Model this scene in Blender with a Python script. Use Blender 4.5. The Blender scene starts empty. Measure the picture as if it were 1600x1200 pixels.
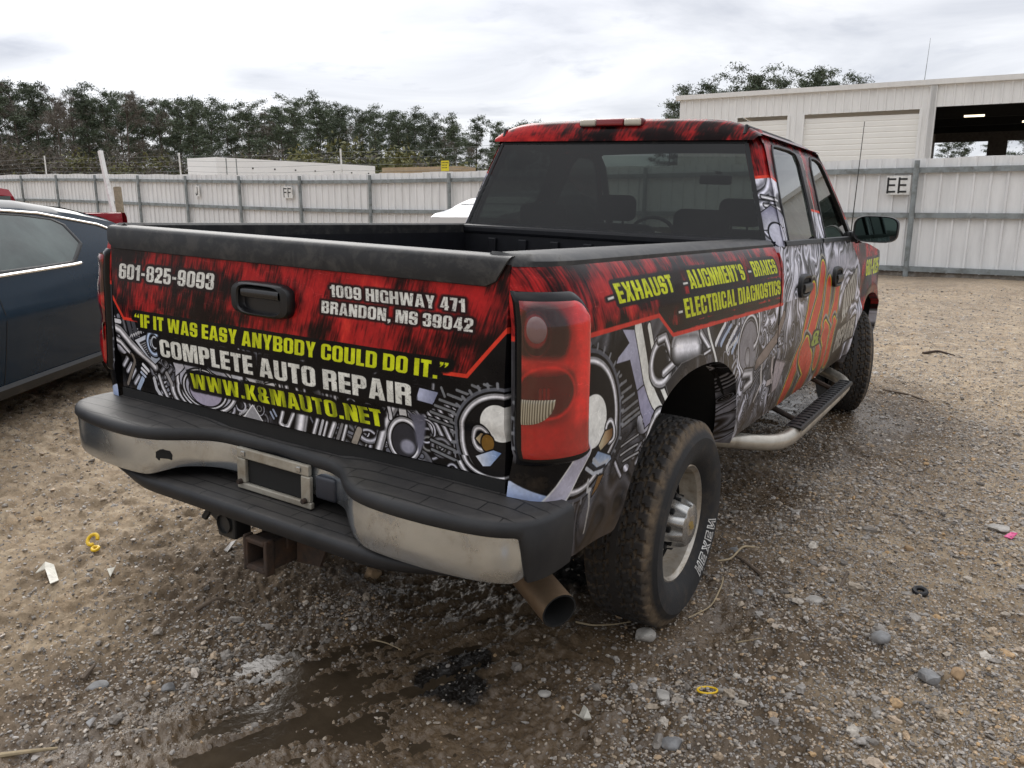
import bpy, bmesh, math, random
import numpy as np
from mathutils import Matrix, Vector
S = bpy.context.scene
COL = S.collection
RAD = math.radians
# ------------------------------------------------------------------ camera
CAM = np.array([1.9213, -1.7250, 1.5195]); YAW, PITCH, FPX = .54945, -.22011, 1257.33
cd = bpy.data.cameras.new('camera'); cam = bpy.data.objects.new('camera', cd); COL.objects.link(cam)
cam.location = CAM; cam.rotation_euler = (math.pi/2 + PITCH, 0, YAW)
cd.sensor_width = 36; cd.lens = FPX/1600*36; cd.clip_end = 2000; cd.clip_start = .05
S.camera = cam
# ------------------------------------------------------------------ light
SUN_EL, SUN_AZ = RAD(37), RAD(-50)          # azimuth clockwise from +y
w = bpy.data.worlds.new('World'); S.world = w; w.use_nodes = True
nt = w.node_tree; N = nt.nodes; L = nt.links; N.clear()
out = N.new('ShaderNodeOutputWorld'); bg = N.new('ShaderNodeBackground'); bg.inputs[1].default_value = .1
sky = N.new('ShaderNodeTexSky'); sky.sky_type = 'NISHITA'; sky.sun_disc = False
sky.sun_elevation = SUN_EL; sky.sun_rotation = SUN_AZ
tc = N.new('ShaderNodeTexCoord'); sep = N.new('ShaderNodeSeparateXYZ'); L.new(tc.outputs['Generated'], sep.inputs[0])
def wmath(op, a, b=None, c=None):
    m = N.new('ShaderNodeMath'); m.operation = op
    for i, v in enumerate((a, b, c)):
        if v is None: continue
        if isinstance(v, (int, float)): m.inputs[i].default_value = v
        else: L.new(v, m.inputs[i])
    return m.outputs[0]
zz = wmath('ADD', wmath('MAXIMUM', sep.outputs[2], 0.0), .12)
cmb = N.new('ShaderNodeCombineXYZ'); L.new(wmath('DIVIDE', sep.outputs[0], zz), cmb.inputs[0]); L.new(wmath('DIVIDE', sep.outputs[1], zz), cmb.inputs[1])
n1 = N.new('ShaderNodeTexNoise'); n1.inputs['Scale'].default_value = .75; n1.inputs['Detail'].default_value = 7; n1.inputs['Roughness'].default_value = .55; n1.inputs['Distortion'].default_value = .6
L.new(cmb.outputs[0], n1.inputs['Vector'])
n2 = N.new('ShaderNodeTexNoise'); n2.inputs['Scale'].default_value = 2.6; n2.inputs['Detail'].default_value = 6; n2.inputs['Roughness'].default_value = .6
L.new(cmb.outputs[0], n2.inputs['Vector'])
r1 = N.new('ShaderNodeValToRGB'); r1.color_ramp.elements[0].position = .34; r1.color_ramp.elements[0].color = (5.2, 5.35, 5.8, 1)
r1.color_ramp.elements[1].position = .62; r1.color_ramp.elements[1].color = (8.6, 8.6, 8.7, 1)
L.new(n1.outputs[0], r1.inputs[0])
r2 = N.new('ShaderNodeValToRGB'); r2.color_ramp.elements[0].position = .58; r2.color_ramp.elements[0].color = (1, 1, 1, 1)
r2.color_ramp.elements[1].position = .74; r2.color_ramp.elements[1].color = (.83, .84, .87, 1)
L.new(n2.outputs[0], r2.inputs[0])
mx = N.new('ShaderNodeMix'); mx.data_type = 'RGBA'; mx.blend_type = 'MULTIPLY'; mx.inputs[0].default_value = 1
L.new(r1.outputs[0], mx.inputs[6]); L.new(r2.outputs[0], mx.inputs[7])
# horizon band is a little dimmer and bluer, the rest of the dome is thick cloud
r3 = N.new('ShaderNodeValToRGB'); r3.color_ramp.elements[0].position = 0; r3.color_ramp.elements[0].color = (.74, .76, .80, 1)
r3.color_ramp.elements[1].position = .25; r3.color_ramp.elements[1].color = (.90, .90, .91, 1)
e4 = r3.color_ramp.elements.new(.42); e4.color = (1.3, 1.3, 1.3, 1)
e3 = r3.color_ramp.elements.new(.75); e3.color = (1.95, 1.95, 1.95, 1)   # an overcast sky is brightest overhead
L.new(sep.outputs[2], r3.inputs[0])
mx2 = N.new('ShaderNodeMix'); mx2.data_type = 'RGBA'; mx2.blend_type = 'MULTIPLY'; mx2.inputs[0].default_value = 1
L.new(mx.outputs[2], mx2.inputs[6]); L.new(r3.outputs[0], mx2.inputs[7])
mx3 = N.new('ShaderNodeMix'); mx3.data_type = 'RGBA'; mx3.inputs[0].default_value = .93
L.new(sky.outputs[0], mx3.inputs[6]); L.new(mx2.outputs[2], mx3.inputs[7])
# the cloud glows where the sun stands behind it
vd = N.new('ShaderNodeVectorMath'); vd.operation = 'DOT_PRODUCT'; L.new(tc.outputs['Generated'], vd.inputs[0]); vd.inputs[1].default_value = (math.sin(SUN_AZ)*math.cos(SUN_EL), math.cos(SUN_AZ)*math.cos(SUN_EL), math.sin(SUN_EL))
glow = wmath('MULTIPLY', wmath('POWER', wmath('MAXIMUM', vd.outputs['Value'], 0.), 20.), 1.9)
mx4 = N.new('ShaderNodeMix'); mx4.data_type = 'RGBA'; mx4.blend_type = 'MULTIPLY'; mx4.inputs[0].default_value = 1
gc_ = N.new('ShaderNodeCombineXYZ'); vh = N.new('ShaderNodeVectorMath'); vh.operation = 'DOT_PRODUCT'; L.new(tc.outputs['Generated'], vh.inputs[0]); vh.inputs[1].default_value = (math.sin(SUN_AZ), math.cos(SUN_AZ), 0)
g1 = wmath('ADD', glow, wmath('MULTIPLY_ADD', wmath('MINIMUM', vh.outputs['Value'], .55), .24, .868))   # unseen sky away from the sun, dimmed to deepen contrast
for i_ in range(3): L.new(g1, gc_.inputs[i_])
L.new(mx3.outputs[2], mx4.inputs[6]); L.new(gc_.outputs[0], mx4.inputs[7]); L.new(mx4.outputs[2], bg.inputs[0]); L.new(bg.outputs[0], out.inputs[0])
sd = bpy.data.lights.new('sun', 'SUN'); sd.energy = 1.15; sd.angle = RAD(48); sd.color = (1, .94, .85)
sun = bpy.data.objects.new('sun', sd); COL.objects.link(sun)
sv = Vector((math.sin(SUN_AZ)*math.cos(SUN_EL), math.cos(SUN_AZ)*math.cos(SUN_EL), math.sin(SUN_EL)))
sun.rotation_euler = sv.to_track_quat('Z', 'Y').to_euler()
S.view_settings.view_transform = 'Standard'; S.view_settings.look = 'None'; S.view_settings.gamma = 1
S.view_settings.use_curve_mapping = False; S.view_settings.exposure = .54
S.cycles.max_bounces = 8; S.cycles.transparent_max_bounces = 12
# ------------------------------------------------------------------ measuring helpers
def basis(roll):
    cy, sy, cp, sp = math.cos(YAW), math.sin(YAW), math.cos(PITCH), math.sin(PITCH)
    f = np.array([-sy*cp, cy*cp, sp]); r = np.array([cy, sy, 0.]); u = np.cross(r, f)
    c, s = math.cos(roll), math.sin(roll)
    return r*c + u*s, u*c - r*s, f
ROLL = .039573
RW, UW, FW = basis(0.); RT, UT, FT = basis(ROLL)
def at(px, py, d):                       # world point seen at photo position (px, py), d metres deep
    return CAM + d*(FW + (px-800)/FPX*RW - (py-600)/FPX*UW)
def gnd(px, py, z=0.):                   # world point on the level z
    D = FW + (px-800)/FPX*RW - (py-600)/FPX*UW
    return CAM + (z-CAM[2])/D[2]*D
def tk(px, py, ax, v):                   # truck-frame point on the plane ax = v
    D = FT + (px-800)/FPX*RT - (py-600)/FPX*UT
    return CAM + (v-CAM[ax])/D[ax]*D
ROT = np.array([RW, UW, FW]).T @ np.array([RT, UT, FT])
TRUCK_M = Matrix.Translation(Vector(CAM)) @ Matrix(ROT.tolist()).to_4x4() @ Matrix.Translation(Vector(-CAM))
# ------------------------------------------------------------------ noise
rs = np.random.RandomState(7); random.seed(7)
_T = rs.rand(256, 256)
def vnoise(x, y):
    xi = np.floor(x).astype(np.int64); yi = np.floor(y).astype(np.int64); fx = x-xi; fy = y-yi
    fx = fx*fx*(3-2*fx); fy = fy*fy*(3-2*fy)
    a = _T[xi & 255, yi & 255]; b = _T[(xi+1) & 255, yi & 255]; c = _T[xi & 255, (yi+1) & 255]; d = _T[(xi+1) & 255, (yi+1) & 255]
    return (a*(1-fx)+b*fx)*(1-fy) + (c*(1-fx)+d*fx)*fy
def fbm(x, y, o=4, g=.5):
    s = 0; a = 1; t = 0
    for i in range(o):
        s = s + a*vnoise(x*2**i + 17.3*i, y*2**i + 31.7*i); t += a; a *= g
    return s/t
def sstep(a, b, x):
    t = np.clip((x-a)/(b-a), 0, 1); return t*t*(3-2*t)
# ------------------------------------------------------------------ mesh helpers
class MB:
    def __init__(s): s.v = []; s.f = []; s.uv = []; s.n = 0
    def add(s, v, f, uv=None):
        v = [tuple(map(float, q)) for q in v]
        s.f += [tuple(i+s.n for i in q) for q in f]; s.v += v; s.n += len(v)
        s.uv += [tuple(q) for q in uv] if uv is not None else [(0., 0.)]*len(v)
        return s
    def grid(s, P, uv=None, cu=False, cv=False, flip=False):
        P = np.asarray(P, float); n, m = P.shape[:2]; f = []
        for i in range(n if cu else n-1):
            for j in range(m if cv else m-1):
                a, b, c, d = i*m+j, ((i+1) % n)*m+j, ((i+1) % n)*m+(j+1) % m, i*m+(j+1) % m
                f.append((a, d, c, b) if flip else (a, b, c, d))
        return s.add(P.reshape(-1, 3), f, None if uv is None else np.asarray(uv).reshape(-1, 2))
    def box(s, c, d, r=0., seg=2, rot=None):
        bm = bmesh.new(); bmesh.ops.create_cube(bm, size=1)
        for q in bm.verts: q.co = Vector((q.co.x*d[0], q.co.y*d[1], q.co.z*d[2]))
        if r: bmesh.ops.bevel(bm, geom=bm.edges[:], offset=min(r, .49*min(d)), segments=seg, affect='EDGES', profile=.5)
        R_ = rot if rot is not None else Matrix.Identity(3)
        bm.verts.index_update()
        s.add([R_ @ q.co + Vector(c) for q in bm.verts], [[q.index for q in f.verts] for f in bm.faces]); bm.free(); return s
    def tube(s, pts, r, n=10, cap=True):
        pts = [Vector(q) for q in pts]; rr = r if hasattr(r, '__len__') else [r]*len(pts)
        t0 = (pts[1]-pts[0]).normalized(); u = t0.orthogonal().normalized(); P = []
        for i, q in enumerate(pts):
            t = ((pts[min(i+1, len(pts)-1)]-pts[max(i-1, 0)])).normalized()
            u = (u - t*u.dot(t)).normalized(); vv = t.cross(u)
            P.append([q + (u*math.cos(a)+vv*math.sin(a))*rr[i] for a in np.linspace(0, 2*math.pi, n, endpoint=False)])
        b = s.n; s.grid(P, cv=True)
        if cap: s.f += [tuple(b+j for j in range(n)), tuple(b+(len(pts)-1)*n+j for j in reversed(range(n)))]
        return s
    def lathe(s, prof, n=48, c=(0, 0, 0), ax='x', flip=False):
        P = []
        for r, h in prof:
            row = []
            for a in np.linspace(0, 2*math.pi, n, endpoint=False):
                q = {'x': (h, r*math.cos(a), r*math.sin(a)), 'y': (r*math.cos(a), h, r*math.sin(a)), 'z': (r*math.cos(a), r*math.sin(a), h)}[ax]
                row.append((q[0]+c[0], q[1]+c[1], q[2]+c[2]))
            P.append(row)
        return s.grid(P, cv=True, flip=flip)
    def poly(s, pts): return s.add(pts, [tuple(range(len(pts)))])
    def prism(s, pts2, fn, a, b):         # outline pts2, fn(p, h) gives the 3-D point
        n = len(pts2); v = [fn(p, a) for p in pts2] + [fn(p, b) for p in pts2]
        return s.add(v, [tuple(range(n)), tuple(reversed(range(n, 2*n)))] + [(i, i+n, (i+1) % n+n, (i+1) % n) for i in range(n)])
    def build(s, name, mat, parent=None, smooth=False, ang=None, fix=True):
        me = bpy.data.meshes.new(name); me.from_pydata(s.v, [], s.f)
        if any(u != (0., 0.) for u in s.uv):
            l = me.uv_layers.new(name='UVMap'); ix = np.empty(len(me.loops), np.int32); me.loops.foreach_get('vertex_index', ix)
            l.data.foreach_set('uv', np.array(s.uv, np.float32)[ix].ravel())
        me.materials.append(mat)
        if fix:
            bm = bmesh.new(); bm.from_mesh(me); bmesh.ops.recalc_face_normals(bm, faces=bm.faces[:]); bm.to_mesh(me); bm.free()
        if smooth:
            me.shade_smooth()
            me.set_sharp_from_angle(angle=RAD(ang or 35))
        o = bpy.data.objects.new(name, me); COL.objects.link(o)
        if parent is not None: o.parent = parent
        return o
def tag(o, label=None, cat=None, group=None, kind=None):
    for k, v in (('label', label), ('category', cat), ('group', group), ('kind', kind)):
        if v: o[k] = v
    return o
def empty(name, loc=(0, 0, 0), rz=0., label=None, cat=None, group=None):
    o = bpy.data.objects.new(name, None); COL.objects.link(o); o.location = loc; o.rotation_euler = (0, 0, rz); o.empty_display_size = .2
    return tag(o, label, cat, group)
def copy_tree(o, parent=None):
    c = o.copy(); COL.objects.link(c)
    if parent is not None: c.parent = parent
    for ch in [q for q in o.children]: copy_tree(ch, c)
    return c
# ------------------------------------------------------------------ materials
def lin(r, g, b):
    return tuple((c/255/12.92 if c/255 <= .04045 else ((c/255+.055)/1.055)**2.4) for c in (r, g, b)) + (1,)
def newmat(name):
    m = bpy.data.materials.new(name); m.use_nodes = True; t = m.node_tree
    return m, t, t.nodes['Principled BSDF']
def nmix(t, fac, a, b, mode='MIX'):
    m = t.nodes.new('ShaderNodeMix'); m.data_type = 'RGBA'; m.blend_type = mode
    for i, v in ((0, fac), (6, a), (7, b)):
        if isinstance(v, (int, float)): m.inputs[i].default_value = v
        elif isinstance(v, tuple): m.inputs[i].default_value = v
        else: t.links.new(v, m.inputs[i])
    return m.outputs[2]
def nnoise(t, scale, detail=4, rough=.55, vec=None, dist=0.):
    n = t.nodes.new('ShaderNodeTexNoise'); n.inputs['Scale'].default_value = scale; n.inputs['Detail'].default_value = detail
    n.inputs['Roughness'].default_value = rough; n.inputs['Distortion'].default_value = dist
    if vec is not None: t.links.new(vec, n.inputs['Vector'])
    return n.outputs[0]
def nramp(t, fac, stops):
    r = t.nodes.new('ShaderNodeValToRGB'); e = r.color_ramp.elements
    while len(e) < len(stops): e.new(.5)
    for q, (p, c) in zip(e, stops): q.position = p; q.color = c if isinstance(c, tuple) else (c, c, c, 1)
    t.links.new(fac, r.inputs[0]); return r.outputs[0]
def nmath(t, op, a, b=None):
    m = t.nodes.new('ShaderNodeMath'); m.operation = op
    for i, v in enumerate((a, b)):
        if v is None: continue
        if isinstance(v, (int, float)): m.inputs[i].default_value = v
        else: t.links.new(v, m.inputs[i])
    return m.outputs[0]
def nbump(t, h, st, dist=.01, bsdf=None):
    b = t.nodes.new('ShaderNodeBump'); b.inputs['Strength'].default_value = st; b.inputs['Distance'].default_value = dist
    t.links.new(h, b.inputs['Height'])
    if bsdf: t.links.new(b.outputs[0], bsdf.inputs['Normal'])
    return b.outputs[0]
def ncoord(t, k='Object'):
    return t.nodes.new('ShaderNodeTexCoord').outputs[k]
def mat(name, c, rough=.5, metal=0., var=.12, scale=8., bump=0., dirt=None, dirt_amt=.35, dscale=5., bscale=60., bdist=.004, coat=0., spec=.5):
    m, t, b = newmat(name); v = ncoord(t); b.inputs['Specular IOR Level'].default_value = spec; n = nnoise(t, scale, 5, .6, v)
    c = c if len(c) == 4 else c+(1,)
    lo = tuple(q*(1-var) for q in c[:3])+(1,); hi = tuple(min(1, q*(1+var)) for q in c[:3])+(1,)
    col = nramp(t, n, [(.3, lo), (.7, hi)])
    if dirt:
        d = nnoise(t, dscale, 8, .7, v, .5); k = nramp(t, d, [(.62-dirt_amt*.5, 0.), (.8-dirt_amt*.25, 1.)])
        col = nmix(t, k, col, dirt)
        t.links.new(nmath(t, 'MAXIMUM', nmath(t, 'MULTIPLY', k, .85), rough), b.inputs['Roughness'])
    else: b.inputs['Roughness'].default_value = rough
    t.links.new(col, b.inputs['Base Color']); b.inputs['Metallic'].default_value = metal
    if coat: b.inputs['Coat Weight'].default_value = coat; b.inputs['Coat Roughness'].default_value = .08
    if bump: nbump(t, nnoise(t, bscale, 4, .6, v), bump, bdist, b)
    return m
def glass(name, tint, rough=.02, opac=.15, gl=(1, 1, 1, 1)):       # thin tinted pane: what is behind shows through the tint
    m, t, b = newmat(name); t.nodes.remove(b); o = t.nodes['Material Output']
    tr = t.nodes.new('ShaderNodeBsdfTransparent'); tr.inputs[0].default_value = tint
    gs = t.nodes.new('ShaderNodeBsdfGlossy'); gs.inputs['Roughness'].default_value = rough; gs.inputs[0].default_value = gl
    df = t.nodes.new('ShaderNodeBsdfDiffuse'); df.inputs[0].default_value = (.035, .037, .04, 1)
    g_ = t.nodes.new('ShaderNodeNewGeometry'); dt = t.nodes.new('ShaderNodeVectorMath'); dt.operation = 'DOT_PRODUCT'; t.links.new(g_.outputs['Normal'], dt.inputs[0]); t.links.new(g_.outputs['Incoming'], dt.inputs[1])
    fr = nmath(t, 'ADD', .032, nmath(t, 'MULTIPLY', .958, nmath(t, 'POWER', nmath(t, 'SUBTRACT', 1., nmath(t, 'ABSOLUTE', dt.outputs['Value'])), 5.)))
    m1 = t.nodes.new('ShaderNodeMixShader'); n = nnoise(t, 3., 5, .6, ncoord(t))
    t.links.new(nmath(t, 'MULTIPLY', n, 2*opac), m1.inputs[0]); t.links.new(tr.outputs[0], m1.inputs[1]); t.links.new(df.outputs[0], m1.inputs[2])
    m2 = t.nodes.new('ShaderNodeMixShader'); t.links.new(fr, m2.inputs[0]); t.links.new(m1.outputs[0], m2.inputs[1]); t.links.new(gs.outputs[0], m2.inputs[2])
    t.links.new(m2.outputs[0], o.inputs[0]); return m
MUD = (.12, .088, .062, 1)
M = {}
M['black_plastic'] = mat('black_plastic', (.010, .0105, .012), .45, var=.25, scale=14, bump=.15, bscale=400, bdist=.0006, dirt=(.06, .052, .043, 1), dirt_amt=.12, dscale=7, spec=.35)
M['rail_plastic'] = mat('rail_plastic', (.013, .0135, .015), .5, var=.25, scale=10, bump=.25, bscale=300, bdist=.0008, dirt=(.055, .052, .048, 1), dirt_amt=.3, dscale=16, spec=.35)
M['black_gloss'] = mat('black_gloss', (.012, .012, .014), .12, var=.2, coat=.5)
M['dark'] = mat('dark', (.007, .007, .007), .9, var=.3, bump=.3, bscale=30)
M['liner'] = mat('bed_liner', (.006, .0065, .009), .5, var=.3, spec=.3, scale=20, bump=.4, bscale=250, bdist=.001)
M['chrome_dull'] = mat('dull_chrome', (.50, .54, .58), .20, metal=.92, var=.08, scale=3, dirt=(.30, .27, .23, 1), dirt_amt=.20, dscale=9, bump=.05, bscale=18, bdist=.002)
M['bracket'] = mat('plate_bracket_metal', (.36, .34, .29), .5, metal=.4, var=.15, dirt=(.2, .16, .11, 1), dirt_amt=.3)
M['rust'] = mat('rusty_steel', (.026, .018, .014), .85, var=.5, scale=30, bump=.5, bscale=120, bdist=.002, dirt=(.065, .034, .018, 1), dirt_amt=.4, dscale=14)
M['pipe'] = mat('exhaust_pipe_metal', (.26, .185, .12), .42, metal=.55, var=.2, scale=8, dirt=(.2, .12, .065, 1), dirt_amt=.45, dscale=6)
M['soot_and_shade'] = mat('soot_and_shade', (.006, .006, .006), .9)  # soot in the pipe; painted shade for holes, slots and gaps
M['alloy'] = mat('muddy_alloy', (.50, .47, .42), .32, metal=.65, var=.15, scale=12, dirt=(.28, .22, .15, 1), dirt_amt=.42, dscale=11)
M['cap_metal'] = mat('hub_cap_metal', (.42, .42, .41), .25, metal=.8, var=.1, dirt=(.22, .17, .12, 1), dirt_amt=.25)
M['gold'] = mat('gold_badge', (.5, .36, .12), .35, metal=.6)
M['white_letter'] = mat('white_rubber_letter', (.62, .62, .60), .7, var=.2, scale=60, dirt=(.15, .12, .1, 1), dirt_amt=.25, dscale=40)
M['steel_tube'] = mat('step_bar_steel', (.50, .47, .41), .32, metal=.6, var=.12, dirt=(.25, .2, .15, 1), dirt_amt=.35)
M['seat'] = mat('seat_cloth', (.03, .03, .034), .9, var=.2, scale=40)
M['tint_glass'] = glass('dark_tinted_glass', (.095, .112, .104, 1), .015, .08)
M['clear_glass'] = glass('clear_glass', (.75, .82, .78, 1), .01, .03)
M['mirror'] = mat('mirror_glass', (.06, .085, .075), .03, metal=1., var=.02)
M['galv'] = mat('galvanised_steel', (.25, .275, .28), .55, metal=.3, var=.2, scale=4, dirt=(.12, .12, .11, 1), dirt_amt=.3)
M['black_paint'] = mat('black_sign_paint', (.012, .012, .012), .6)
M['white_paint'] = mat('white_paint', (.72, .72, .70), .5, var=.06, dirt=(.45, .43, .4, 1), dirt_amt=.3)
# ------------------------------------------------------------------ heavy block lettering as distance fields
def sbox(x, y, x0, y0, x1, y1, r=.0):
    qx = abs(x-(x0+x1)/2)-(x1-x0)/2+r; qy = abs(y-(y0+y1)/2)-(y1-y0)/2+r
    return np.hypot(np.maximum(qx, 0), np.maximum(qy, 0)) + np.minimum(np.maximum(qx, qy), 0) - r
def spoly(x, y, P):
    d = np.full(x.shape, 1e9); sg = np.ones(x.shape); n = len(P)
    for i in range(n):
        (ax, ay), (bx, by) = P[i], P[i-1]
        ex, ey, wx, wy = bx-ax, by-ay, x-ax, y-ay
        t = np.clip((wx*ex+wy*ey)/(ex*ex+ey*ey+1e-12), 0, 1)
        d = np.minimum(d, (wx-ex*t)**2+(wy-ey*t)**2)
        c1, c2, c3 = y >= ay, y < by, ex*wy > ey*wx
        sg = np.where((c1 & c2 & c3) | (~c1 & ~c2 & ~c3), -sg, sg)
    return sg*np.sqrt(d)
def B_(x0, y0, x1, y1, r=0.): return ('b', x0, y0, x1, y1, r)
def P_(*p): return ('p', [(p[i], p[i+1]) for i in range(0, len(p), 2)])
GL = {
 'A': (.62, [P_(0,0,.17,1,.45,1,.62,0,.40,0,.375,.17,.245,.17,.22,0)], [P_(.265,.34,.355,.34,.31,.78)]),
 'B': (.58, [B_(0,0,.4,1), B_(0,.5,.57,1,.17), B_(0,0,.58,.55,.18)], [B_(.23,.59,.36,.83,.05), B_(.23,.17,.36,.43,.05)]),
 'C': (.56, [B_(0,0,.56,1,.2)], [B_(.22,.16,.35,.84,.06), B_(.3,.41,.7,.61)]),
 'D': (.58, [B_(0,0,.4,1), B_(0,0,.58,1,.2)], [B_(.22,.17,.36,.83,.05)]),
 'E': (.46, [B_(0,0,.46,1)], [B_(.23,.60,.6,.81), B_(.23,.19,.6,.41)]),
 'F': (.44, [B_(0,0,.44,1)], [B_(.23,.60,.6,.81), B_(.23,-.1,.6,.41)]),
 'G': (.58, [B_(0,0,.58,1,.2), B_(.36,0,.58,.5)], [B_(.22,.16,.36,.84,.06), B_(.3,.52,.7,.63), B_(.22,.3,.29,.5)]),
 'H': (.60, [B_(0,0,.6,1)], [B_(.23,.61,.37,1.1), B_(.23,-.1,.37,.41)]),
 'I': (.24, [B_(0,0,.24,1)], []),
 'J': (.36, [B_(.12,.1,.36,1), B_(0,0,.36,.3,.12)], []),
 'K': (.62, [B_(0,0,.23,1), P_(.2,.5,.39,1,.61,1,.43,.54,.63,0,.40,0,.2,.55)], []),
 'L': (.42, [B_(0,0,.42,1)], [B_(.23,.19,.6,1.1)]),
 'M': (.80, [B_(0,0,.8,1)], [P_(.31,1.1,.40,.52,.49,1.1), P_(.2,-.1,.2,.70,.30,-.1), P_(.6,-.1,.6,.70,.5,-.1)]),
 'N': (.60, [B_(0,0,.6,1)], [P_(.21,-.1,.21,.48,.38,-.1), P_(.39,1.1,.39,.52,.22,1.1)]),
 'O': (.58, [B_(0,0,.58,1,.2)], [B_(.22,.16,.36,.84,.06)]),
 'P': (.56, [B_(0,0,.23,1), B_(0,.38,.56,1,.18)], [B_(.22,.56,.34,.83,.05)]),
 'R': (.58, [B_(0,0,.4,1), B_(0,.47,.57,1,.17), B_(.3,0,.57,.52,.08), B_(.4,0,.57,.2)], [B_(.23,.60,.35,.83,.05), B_(.23,-.1,.35,.44)]),
 'S': (.56, [B_(0,0,.56,1,.2)], [B_(.22,.62,.34,.85,.06), B_(.22,.15,.34,.37,.06), P_(.3,.66,.7,.66,.7,.56,.34,.62), P_(.27,.34,-.1,.34,-.1,.42,.22,.40)]),
 'T': (.50, [B_(0,.79,.5,1), B_(.135,0,.365,1)], []),
 'U': (.58, [B_(0,0,.58,1,.19), B_(0,.4,.58,1)], [B_(.22,.16,.36,1.2,.06)]),
 'V': (.62, [P_(0,1,.18,0,.44,0,.62,1,.39,1,.31,.3,.23,1)], []),
 'W': (.92, [P_(0,1,.10,0,.36,0,.46,.52,.56,0,.82,0,.92,1,.70,1,.665,.38,.56,1,.36,1,.255,.38,.22,1)], []),
 'X': (.60, [P_(0,1,.22,1,.30,.72,.38,1,.60,1,.45,.51,.60,0,.38,0,.30,.28,.22,0,0,0,.15,.51)], []),
 'Y': (.58, [P_(0,1,.23,1,.29,.64,.35,1,.58,1,.405,.38,.405,0,.175,0,.175,.38)], []),
 '0': (.56, [B_(0,0,.56,1,.2)], [B_(.22,.16,.34,.84,.06)]),
 '1': (.38, [B_(.14,0,.37,1), P_(0,.66,.14,.66,.25,1,.16,1,.12,.86,0,.82)], []),
 '2': (.54, [B_(0,.42,.54,1,.19), P_(0,0,.54,0,.54,.18,.27,.18,.54,.62,.32,.66,0,.2)], [B_(.22,.56,.33,.85,.06), P_(.25,.66,-.1,.66,-.1,.3,.06,.3)]),
 '3': (.55, [B_(0,.44,.54,1,.18), B_(0,0,.55,.56,.18)], [B_(.22,.60,.33,.85,.05), B_(.22,.15,.33,.42,.05), B_(-.1,.37,.2,.63), P_(.3,.44,.3,.58,.2,.5)]),
 '4': (.56, [P_(0,.18,.25,1,.50,1,.50,.36,.56,.36,.56,.18,.50,.18,.50,0,.28,0,.28,.18)], [P_(.19,.36,.29,.36,.29,.74)]),
 '5': (.54, [B_(0,0,.54,.66,.18), B_(.02,.45,.24,1), B_(.02,.81,.5,1)], [B_(.22,.15,.33,.50,.05), B_(-.1,.32,.21,.42)]),
 '6': (.56, [B_(0,0,.56,1,.2)], [B_(.22,.15,.34,.46,.05), B_(.22,.62,.34,.85,.05), B_(.3,.62,.7,.69)]),
 '7': (.46, [P_(0,1,.46,1,.46,.78,.33,0,.09,0,.23,.80,0,.80)], []),
 '8': (.57, [B_(.01,.44,.56,1,.18), B_(0,0,.57,.57,.19)], [B_(.22,.60,.35,.86,.05), B_(.22,.14,.35,.44,.05)]),
 '9': (.56, [B_(0,0,.56,1,.2)], [B_(.22,.54,.34,.85,.05), B_(.22,.15,.34,.38,.05), B_(-.1,.31,.22,.38)]),
 '&': (.62, [B_(.04,.45,.50,1,.2), B_(0,0,.5,.56,.2), P_(.12,.62,.34,.66,.62,0,.38,0), P_(.4,.3,.62,.42,.5,.46,.34,.16)], [B_(.22,.62,.33,.85,.05), B_(.2,.15,.28,.42,.04)]),
 '.': (.24, [B_(0.02,0,.23,.2)], []), ',': (.24, [P_(.02,.2,.23,.2,.23,0,.1,-.14,.02,-.14,.1,0,.02,0)], []),
 '-': (.34, [B_(.03,.34,.31,.52)], []), "'": (.2, [P_(.02,1,.19,1,.15,.66,.06,.66)], []),
 '<': (.42, [P_(0,.7,.04,.86,.16,1,.19,1,.14,.86,.19,.86,.19,.7), P_(.22,.7,.26,.86,.38,1,.41,1,.36,.86,.41,.86,.41,.7)], []),
 '>': (.42, [P_(.19,1,.15,.84,.03,.7,0,.7,.05,.84,0,.84,0,1), P_(.41,1,.37,.84,.25,.7,.22,.7,.27,.84,.22,.84,.22,1)], []),
 ' ': (.17, [], [])}
def gsdf(ch, x, y):
    d = np.full(x.shape, 9.); g = GL[ch]
    ev = lambda p: sbox(x, y, *p[1:]) if p[0] == 'b' else spoly(x, y, p[1])
    for p in g[1]: d = np.minimum(d, ev(p))
    for p in g[2]: d = np.maximum(d, -ev(p))
    return d
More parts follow.
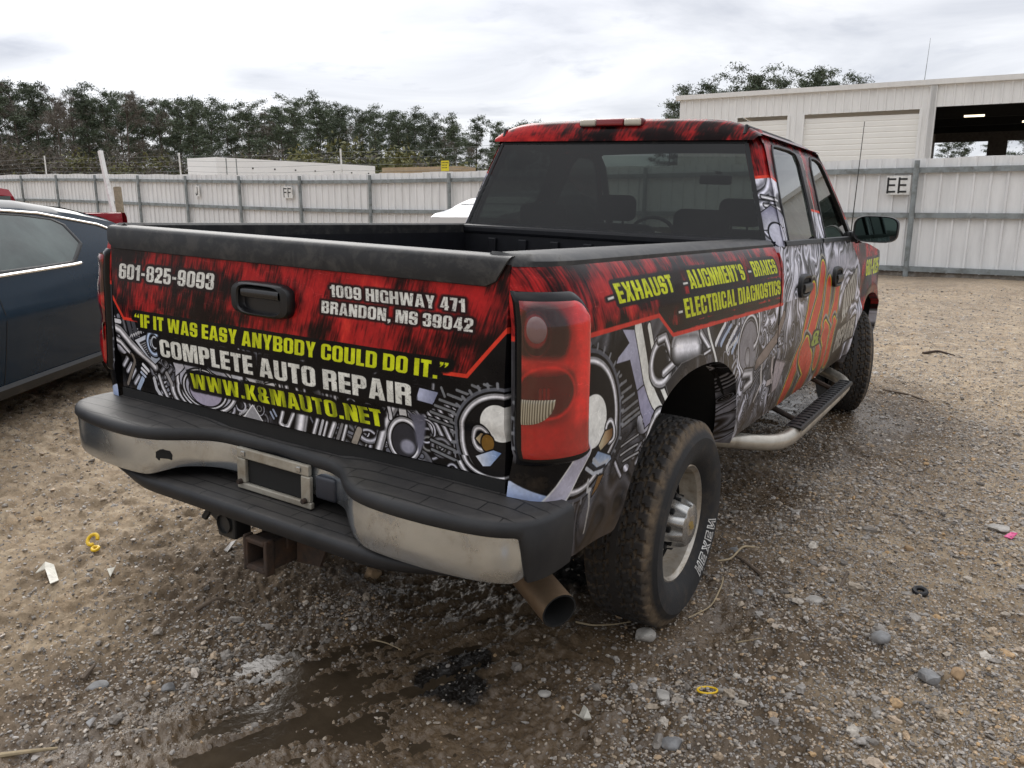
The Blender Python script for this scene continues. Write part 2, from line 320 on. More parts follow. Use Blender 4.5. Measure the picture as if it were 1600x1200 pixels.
class Art:
    """a printed sheet: x to the right, z up, both in metres"""
    def __init__(s, x0, x1, z0, z1, res, bg):
        s.x0, s.z0, s.res = x0, z0, res; s.W, s.H = int((x1-x0)*res), int((z1-z0)*res)
        s.a = np.empty((s.H, s.W, 3), np.float32); s.a[:] = np.array(bg)/255.
    def win(s, xa, xb, za, zb):
        i0, i1 = max(0, int((xa-s.x0)*s.res)), min(s.W, int((xb-s.x0)*s.res)+2); j0, j1 = max(0, int((za-s.z0)*s.res)), min(s.H, int((zb-s.z0)*s.res)+2)
        if i1 <= i0 or j1 <= j0: return None
        X, Z = np.meshgrid((np.arange(i0, i1)+.5)/s.res+s.x0, (np.arange(j0, j1)+.5)/s.res+s.z0)
        return (slice(j0, j1), slice(i0, i1)), X, Z
    def put(s, sl, d, c, al=1., soft=0.):           # d = signed distance in metres
        k = np.clip(.5-d/max(1/s.res, soft), 0, 1)[..., None]*al
        s.a[sl] = s.a[sl]*(1-k) + (np.asarray(c, np.float32)/255. if not isinstance(c, np.ndarray) else c)*k
    def poly(s, P, c, al=1., out=None, ow=.004, soft=0., grad=None):
        P = [tuple(q) for q in P]; xs = [q[0] for q in P]; zs = [q[1] for q in P]
        wn = s.win(min(xs)-.03, max(xs)+.03, min(zs)-.03, max(zs)+.03)
        if not wn: return
        sl, X, Z = wn; d = spoly(X, Z, P)
        if out is not None: s.put(sl, d-ow, out)
        if grad is not None:
            t = ((X-min(xs))*grad[1][0]+(Z-min(zs))*grad[1][1])/(abs(grad[1][0])*(max(xs)-min(xs))+abs(grad[1][1])*(max(zs)-min(zs)))
            t = np.clip(abs(t), 0, 1)[..., None]; c = (np.array(c)*(1-t)+np.array(grad[0])*t)/255.
        s.put(sl, d, c, al, soft)
    CH = [(-1, 25), (-.86, 70), (-.6, 130), (-.25, 235), (.05, 250), (.3, 190), (.55, 120), (.75, 165), (.92, 90), (1, 20)]
    def chrome(s, t, tint=(1, .995, 1.02)):
        v = np.interp(t, [q[0] for q in s.CH], [q[1] for q in s.CH])/255.
        return np.stack([v*q for q in tint], -1).clip(0, 1).astype(np.float32)
    def line(s, pts, wd, c=None, out=(14, 14, 16), ow=.004, al=1., soft=0., tint=(1, .995, 1.02), cap=True):
        pts = [np.array(q, float) for q in pts]; xs = [q[0] for q in pts]; zs = [q[1] for q in pts]; m = wd+.02
        wn = s.win(min(xs)-m, max(xs)+m, min(zs)-m, max(zs)+m)
        if not wn: return
        sl, X, Z = wn; d = np.full(X.shape, 9.); lat = np.zeros(X.shape)
        for a, b in zip(pts[:-1], pts[1:]):
            e = b-a; l = np.hypot(*e)+1e-9; t = ((X-a[0])*e[0]+(Z-a[1])*e[1])/l
            q = ((X-a[0])*-e[1]+(Z-a[1])*e[0])/l; tt = np.clip(t, 0, l); dd = np.hypot(t-tt, q)
            lat = np.where(dd < d, np.where(t == tt, q, np.sign(q+1e-9)*dd), lat); d = np.minimum(d, dd)
        if out is not None and ow: s.put(sl, d-wd/2-ow, out, al)
        s.put(sl, d-wd/2, s.chrome(np.clip(lat/(wd/2), -1, 1), tint) if c is None else c, al, soft)
    def ell(s, c, rx, rz, col=None, r_in=0., out=(14, 14, 16), ow=.004, al=1., rot=0., tint=(1, .995, 1.02), a0=None, a1=None, soft=0.):
        m = max(rx, rz)+.02; wn = s.win(c[0]-m, c[0]+m, c[1]-m, c[1]+m)
        if not wn: return
        sl, X, Z = wn; dx, dz = X-c[0], Z-c[1]; cr, sr = math.cos(rot), math.sin(rot)
        u, v = dx*cr+dz*sr, -dx*sr+dz*cr; k = np.hypot(u/rx, v/rz); sc = min(rx, rz); d = (k-1)*sc
        if r_in: d = np.maximum(d, (r_in-k)*sc)
        if a0 is not None:
            an = (np.arctan2(v/rz, u/rx)-a0) % (2*math.pi); d = np.where(an <= (a1-a0), d, 9.)
        if out is not None and ow: s.put(sl, d-ow, out, al)
        if col is None: col = s.chrome(np.clip((k-r_in)/(1-r_in)*2-1, -1, 1) if r_in else np.clip(u/rx*.7+v/rz*.5, -1, 1), tint)
        s.put(sl, d, col, al, soft)
    def text(s, st, o, ex, ez, col, shadow=None, sw=.13, sl_=0., crack=0., tr=.07, col2=None):
        """o bottom-left, ex end of the baseline, ez vector of the capital height"""
        o, ex, ez = np.array(o, float), np.array(ex, float), np.array(ez, float)
        wd = sum(GL[c][0]+tr for c in st)-tr; bx = (ex-o)/wd; iv = np.linalg.inv(np.array([bx, ez]).T)
        for ps in (0, 1):
            if ps == 0 and shadow is None: continue
            p = 0.
            for c in st:
                g = GL[c]
                if g[1]:
                    q = [o+bx*(p+a)+ez*b for a in (-.2, g[0]+.2) for b in (-.3, 1.2)]
                    wn = s.win(min(k[0] for k in q), max(k[0] for k in q), min(k[1] for k in q), max(k[1] for k in q))
                    if wn:
                        sl, X, Z = wn; U = iv[0, 0]*(X-o[0])+iv[0, 1]*(Z-o[1])-p; V = iv[1, 0]*(X-o[0])+iv[1, 1]*(Z-o[1])
                        d = gsdf(c, U, V); sc = np.hypot(*ez)
                        if ps == 0: s.put(sl, (d-sw)*sc, shadow, .96, soft=.006)
                        else:
                            cc = np.array(col, np.float32)/255.
                            if crack: cc = cc*(1-crack*(np.abs(fbm(X*70, Z*70, 3)-.5) < .018))[..., None]
                            else: cc = np.broadcast_to(cc, X.shape+(3,))
                            if col2 is not None:
                                k = (.5+.5*np.sin(X*95+7*fbm(X*9, Z*3, 2)))[..., None]**2*.55; cc = cc*(1-k)+np.array(col2)/255.*k
                            s.put(sl, d*sc, np.ascontiguousarray(cc, np.float32))
                p += g[0]+tr
    def red(s, P, dark=.5, line=None, lw=.012, ang=.25, seed=0.):
        xs = [q[0] for q in P]; zs = [q[1] for q in P]; sl, X, Z = s.win(min(xs), max(xs), min(zs), max(zs)); d = spoly(X, Z, P)
        U = X-ang*(Z); st = fbm(U*24+seed, Z*7+seed+2*fbm(X*6, Z*6, 2), 4, .6); bl = fbm(X*5.2+seed, Z*7+3+seed, 4, .6); fi = fbm(U*240, Z*26, 3)
        k = sstep(.36, .64, .62*bl+.38*st+.22*(fi-.5)+(.5-dark)*.25)
        c = (np.array([22, 10, 11])*(1-k)[..., None] + np.array([170, 34, 35])*k[..., None])
        hot = sstep(.60, .8, .5*bl+.5*st+.12*(fi-.5))[..., None]; c = c*(1-hot)+np.array([203, 56, 46])*hot
        s.put(sl, d, (c/255.).astype(np.float32))
    def flow(s, P, seed=0., fr=9., sc=2.6, al=1., dark=.0, soft=0.):
        """swirling bands of printed chrome"""
        xs = [q[0] for q in P]; zs = [q[1] for q in P]; wn = s.win(min(xs), max(xs), min(zs), max(zs))
        if not wn: return
        sl, X, Z = wn; d = spoly(X, Z, P); a = fbm(X*sc+seed, Z*sc*.8+seed, 3); b = fbm(X*sc*1.3+9+seed, Z*sc+5+seed, 3)
        h = fbm(X*sc+2.2*a+seed, Z*sc+2.2*b-seed, 4, .45); ph = (h*fr) % 1.; big = fbm(X*1.9+seed, Z*2.3-seed, 3)
        c = s.chrome(np.clip(ph*2-1, -1, 1), (.97, .97, 1.03)); c = c*np.clip(.15+1.5*(sstep(.3, .66, big)-dark), .06, 1)[..., None]
        s.put(sl, d, c.astype(np.float32), al, soft)
    def clutter(s, P, n, seed):           # small printed machine parts: rods, rings, fins
        r_ = random.Random(seed); xs = [q[0] for q in P]; zs = [q[1] for q in P]
        for k in range(n):
            x, z, a = r_.uniform(min(xs), max(xs)), r_.uniform(min(zs), max(zs)), r_.uniform(-.5, .9)+(1.57 if r_.random() < .6 else 0)
            if r_.random() < .55:
                l, wd, m = r_.uniform(.03, .11), r_.uniform(.006, .022), r_.choice((1, 1, 3, 4)); e = np.array((math.cos(a), math.sin(a))); p = np.array((-e[1], e[0])); g_ = r_.uniform(.45, 1.)
                for i in range(m): s.line([np.array((x, z))+p*i*wd*1.35, np.array((x, z))+p*i*wd*1.35+e*l], wd, None if r_.random() < .7 else (150*g_, 152*g_, 165*g_), tint=(g_, g_, g_*1.05), ow=.003, cap=False)
            else:
                r0 = r_.uniform(.016, .055); g_ = r_.uniform(.5, 1.); s.ell((x, z), r0, r0*r_.uniform(.7, 1.1), r_in=r_.choice((0., .6, .8)), tint=(g_, g_, g_*1.06), ow=.003)
                if r_.random() < .5: s.ell((x, z), r0*.5, r0*.45, r_in=.6, tint=(g_*.8,)*3, ow=.002)
    def film(s, x):                       # ink mottle, fine scuffs of the printed film
        H, W = s.a.shape[:2]; X, Z = np.meshgrid(np.arange(W)/s.res, np.arange(H)/s.res)
        m = .84+.26*fbm(X*26, Z*26, 4, .65)+.10*(fbm(X*140, Z*140, 2)-.5); sc = np.abs(fbm(X*9+3, Z*46, 3)-.5) < .0035
        s.a = s.a*m[..., None]+(sc*.10)[..., None]*(fbm(X*3, Z*3, 2) > .5)[..., None]
    def image(s, name):
        s.film(0)
        im = bpy.data.images.new(name, s.W, s.H); px = np.ones((s.H, s.W, 4), np.float32); px[..., :3] = s.a.clip(0, 1)
        im.pixels.foreach_set(px.ravel()); im.update(); im.pack(); return im
    def uv(s, x, z): return ((x-s.x0)*s.res/s.W, (z-s.z0)*s.res/s.H)
# ------------------------------------------------------------------ the tailgate print
BLK = (12, 12, 15); YEL = (203, 212, 34); WHT = (214, 214, 208)
def T(px, py): p = tk(px, py, 1, 0.); return (p[0], p[2])
def TL(x, y): return T(160+x/5, 480+y/5)           # positions read from enlargements of the photograph
def TR(x, y): return T(480+x/4, 600+y/4)
def mid(a, b): return (np.array(a)+np.array(b))/2
TG = Art(-.90, .90, .74, 1.42, 1000, BLK)
TG.flow([(-.9, .74), (.9, .74), (.9, 1.0), (-.9, 1.0)], 3.1, 7, 3.2, .55, .18)
TG.clutter([(-.86, .79), (.86, .79), (.86, 1.0), (-.86, 1.0)], 110, 5)
# left: curved hoses and a finned block
for pts, wd, c in ([((55,120),(150,180),(230,280),(330,390),(400,470)), .035, None], [((60,215),(150,270),(230,370),(235,440)), .022, None],
                   [((50,60),(100,100),(150,110)), .016, (215,215,220)], [((230,370),(235,430),(180,600)), .014, (120,112,105)],
                   [((300,560),(265,640)), .02, (170,185,210)], [((390,560),(410,640),(450,700)), .016, (200,200,205)], [((430,540),(460,630),(500,710)), .02, None],
                   [((490,520),(530,600),(545,720)), .016, (150,148,150)], [((300,450),(345,500)), .012, (225,225,230)], [((290,480),(330,520)), .010, (225,225,230)], [((285,510),(320,545)), .010, (190,200,220)]):
    TG.line([TL(*q) for q in pts], wd, c)
TG.poly([TL(*q) for q in ((265,255),(355,215),(480,330),(485,385),(400,445))], (225,225,230), out=BLK, grad=((150,165,190), (1, .3)))
TG.poly([TL(*q) for q in ((300,275),(350,250),(415,330),(380,400))], (40,40,44))
for k in range(7): TG.line([TL(315+k*11, 290+k*14), TL(350+k*10, 275+k*12)], .003, (170,170,175), None)
TG.ell(TL(415,280), .042, .05, r_in=.62, tint=(.85,.93,1.08)); TG.ell(TL(425,275), .02, .024, col=(200,205,215)); TG.ell(TL(425,275), .011, .013, col=(20,20,24))
for k in range(6): TG.line([TL(225+k*18, 235-k*7), TL(240+k*18, 210-k*7), TL(248+k*18, 230-k*7)], .004, (200,200,205), None)
# the large housing behind the web address
TG.ell(TL(800,600), .165, .105, r_in=.86); TG.ell(TL(800,600), .14, .088, col=(178,178,190)); TG.ell(TL(790,640), .118, .07, r_in=.90); TG.ell(TL(800,660), .085, .05, col=(165,158,178))
TG.ell(TL(860,690), .20, .085, r_in=.9, a0=math.pi*.95, a1=math.pi*1.95); TG.ell(TL(860,700), .235, .10, r_in=.88, a0=math.pi*1.0, a1=math.pi*1.9)
TG.poly([TL(*q) for q in ((560,430),(640,430),(640,470),(560,540))], (200,200,210), out=BLK); TG.ell(TL(810,510), .03, .02, r_in=.85, a0=0, a1=math.pi)
TG.poly([TL(*q) for q in ((1020,520),(1110,540),(1090,640),(1020,600))], (205,208,218), out=BLK); TG.poly([TL(*q) for q in ((1130,540),(1220,560),(1200,640))], (222,222,226), out=BLK)
TG.ell(TL(1320,640), .03, .028, r_in=.72, a0=.3, a1=4.2); TG.line([TL(1290,610), TL(1350,600), TL(1345,640)], .01, (225,225,228))
for k in range(5):
    TG.line([TL(1210+k*14, 560), TL(1215+k*14, 640)], .0025, (150,150,155), None); TG.line([TL(1210, 570+k*14), TL(1275, 578+k*14)], .0025, (150,150,155), None)
for k, (a, b, wd) in enumerate(((1455, 600, .02), (1535, 640, .014), (1400, 615, .012))): TG.line([TL(a, 590), TL(a-5, b+40)], wd)
TG.poly([TL(*q) for q in ((1100,870),(1170,770),(1250,900))], (150,150,155), out=(230,230,232), ow=.004)
for k in range(6): TG.line([TL(1060+k*11, 850-k*6), TL(1070+k*11, 825-k*6), TL(1074+k*11, 845-k*6)], .003, (190,190,195), None)
TG.line([TL(1405,820), TL(1385,905), TL(1420,940), TL(1450,930), TL(1490,830)], .018); TG.line([TL(1330,800), TL(1355,850)], .008, (150,160,180)); TG.line([TL(1310,820), TL(1335,870)], .008, (150,160,180))
TG.line([TL(1560,830), TL(1540,970)], .055)
# centre bottom: pipes
for x, y, x2, y2, wd, c in ((60,225,35,320,.018,None),(95,230,70,330,.010,(190,190,195)),(120,240,95,340,.012,None),(165,250,130,350,.022,None),(215,255,185,350,.012,(120,118,120)),(240,262,215,360,.014,None),(320,290,290,370,.022,(150,142,132))):
    TG.line([TR(x,y), TR(x2,y2)], wd, c)
for k in range(4): TG.line([TR(110+k*26, 60), TR(95+k*26, 130)], .010, (190,190,195) if k % 2 else (110,110,118))
TG.line([TR(560,130), TR(505,200), TR(470,300), TR(440,410)], .030); TG.line([TR(605,150), TR(590,260)], .026, (228,228,230)); TG.line([TR(520,140), TR(515,215)], .012, (215,215,220))
TG.ell(TR(600,350), .063, .068, r_in=.72); TG.ell(TR(600,355), .045, .05, col=(48,48,54)); TG.ell(TR(620,395), .028, .022, col=(150,150,165), soft=.012)
TG.poly([TR(*q) for q in ((640,180),(740,190),(720,380),(690,440))], (105,105,120), soft=.01)
TG.poly([TR(*q) for q in ((715,20),(830,50),(795,125),(690,95))], (190,195,220), out=BLK, grad=((120,125,150), (1, 0)))
# right: the toothed wheel and its cooling fins
for x, y, x2, y2 in ((1115,0,1232,42),(1040,5,1170,62),(945,35,1110,100),(890,62,1062,130),(838,95,1012,160),(808,130,978,196),(780,170,950,240),(765,212,935,286),(765,352,932,430),(770,412,925,486),(850,20,870,75)):
    TG.line([TR(x,y), TR(x2,y2)], .008, (118,120,124))
gc = TR(1215,372); GR_X, GR_Z = .158, .150
TG.ell(gc, GR_X, GR_Z, r_in=.93, col=(96,98,106)); TG.ell(gc, GR_X*.91, GR_Z*.91, col=(20,20,23)); TG.ell(gc, GR_X*.9, GR_Z*.9, r_in=.87)
for k in range(34):
    a = 2*math.pi*k/34; e = np.array((math.cos(a)*GR_X, math.sin(a)*GR_Z)); TG.line([np.array(gc)+e*1.0, np.array(gc)+e*1.07], .009, (120,122,128), None)
TG.poly([TR(*q) for q in ((1085,215),(1120,230),(1115,300),(1095,270))], (190,190,195))
TG.ell(TR(1192,252), .055, .052, col=(226,226,222)); TG.ell(TR(1075,345), .032, .04, r_in=.55); 
TG.poly([TR(*q) for q in ((1040,345),(1075,310),(1125,325),(1135,385),(1080,395))], (205,190,155), out=BLK, grad=((95,62,30), (1, 0))); TG.ell(TR(1115,375), .02, .024, col=(120,88,38)); 
TG.poly([TR(*q) for q in ((1040,455),(1150,420),(1200,440),(1130,520),(1085,520))], (232,232,236), out=BLK, grad=((110,140,190), (1, .2)))
TG.ell(TR(1140,470), .10, .06, r_in=.82, a0=math.pi*1.05, a1=math.pi*1.9); TG.ell(TR(1150,480), .125, .085, r_in=.84, a0=math.pi*1.1, a1=math.pi*1.9)
# red field above
redP = [(-.9, 1.42), (-.9, T(160,430)[1])] + [T(196,496), T(240,503), T(400,530), T(560,561), T(732,586), T(797,512), (.9, T(797,512)[1])] + [(.9, 1.42)]
TG.red(redP, .42, ang=.3)
for q in ([T(160,428), T(196,497)], [T(196,497), T(226,502)], [T(690,581), T(732,587), T(800,509)]): TG.line(q, .011, (222,62,44), None)
def ttext(s_, tl, bl, br, col, **k):
    o, b = np.array(T(*bl)), np.array(T(*br)); ez = np.array(T(*tl))-o; TG.text(s_, o, b, ez, col, **k)
ttext('601-825-9093', (188,411), (187.5,434.5), (338.5,453), WHT, shadow=(30,20,22), sw=.16, crack=.35)
ttext('1009 HIGHWAY 471', (519,444), (520.5,463), (729,488), WHT, shadow=(30,18,20), sw=.17, crack=.45)
ttext('BRANDON, MS 39042', (507.5,469), (507.5,488), (741,519), WHT, shadow=(30,18,20), sw=.17, crack=.45)
ttext('<IF IT WAS EASY ANYBODY COULD DO IT.>', (213,488.5), (213.5,509.5), (703,594), YEL, shadow=BLK, sw=.30)
ttext('COMPLETE AUTO REPAIR', (252,529), (254,556.5), (646,634), (222,222,214), shadow=BLK, sw=.22, crack=.3)
ttext('WWW.K&MAUTO.NET', (295,583), (299,606.5), (597,668), YEL, shadow=BLK, sw=.24, col2=(70,78,14))
IM_TG = TG.image('tailgate_print')
# ------------------------------------------------------------------ the side print (runs along the right side, y forward)
SD = Art(-.14, 5.98, .48, 2.02, 560, (13, 13, 15))
def D(px, py, x=.985): p = tk(px, py, 0, x); return (p[1], p[2])
def DA(x, y): return D(900+x/4.706, 480+y/4.706)
def DB(x, y): return D(1050+x/4.563, 450+y/4.563, .99)
SD.flow([(1.5, .48), (5.98, .48), (5.98, 1.9), (1.5, 1.9)], 1.7, 8., 2.0, 1., .05)
SD.flow([(1.95, 1.1), (3.2, 1.1), (3.2, 1.9), (1.95, 1.9)], 8.3, 13., 2.4, 1., -.15)
SD.flow([(-.14, .48), (1.5, .48), (1.5, 1.2), (-.14, 1.2)], 5.3, 6., 2.6, .35, .2)
SD.clutter([(.45, .56), (2.2, .56), (2.2, 1.12), (.45, 1.12)], 120, 8); SD.clutter([(1.5, .56), (2.9, .56), (2.9, 1.0), (1.5, 1.0)], 60, 9)
# cooling fins, toothed wheel, bolt (same motif as on the tailgate)
for x, y, x2, y2 in ((70,340,120,300),(78,402,162,345),(78,468,206,380),(118,502,242,424),(155,556,282,464),(182,602,318,498),(228,628,352,538),(262,672,388,578),(285,722,408,630),(302,780,428,682),(298,836,432,735),(300,870,438,765)):
    SD.line([DA(x,y), DA(x2,y2)], .010, (112,113,116))
for x, y, x2, y2 in ((305,1020,418,930),(310,1085,418,1000),(330,1130,420,1060)): SD.line([DA(x,y), DA(x2,y2)], .007, (165,165,168))
gs = DA(40,880); RX, RZ = .235, .215
SD.ell(gs, RX, RZ, r_in=.94, col=(88,90,98)); SD.ell(gs, RX*.92, RZ*.92, col=(18,18,21)); SD.ell(gs, RX*.90, RZ*.90, r_in=.88)
for k in range(34):
    a = 2*math.pi*k/34; e = np.array((math.cos(a)*RX, math.sin(a)*RZ)); SD.line([np.array(gs)+e, np.array(gs)+e*1.06], .010, (120,122,128), None)
SD.ell(DA(95,835), .09, .075, col=(226,226,222)); SD.ell(DA(215,905), .035, .04, r_in=.55)
SD.poly([DA(*q) for q in ((235,880),(180,905),(120,1010),(140,1045),(190,985),(225,935))], (215,205,175), out=BLK, grad=((95,60,30), (1, 0)))
SD.poly([DA(*q) for q in ((120,1050),(230,1085),(240,1110),(150,1230),(80,1160))], (235,235,238), out=BLK, grad=((110,140,185), (.2, 1)))
for k in range(3): SD.line([DA(95-k*22,1110+k*35), DA(150-k*20,1160+k*30), DA(215-k*20,1120+k*40)], .012, (40,44,52) if k % 2 else (190,195,205), None)
SD.poly([DA(*q) for q in ((150,1240),(190,1225),(150,1330),(110,1390))], (120,90,55), out=BLK)
# fork leg, link, bearing
SD.poly([DA(*q) for q in ((340,165),(440,165),(520,560),(430,615),(385,385),(285,415),(300,370),(385,262))], (176,176,196), out=BLK, grad=((140,140,160), (1, 0)))
SD.poly([DA(*q) for q in ((430,615),(505,550),(540,760),(455,880))], (150,148,172), out=BLK)
SD.line([DA(455,140), DA(500,500), DA(570,820)], .050, (222,222,216)); SD.line([DA(505,150), DA(545,420), DA(605,790)], .022, (34,33,34)); SD.line([DA(535,140), DA(570,420), DA(628,800)], .024, (228,228,222))
SD.ell(DA(535,945), .085, .10, r_in=.78, rot=-.2); SD.ell(DA(537,950), .055, .07, col=(60,58,68)); SD.line([DA(560,1100), DA(580,1160)], .02, (210,200,170))
SD.ell(DA(610,400), .10, .085, r_in=.6); SD.ell(DA(605,400), .05, .045, col=(24,24,26)); SD.line([DA(600,240), DA(650,215), DA(700,400), DA(620,480)], .03)
for k in range(6):
    SD.line([DA(690+k*9, 275+k*3), DA(712+k*6, 410-k*4)], .006, (120,120,125), None)
SD.line([DA(730,290), DA(860,270)], .12); SD.poly([DA(*q) for q in ((740,410),(870,345),(905,350),(915,430),(690,770),(630,770),(620,560))], (44,42,42), out=(120,118,118), ow=.003)
SD.line([DA(850,380), DA(842,470)], .018, (120,118,120), soft=.03); SD.line([DA(755,490), DA(770,600)], .02, (100,95,95), soft=.03); SD.line([DA(905,190), DA(950,300)], .035); SD.line([DA(960,160), DA(985,400)], .02, (225,225,222)); SD.line([DA(900,340), DA(950,310)], .012)
for k in range(9): SD.line([DA(1000+k*21, 270+k*10-(k % 3)*8), DA(1090+k*20, 120+k*7)], .020, ((222,222,226), (60,70,90), (170,185,210), (24,24,26))[k % 4], None)
for k in range(7): SD.line([DA(1085+k*13, 335-k*14), DA(1100+k*13, 300-k*14)], .008, (215,215,215), None)
SD.ell(DA(1250,275), .155, .135, r_in=.86, rot=.2); SD.ell(DA(1250,290), .13, .11, col=(132,130,136)); SD.ell(DA(1238,370), .036, .042, col=(120,118,122), out=(40,40,40)); SD.ell(DA(1238,370), .026, .03, col=(150,148,152), ow=0)
SD.ell(DA(1300,150), .10, .10, r_in=.7, a0=-1.5, a1=1.5); SD.line([DA(1205,490), DA(1265,480), DA(1280,540), DA(1230,590)], .05, None); SD.line([DA(1340,420), DA(1355,560), DA(1310,690)], .02, (205,200,198)); SD.line([DA(1420,380), DA(1440,540), DA(1400,560)], .03, (190,180,180))
SD.poly([DA(*q) for q in ((1450,380),(1530,400),(1480,600),(1440,640))], (170,160,165), out=BLK, soft=.02); SD.line([DA(1520,60), DA(1460,220), DA(1300,420)], .05, (125,112,106)); 
# below the lamp, round the corner
SD.poly([(-.14,.50), (-.14,.86), (.20,.86), (.10,.72), (.06,.50)], (18,18,20), soft=.01)
SD.poly([(-.14,.80), (-.06,.805), (.05,.765), (.02,.735), (-.14,.77)], (130,150,195), grad=((200,212,235), (0, 1)))
SD.line([(.17,.87), (.10,.77), (.03,.70), (-.02,.63)], .06, (188,186,204), out=(225,225,225), ow=.006)
SD.line([(.24,.74), (.255,.68), (.25,.60)], .010, (170,168,165), None); SD.line([(.225,.77), (.23,.735), (.25,.735)], .012, (190,190,192), None)
# red shoulder with the services, and its line
rl = [(-.14, D(905,529)[1]), D(913,527), D(1030,493), D(1050,523), D(1222,475), (2.27, D(1222,475)[1]), (2.27, 1.30), (2.1, 1.50), (-.14, 1.50)]
SD.red(rl, .64, ang=-.35, seed=4.); SD.line(rl[:5]+[(2.24, rl[4][1])], .014, (205,58,48), None)
SD.line([(rl[2][0]-.0, rl[2][1]+.02), (rl[3][0], rl[3][1]+.02), (2.22, rl[4][1]+.022)], .018, (22,18,20), None)
def stext(s_, tl, bl, br, col, x=.98, **k):
    o, b = np.array(D(*bl, x)), np.array(D(*br, x)); ez = np.array(D(*tl, x))-o; SD.text(s_, o, b, ez, col, **k)
K = dict(shadow=(22, 20, 22), sw=.2, crack=.3)
stext('EXHAUST', (965,444), (969,475), (1056,456), YEL, **K); stext('-', (950,455), (952,478), (964,474), WHT, shadow=BLK, sw=.12)
stext("ALIGNMENT'S", (1078,423), (1081,452), (1166,437), YEL, **K); stext('-', (1068,433), (1070,452), (1079,450), WHT, shadow=BLK, sw=.12)
stext('BRAKES', (1178,409), (1180,433), (1216,427), YEL, **K); stext('-', (1170,414), (1172,433), (1178,432), WHT, shadow=BLK, sw=.12)
stext('ELECTRICAL DIAGNOSTICS', (1066,467), (1069,497), (1218,459), YEL, **K); stext('-', (1056,476), (1058,497), (1066,495), WHT, shadow=BLK, sw=.12)
# the big letters on the doors
def DC(x, y): return D(1200+x/8, 380+y/8, .992)
SD.poly([DB(1000,30), DB(1195,-60), DB(1180,200), DB(1100,330), DB(900,700), DB(780,800), DB(870,500)], (62,60,58), soft=.06)
def flame(pts, wd):
    wd *= 1.32
    for w_, c in ((wd+.085, (150,148,140)), (wd+.055, (26,24,24)), (wd+.022, (205,190,50)), (wd, (200,66,46))): SD.line(pts, w_, c, None)
strokes = [([DC(565,640), DC(520,900), DC(440,1200), D(1229,622,.99)], .10), ([DC(705,370), DC(650,700), DC(500,1180)], .10), ([D(1254,548,.99), D(1264,572,.99), D(1258,600,.99), D(1252,612,.99)], .12),
           ([DC(765,545), DC(730,800), DC(640,1180), D(1277,560,.99)], .10), ([DC(880,520), DC(840,780), DC(770,1010)], .10), ([DC(690,1090), DC(720,1190), D(1287,560,.99), D(1281,586,.99)], .09), ([DC(800,1040), DC(790,1180), D(1294,560,.99)], .09)]
for q in strokes: flame(*q)
stext('&', (1266,520), (1267,543), (1279,535), (150,170,60), x=.99, shadow=BLK, sw=.12)
SD.text('AUTO', D(1311,505,.99), (4.33, .985), (0.02, .205), (178,176,170), shadow=(50,48,46), sw=.1, tr=.06); SD.text('REPAIR', D(1303,552,.99), (4.42, .69), (0.02, .15), (170,166,158), shadow=(50,48,46), sw=.1, tr=.06)
SD.poly([(3.35, 1.17), (4.25, 1.19), (4.25, 1.30), (3.35, 1.28)], (170,168,180), al=.8, soft=.03)
# fender
SD.red([(4.05, 1.42), (4.45, 1.18), (4.62, .80), (5.98, .80), (5.98, 1.45)], .5, seed=8.)
SD.text('601-825-9093', (4.72, 1.10), (5.75, 1.10), (0, .12), YEL, shadow=BLK, sw=.15)
# upper cab in red with a bright edge, chrome below
SD.flow([(1.95, 1.38), (2.62, 1.38), (2.62, 1.70), (1.95, 1.70)], 2.2, 7., 2.6, 1., -.2)
up = [(1.9, 1.655), (2.40, 1.70), (2.62, 1.655), (2.9, 1.56), (3.25, 1.545), (3.6, 1.53), (4.4, 1.5), (4.4, 2.02), (1.9, 2.02)]
SD.red(up, .45, ang=.2, seed=2.); SD.line(up[:7], .014, (222,70,52), None)
for a, b, wd in (((2.30,1.60),(2.42,1.585),.02), ((2.30,1.56),(2.43,1.545),.02), ((2.3,1.52),(2.4,1.515),.014)): SD.line([a, b], wd)
SD.poly([(2.2,1.50), (2.34,1.56), (2.44,1.52), (2.42,1.46), (2.2,1.44)], (205,205,215), out=BLK, grad=((120,120,140), (0, 1))); SD.ell((2.33,1.42), .07, .06, col=(190,190,205))
for x, z in ((2.33,1.42),): SD.ell((x,z), .072, .062, r_in=.9, col=(30,30,34), ow=0)
IM_SD = SD.image('side_print')
# ------------------------------------------------------------------ lamp lens colours, reflector light and shade painted in (u along the corner, v up)
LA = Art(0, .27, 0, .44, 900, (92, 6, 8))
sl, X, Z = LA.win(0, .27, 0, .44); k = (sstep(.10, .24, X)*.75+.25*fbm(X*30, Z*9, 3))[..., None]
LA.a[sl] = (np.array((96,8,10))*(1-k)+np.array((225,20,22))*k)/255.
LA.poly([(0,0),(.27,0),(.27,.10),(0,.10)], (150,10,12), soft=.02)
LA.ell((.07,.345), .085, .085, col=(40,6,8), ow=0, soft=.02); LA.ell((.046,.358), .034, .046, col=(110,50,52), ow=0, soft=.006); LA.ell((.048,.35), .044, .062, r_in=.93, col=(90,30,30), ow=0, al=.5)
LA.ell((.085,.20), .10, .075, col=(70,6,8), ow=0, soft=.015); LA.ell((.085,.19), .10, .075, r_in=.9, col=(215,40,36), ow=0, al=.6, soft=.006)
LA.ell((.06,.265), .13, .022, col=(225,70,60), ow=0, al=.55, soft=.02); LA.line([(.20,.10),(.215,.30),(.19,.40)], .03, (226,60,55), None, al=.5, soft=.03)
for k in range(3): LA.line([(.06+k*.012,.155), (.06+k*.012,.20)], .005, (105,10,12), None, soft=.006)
LA.a *= np.array((1.05, .62, .62)); IM_LA = LA.image('lamp_lens_shading')
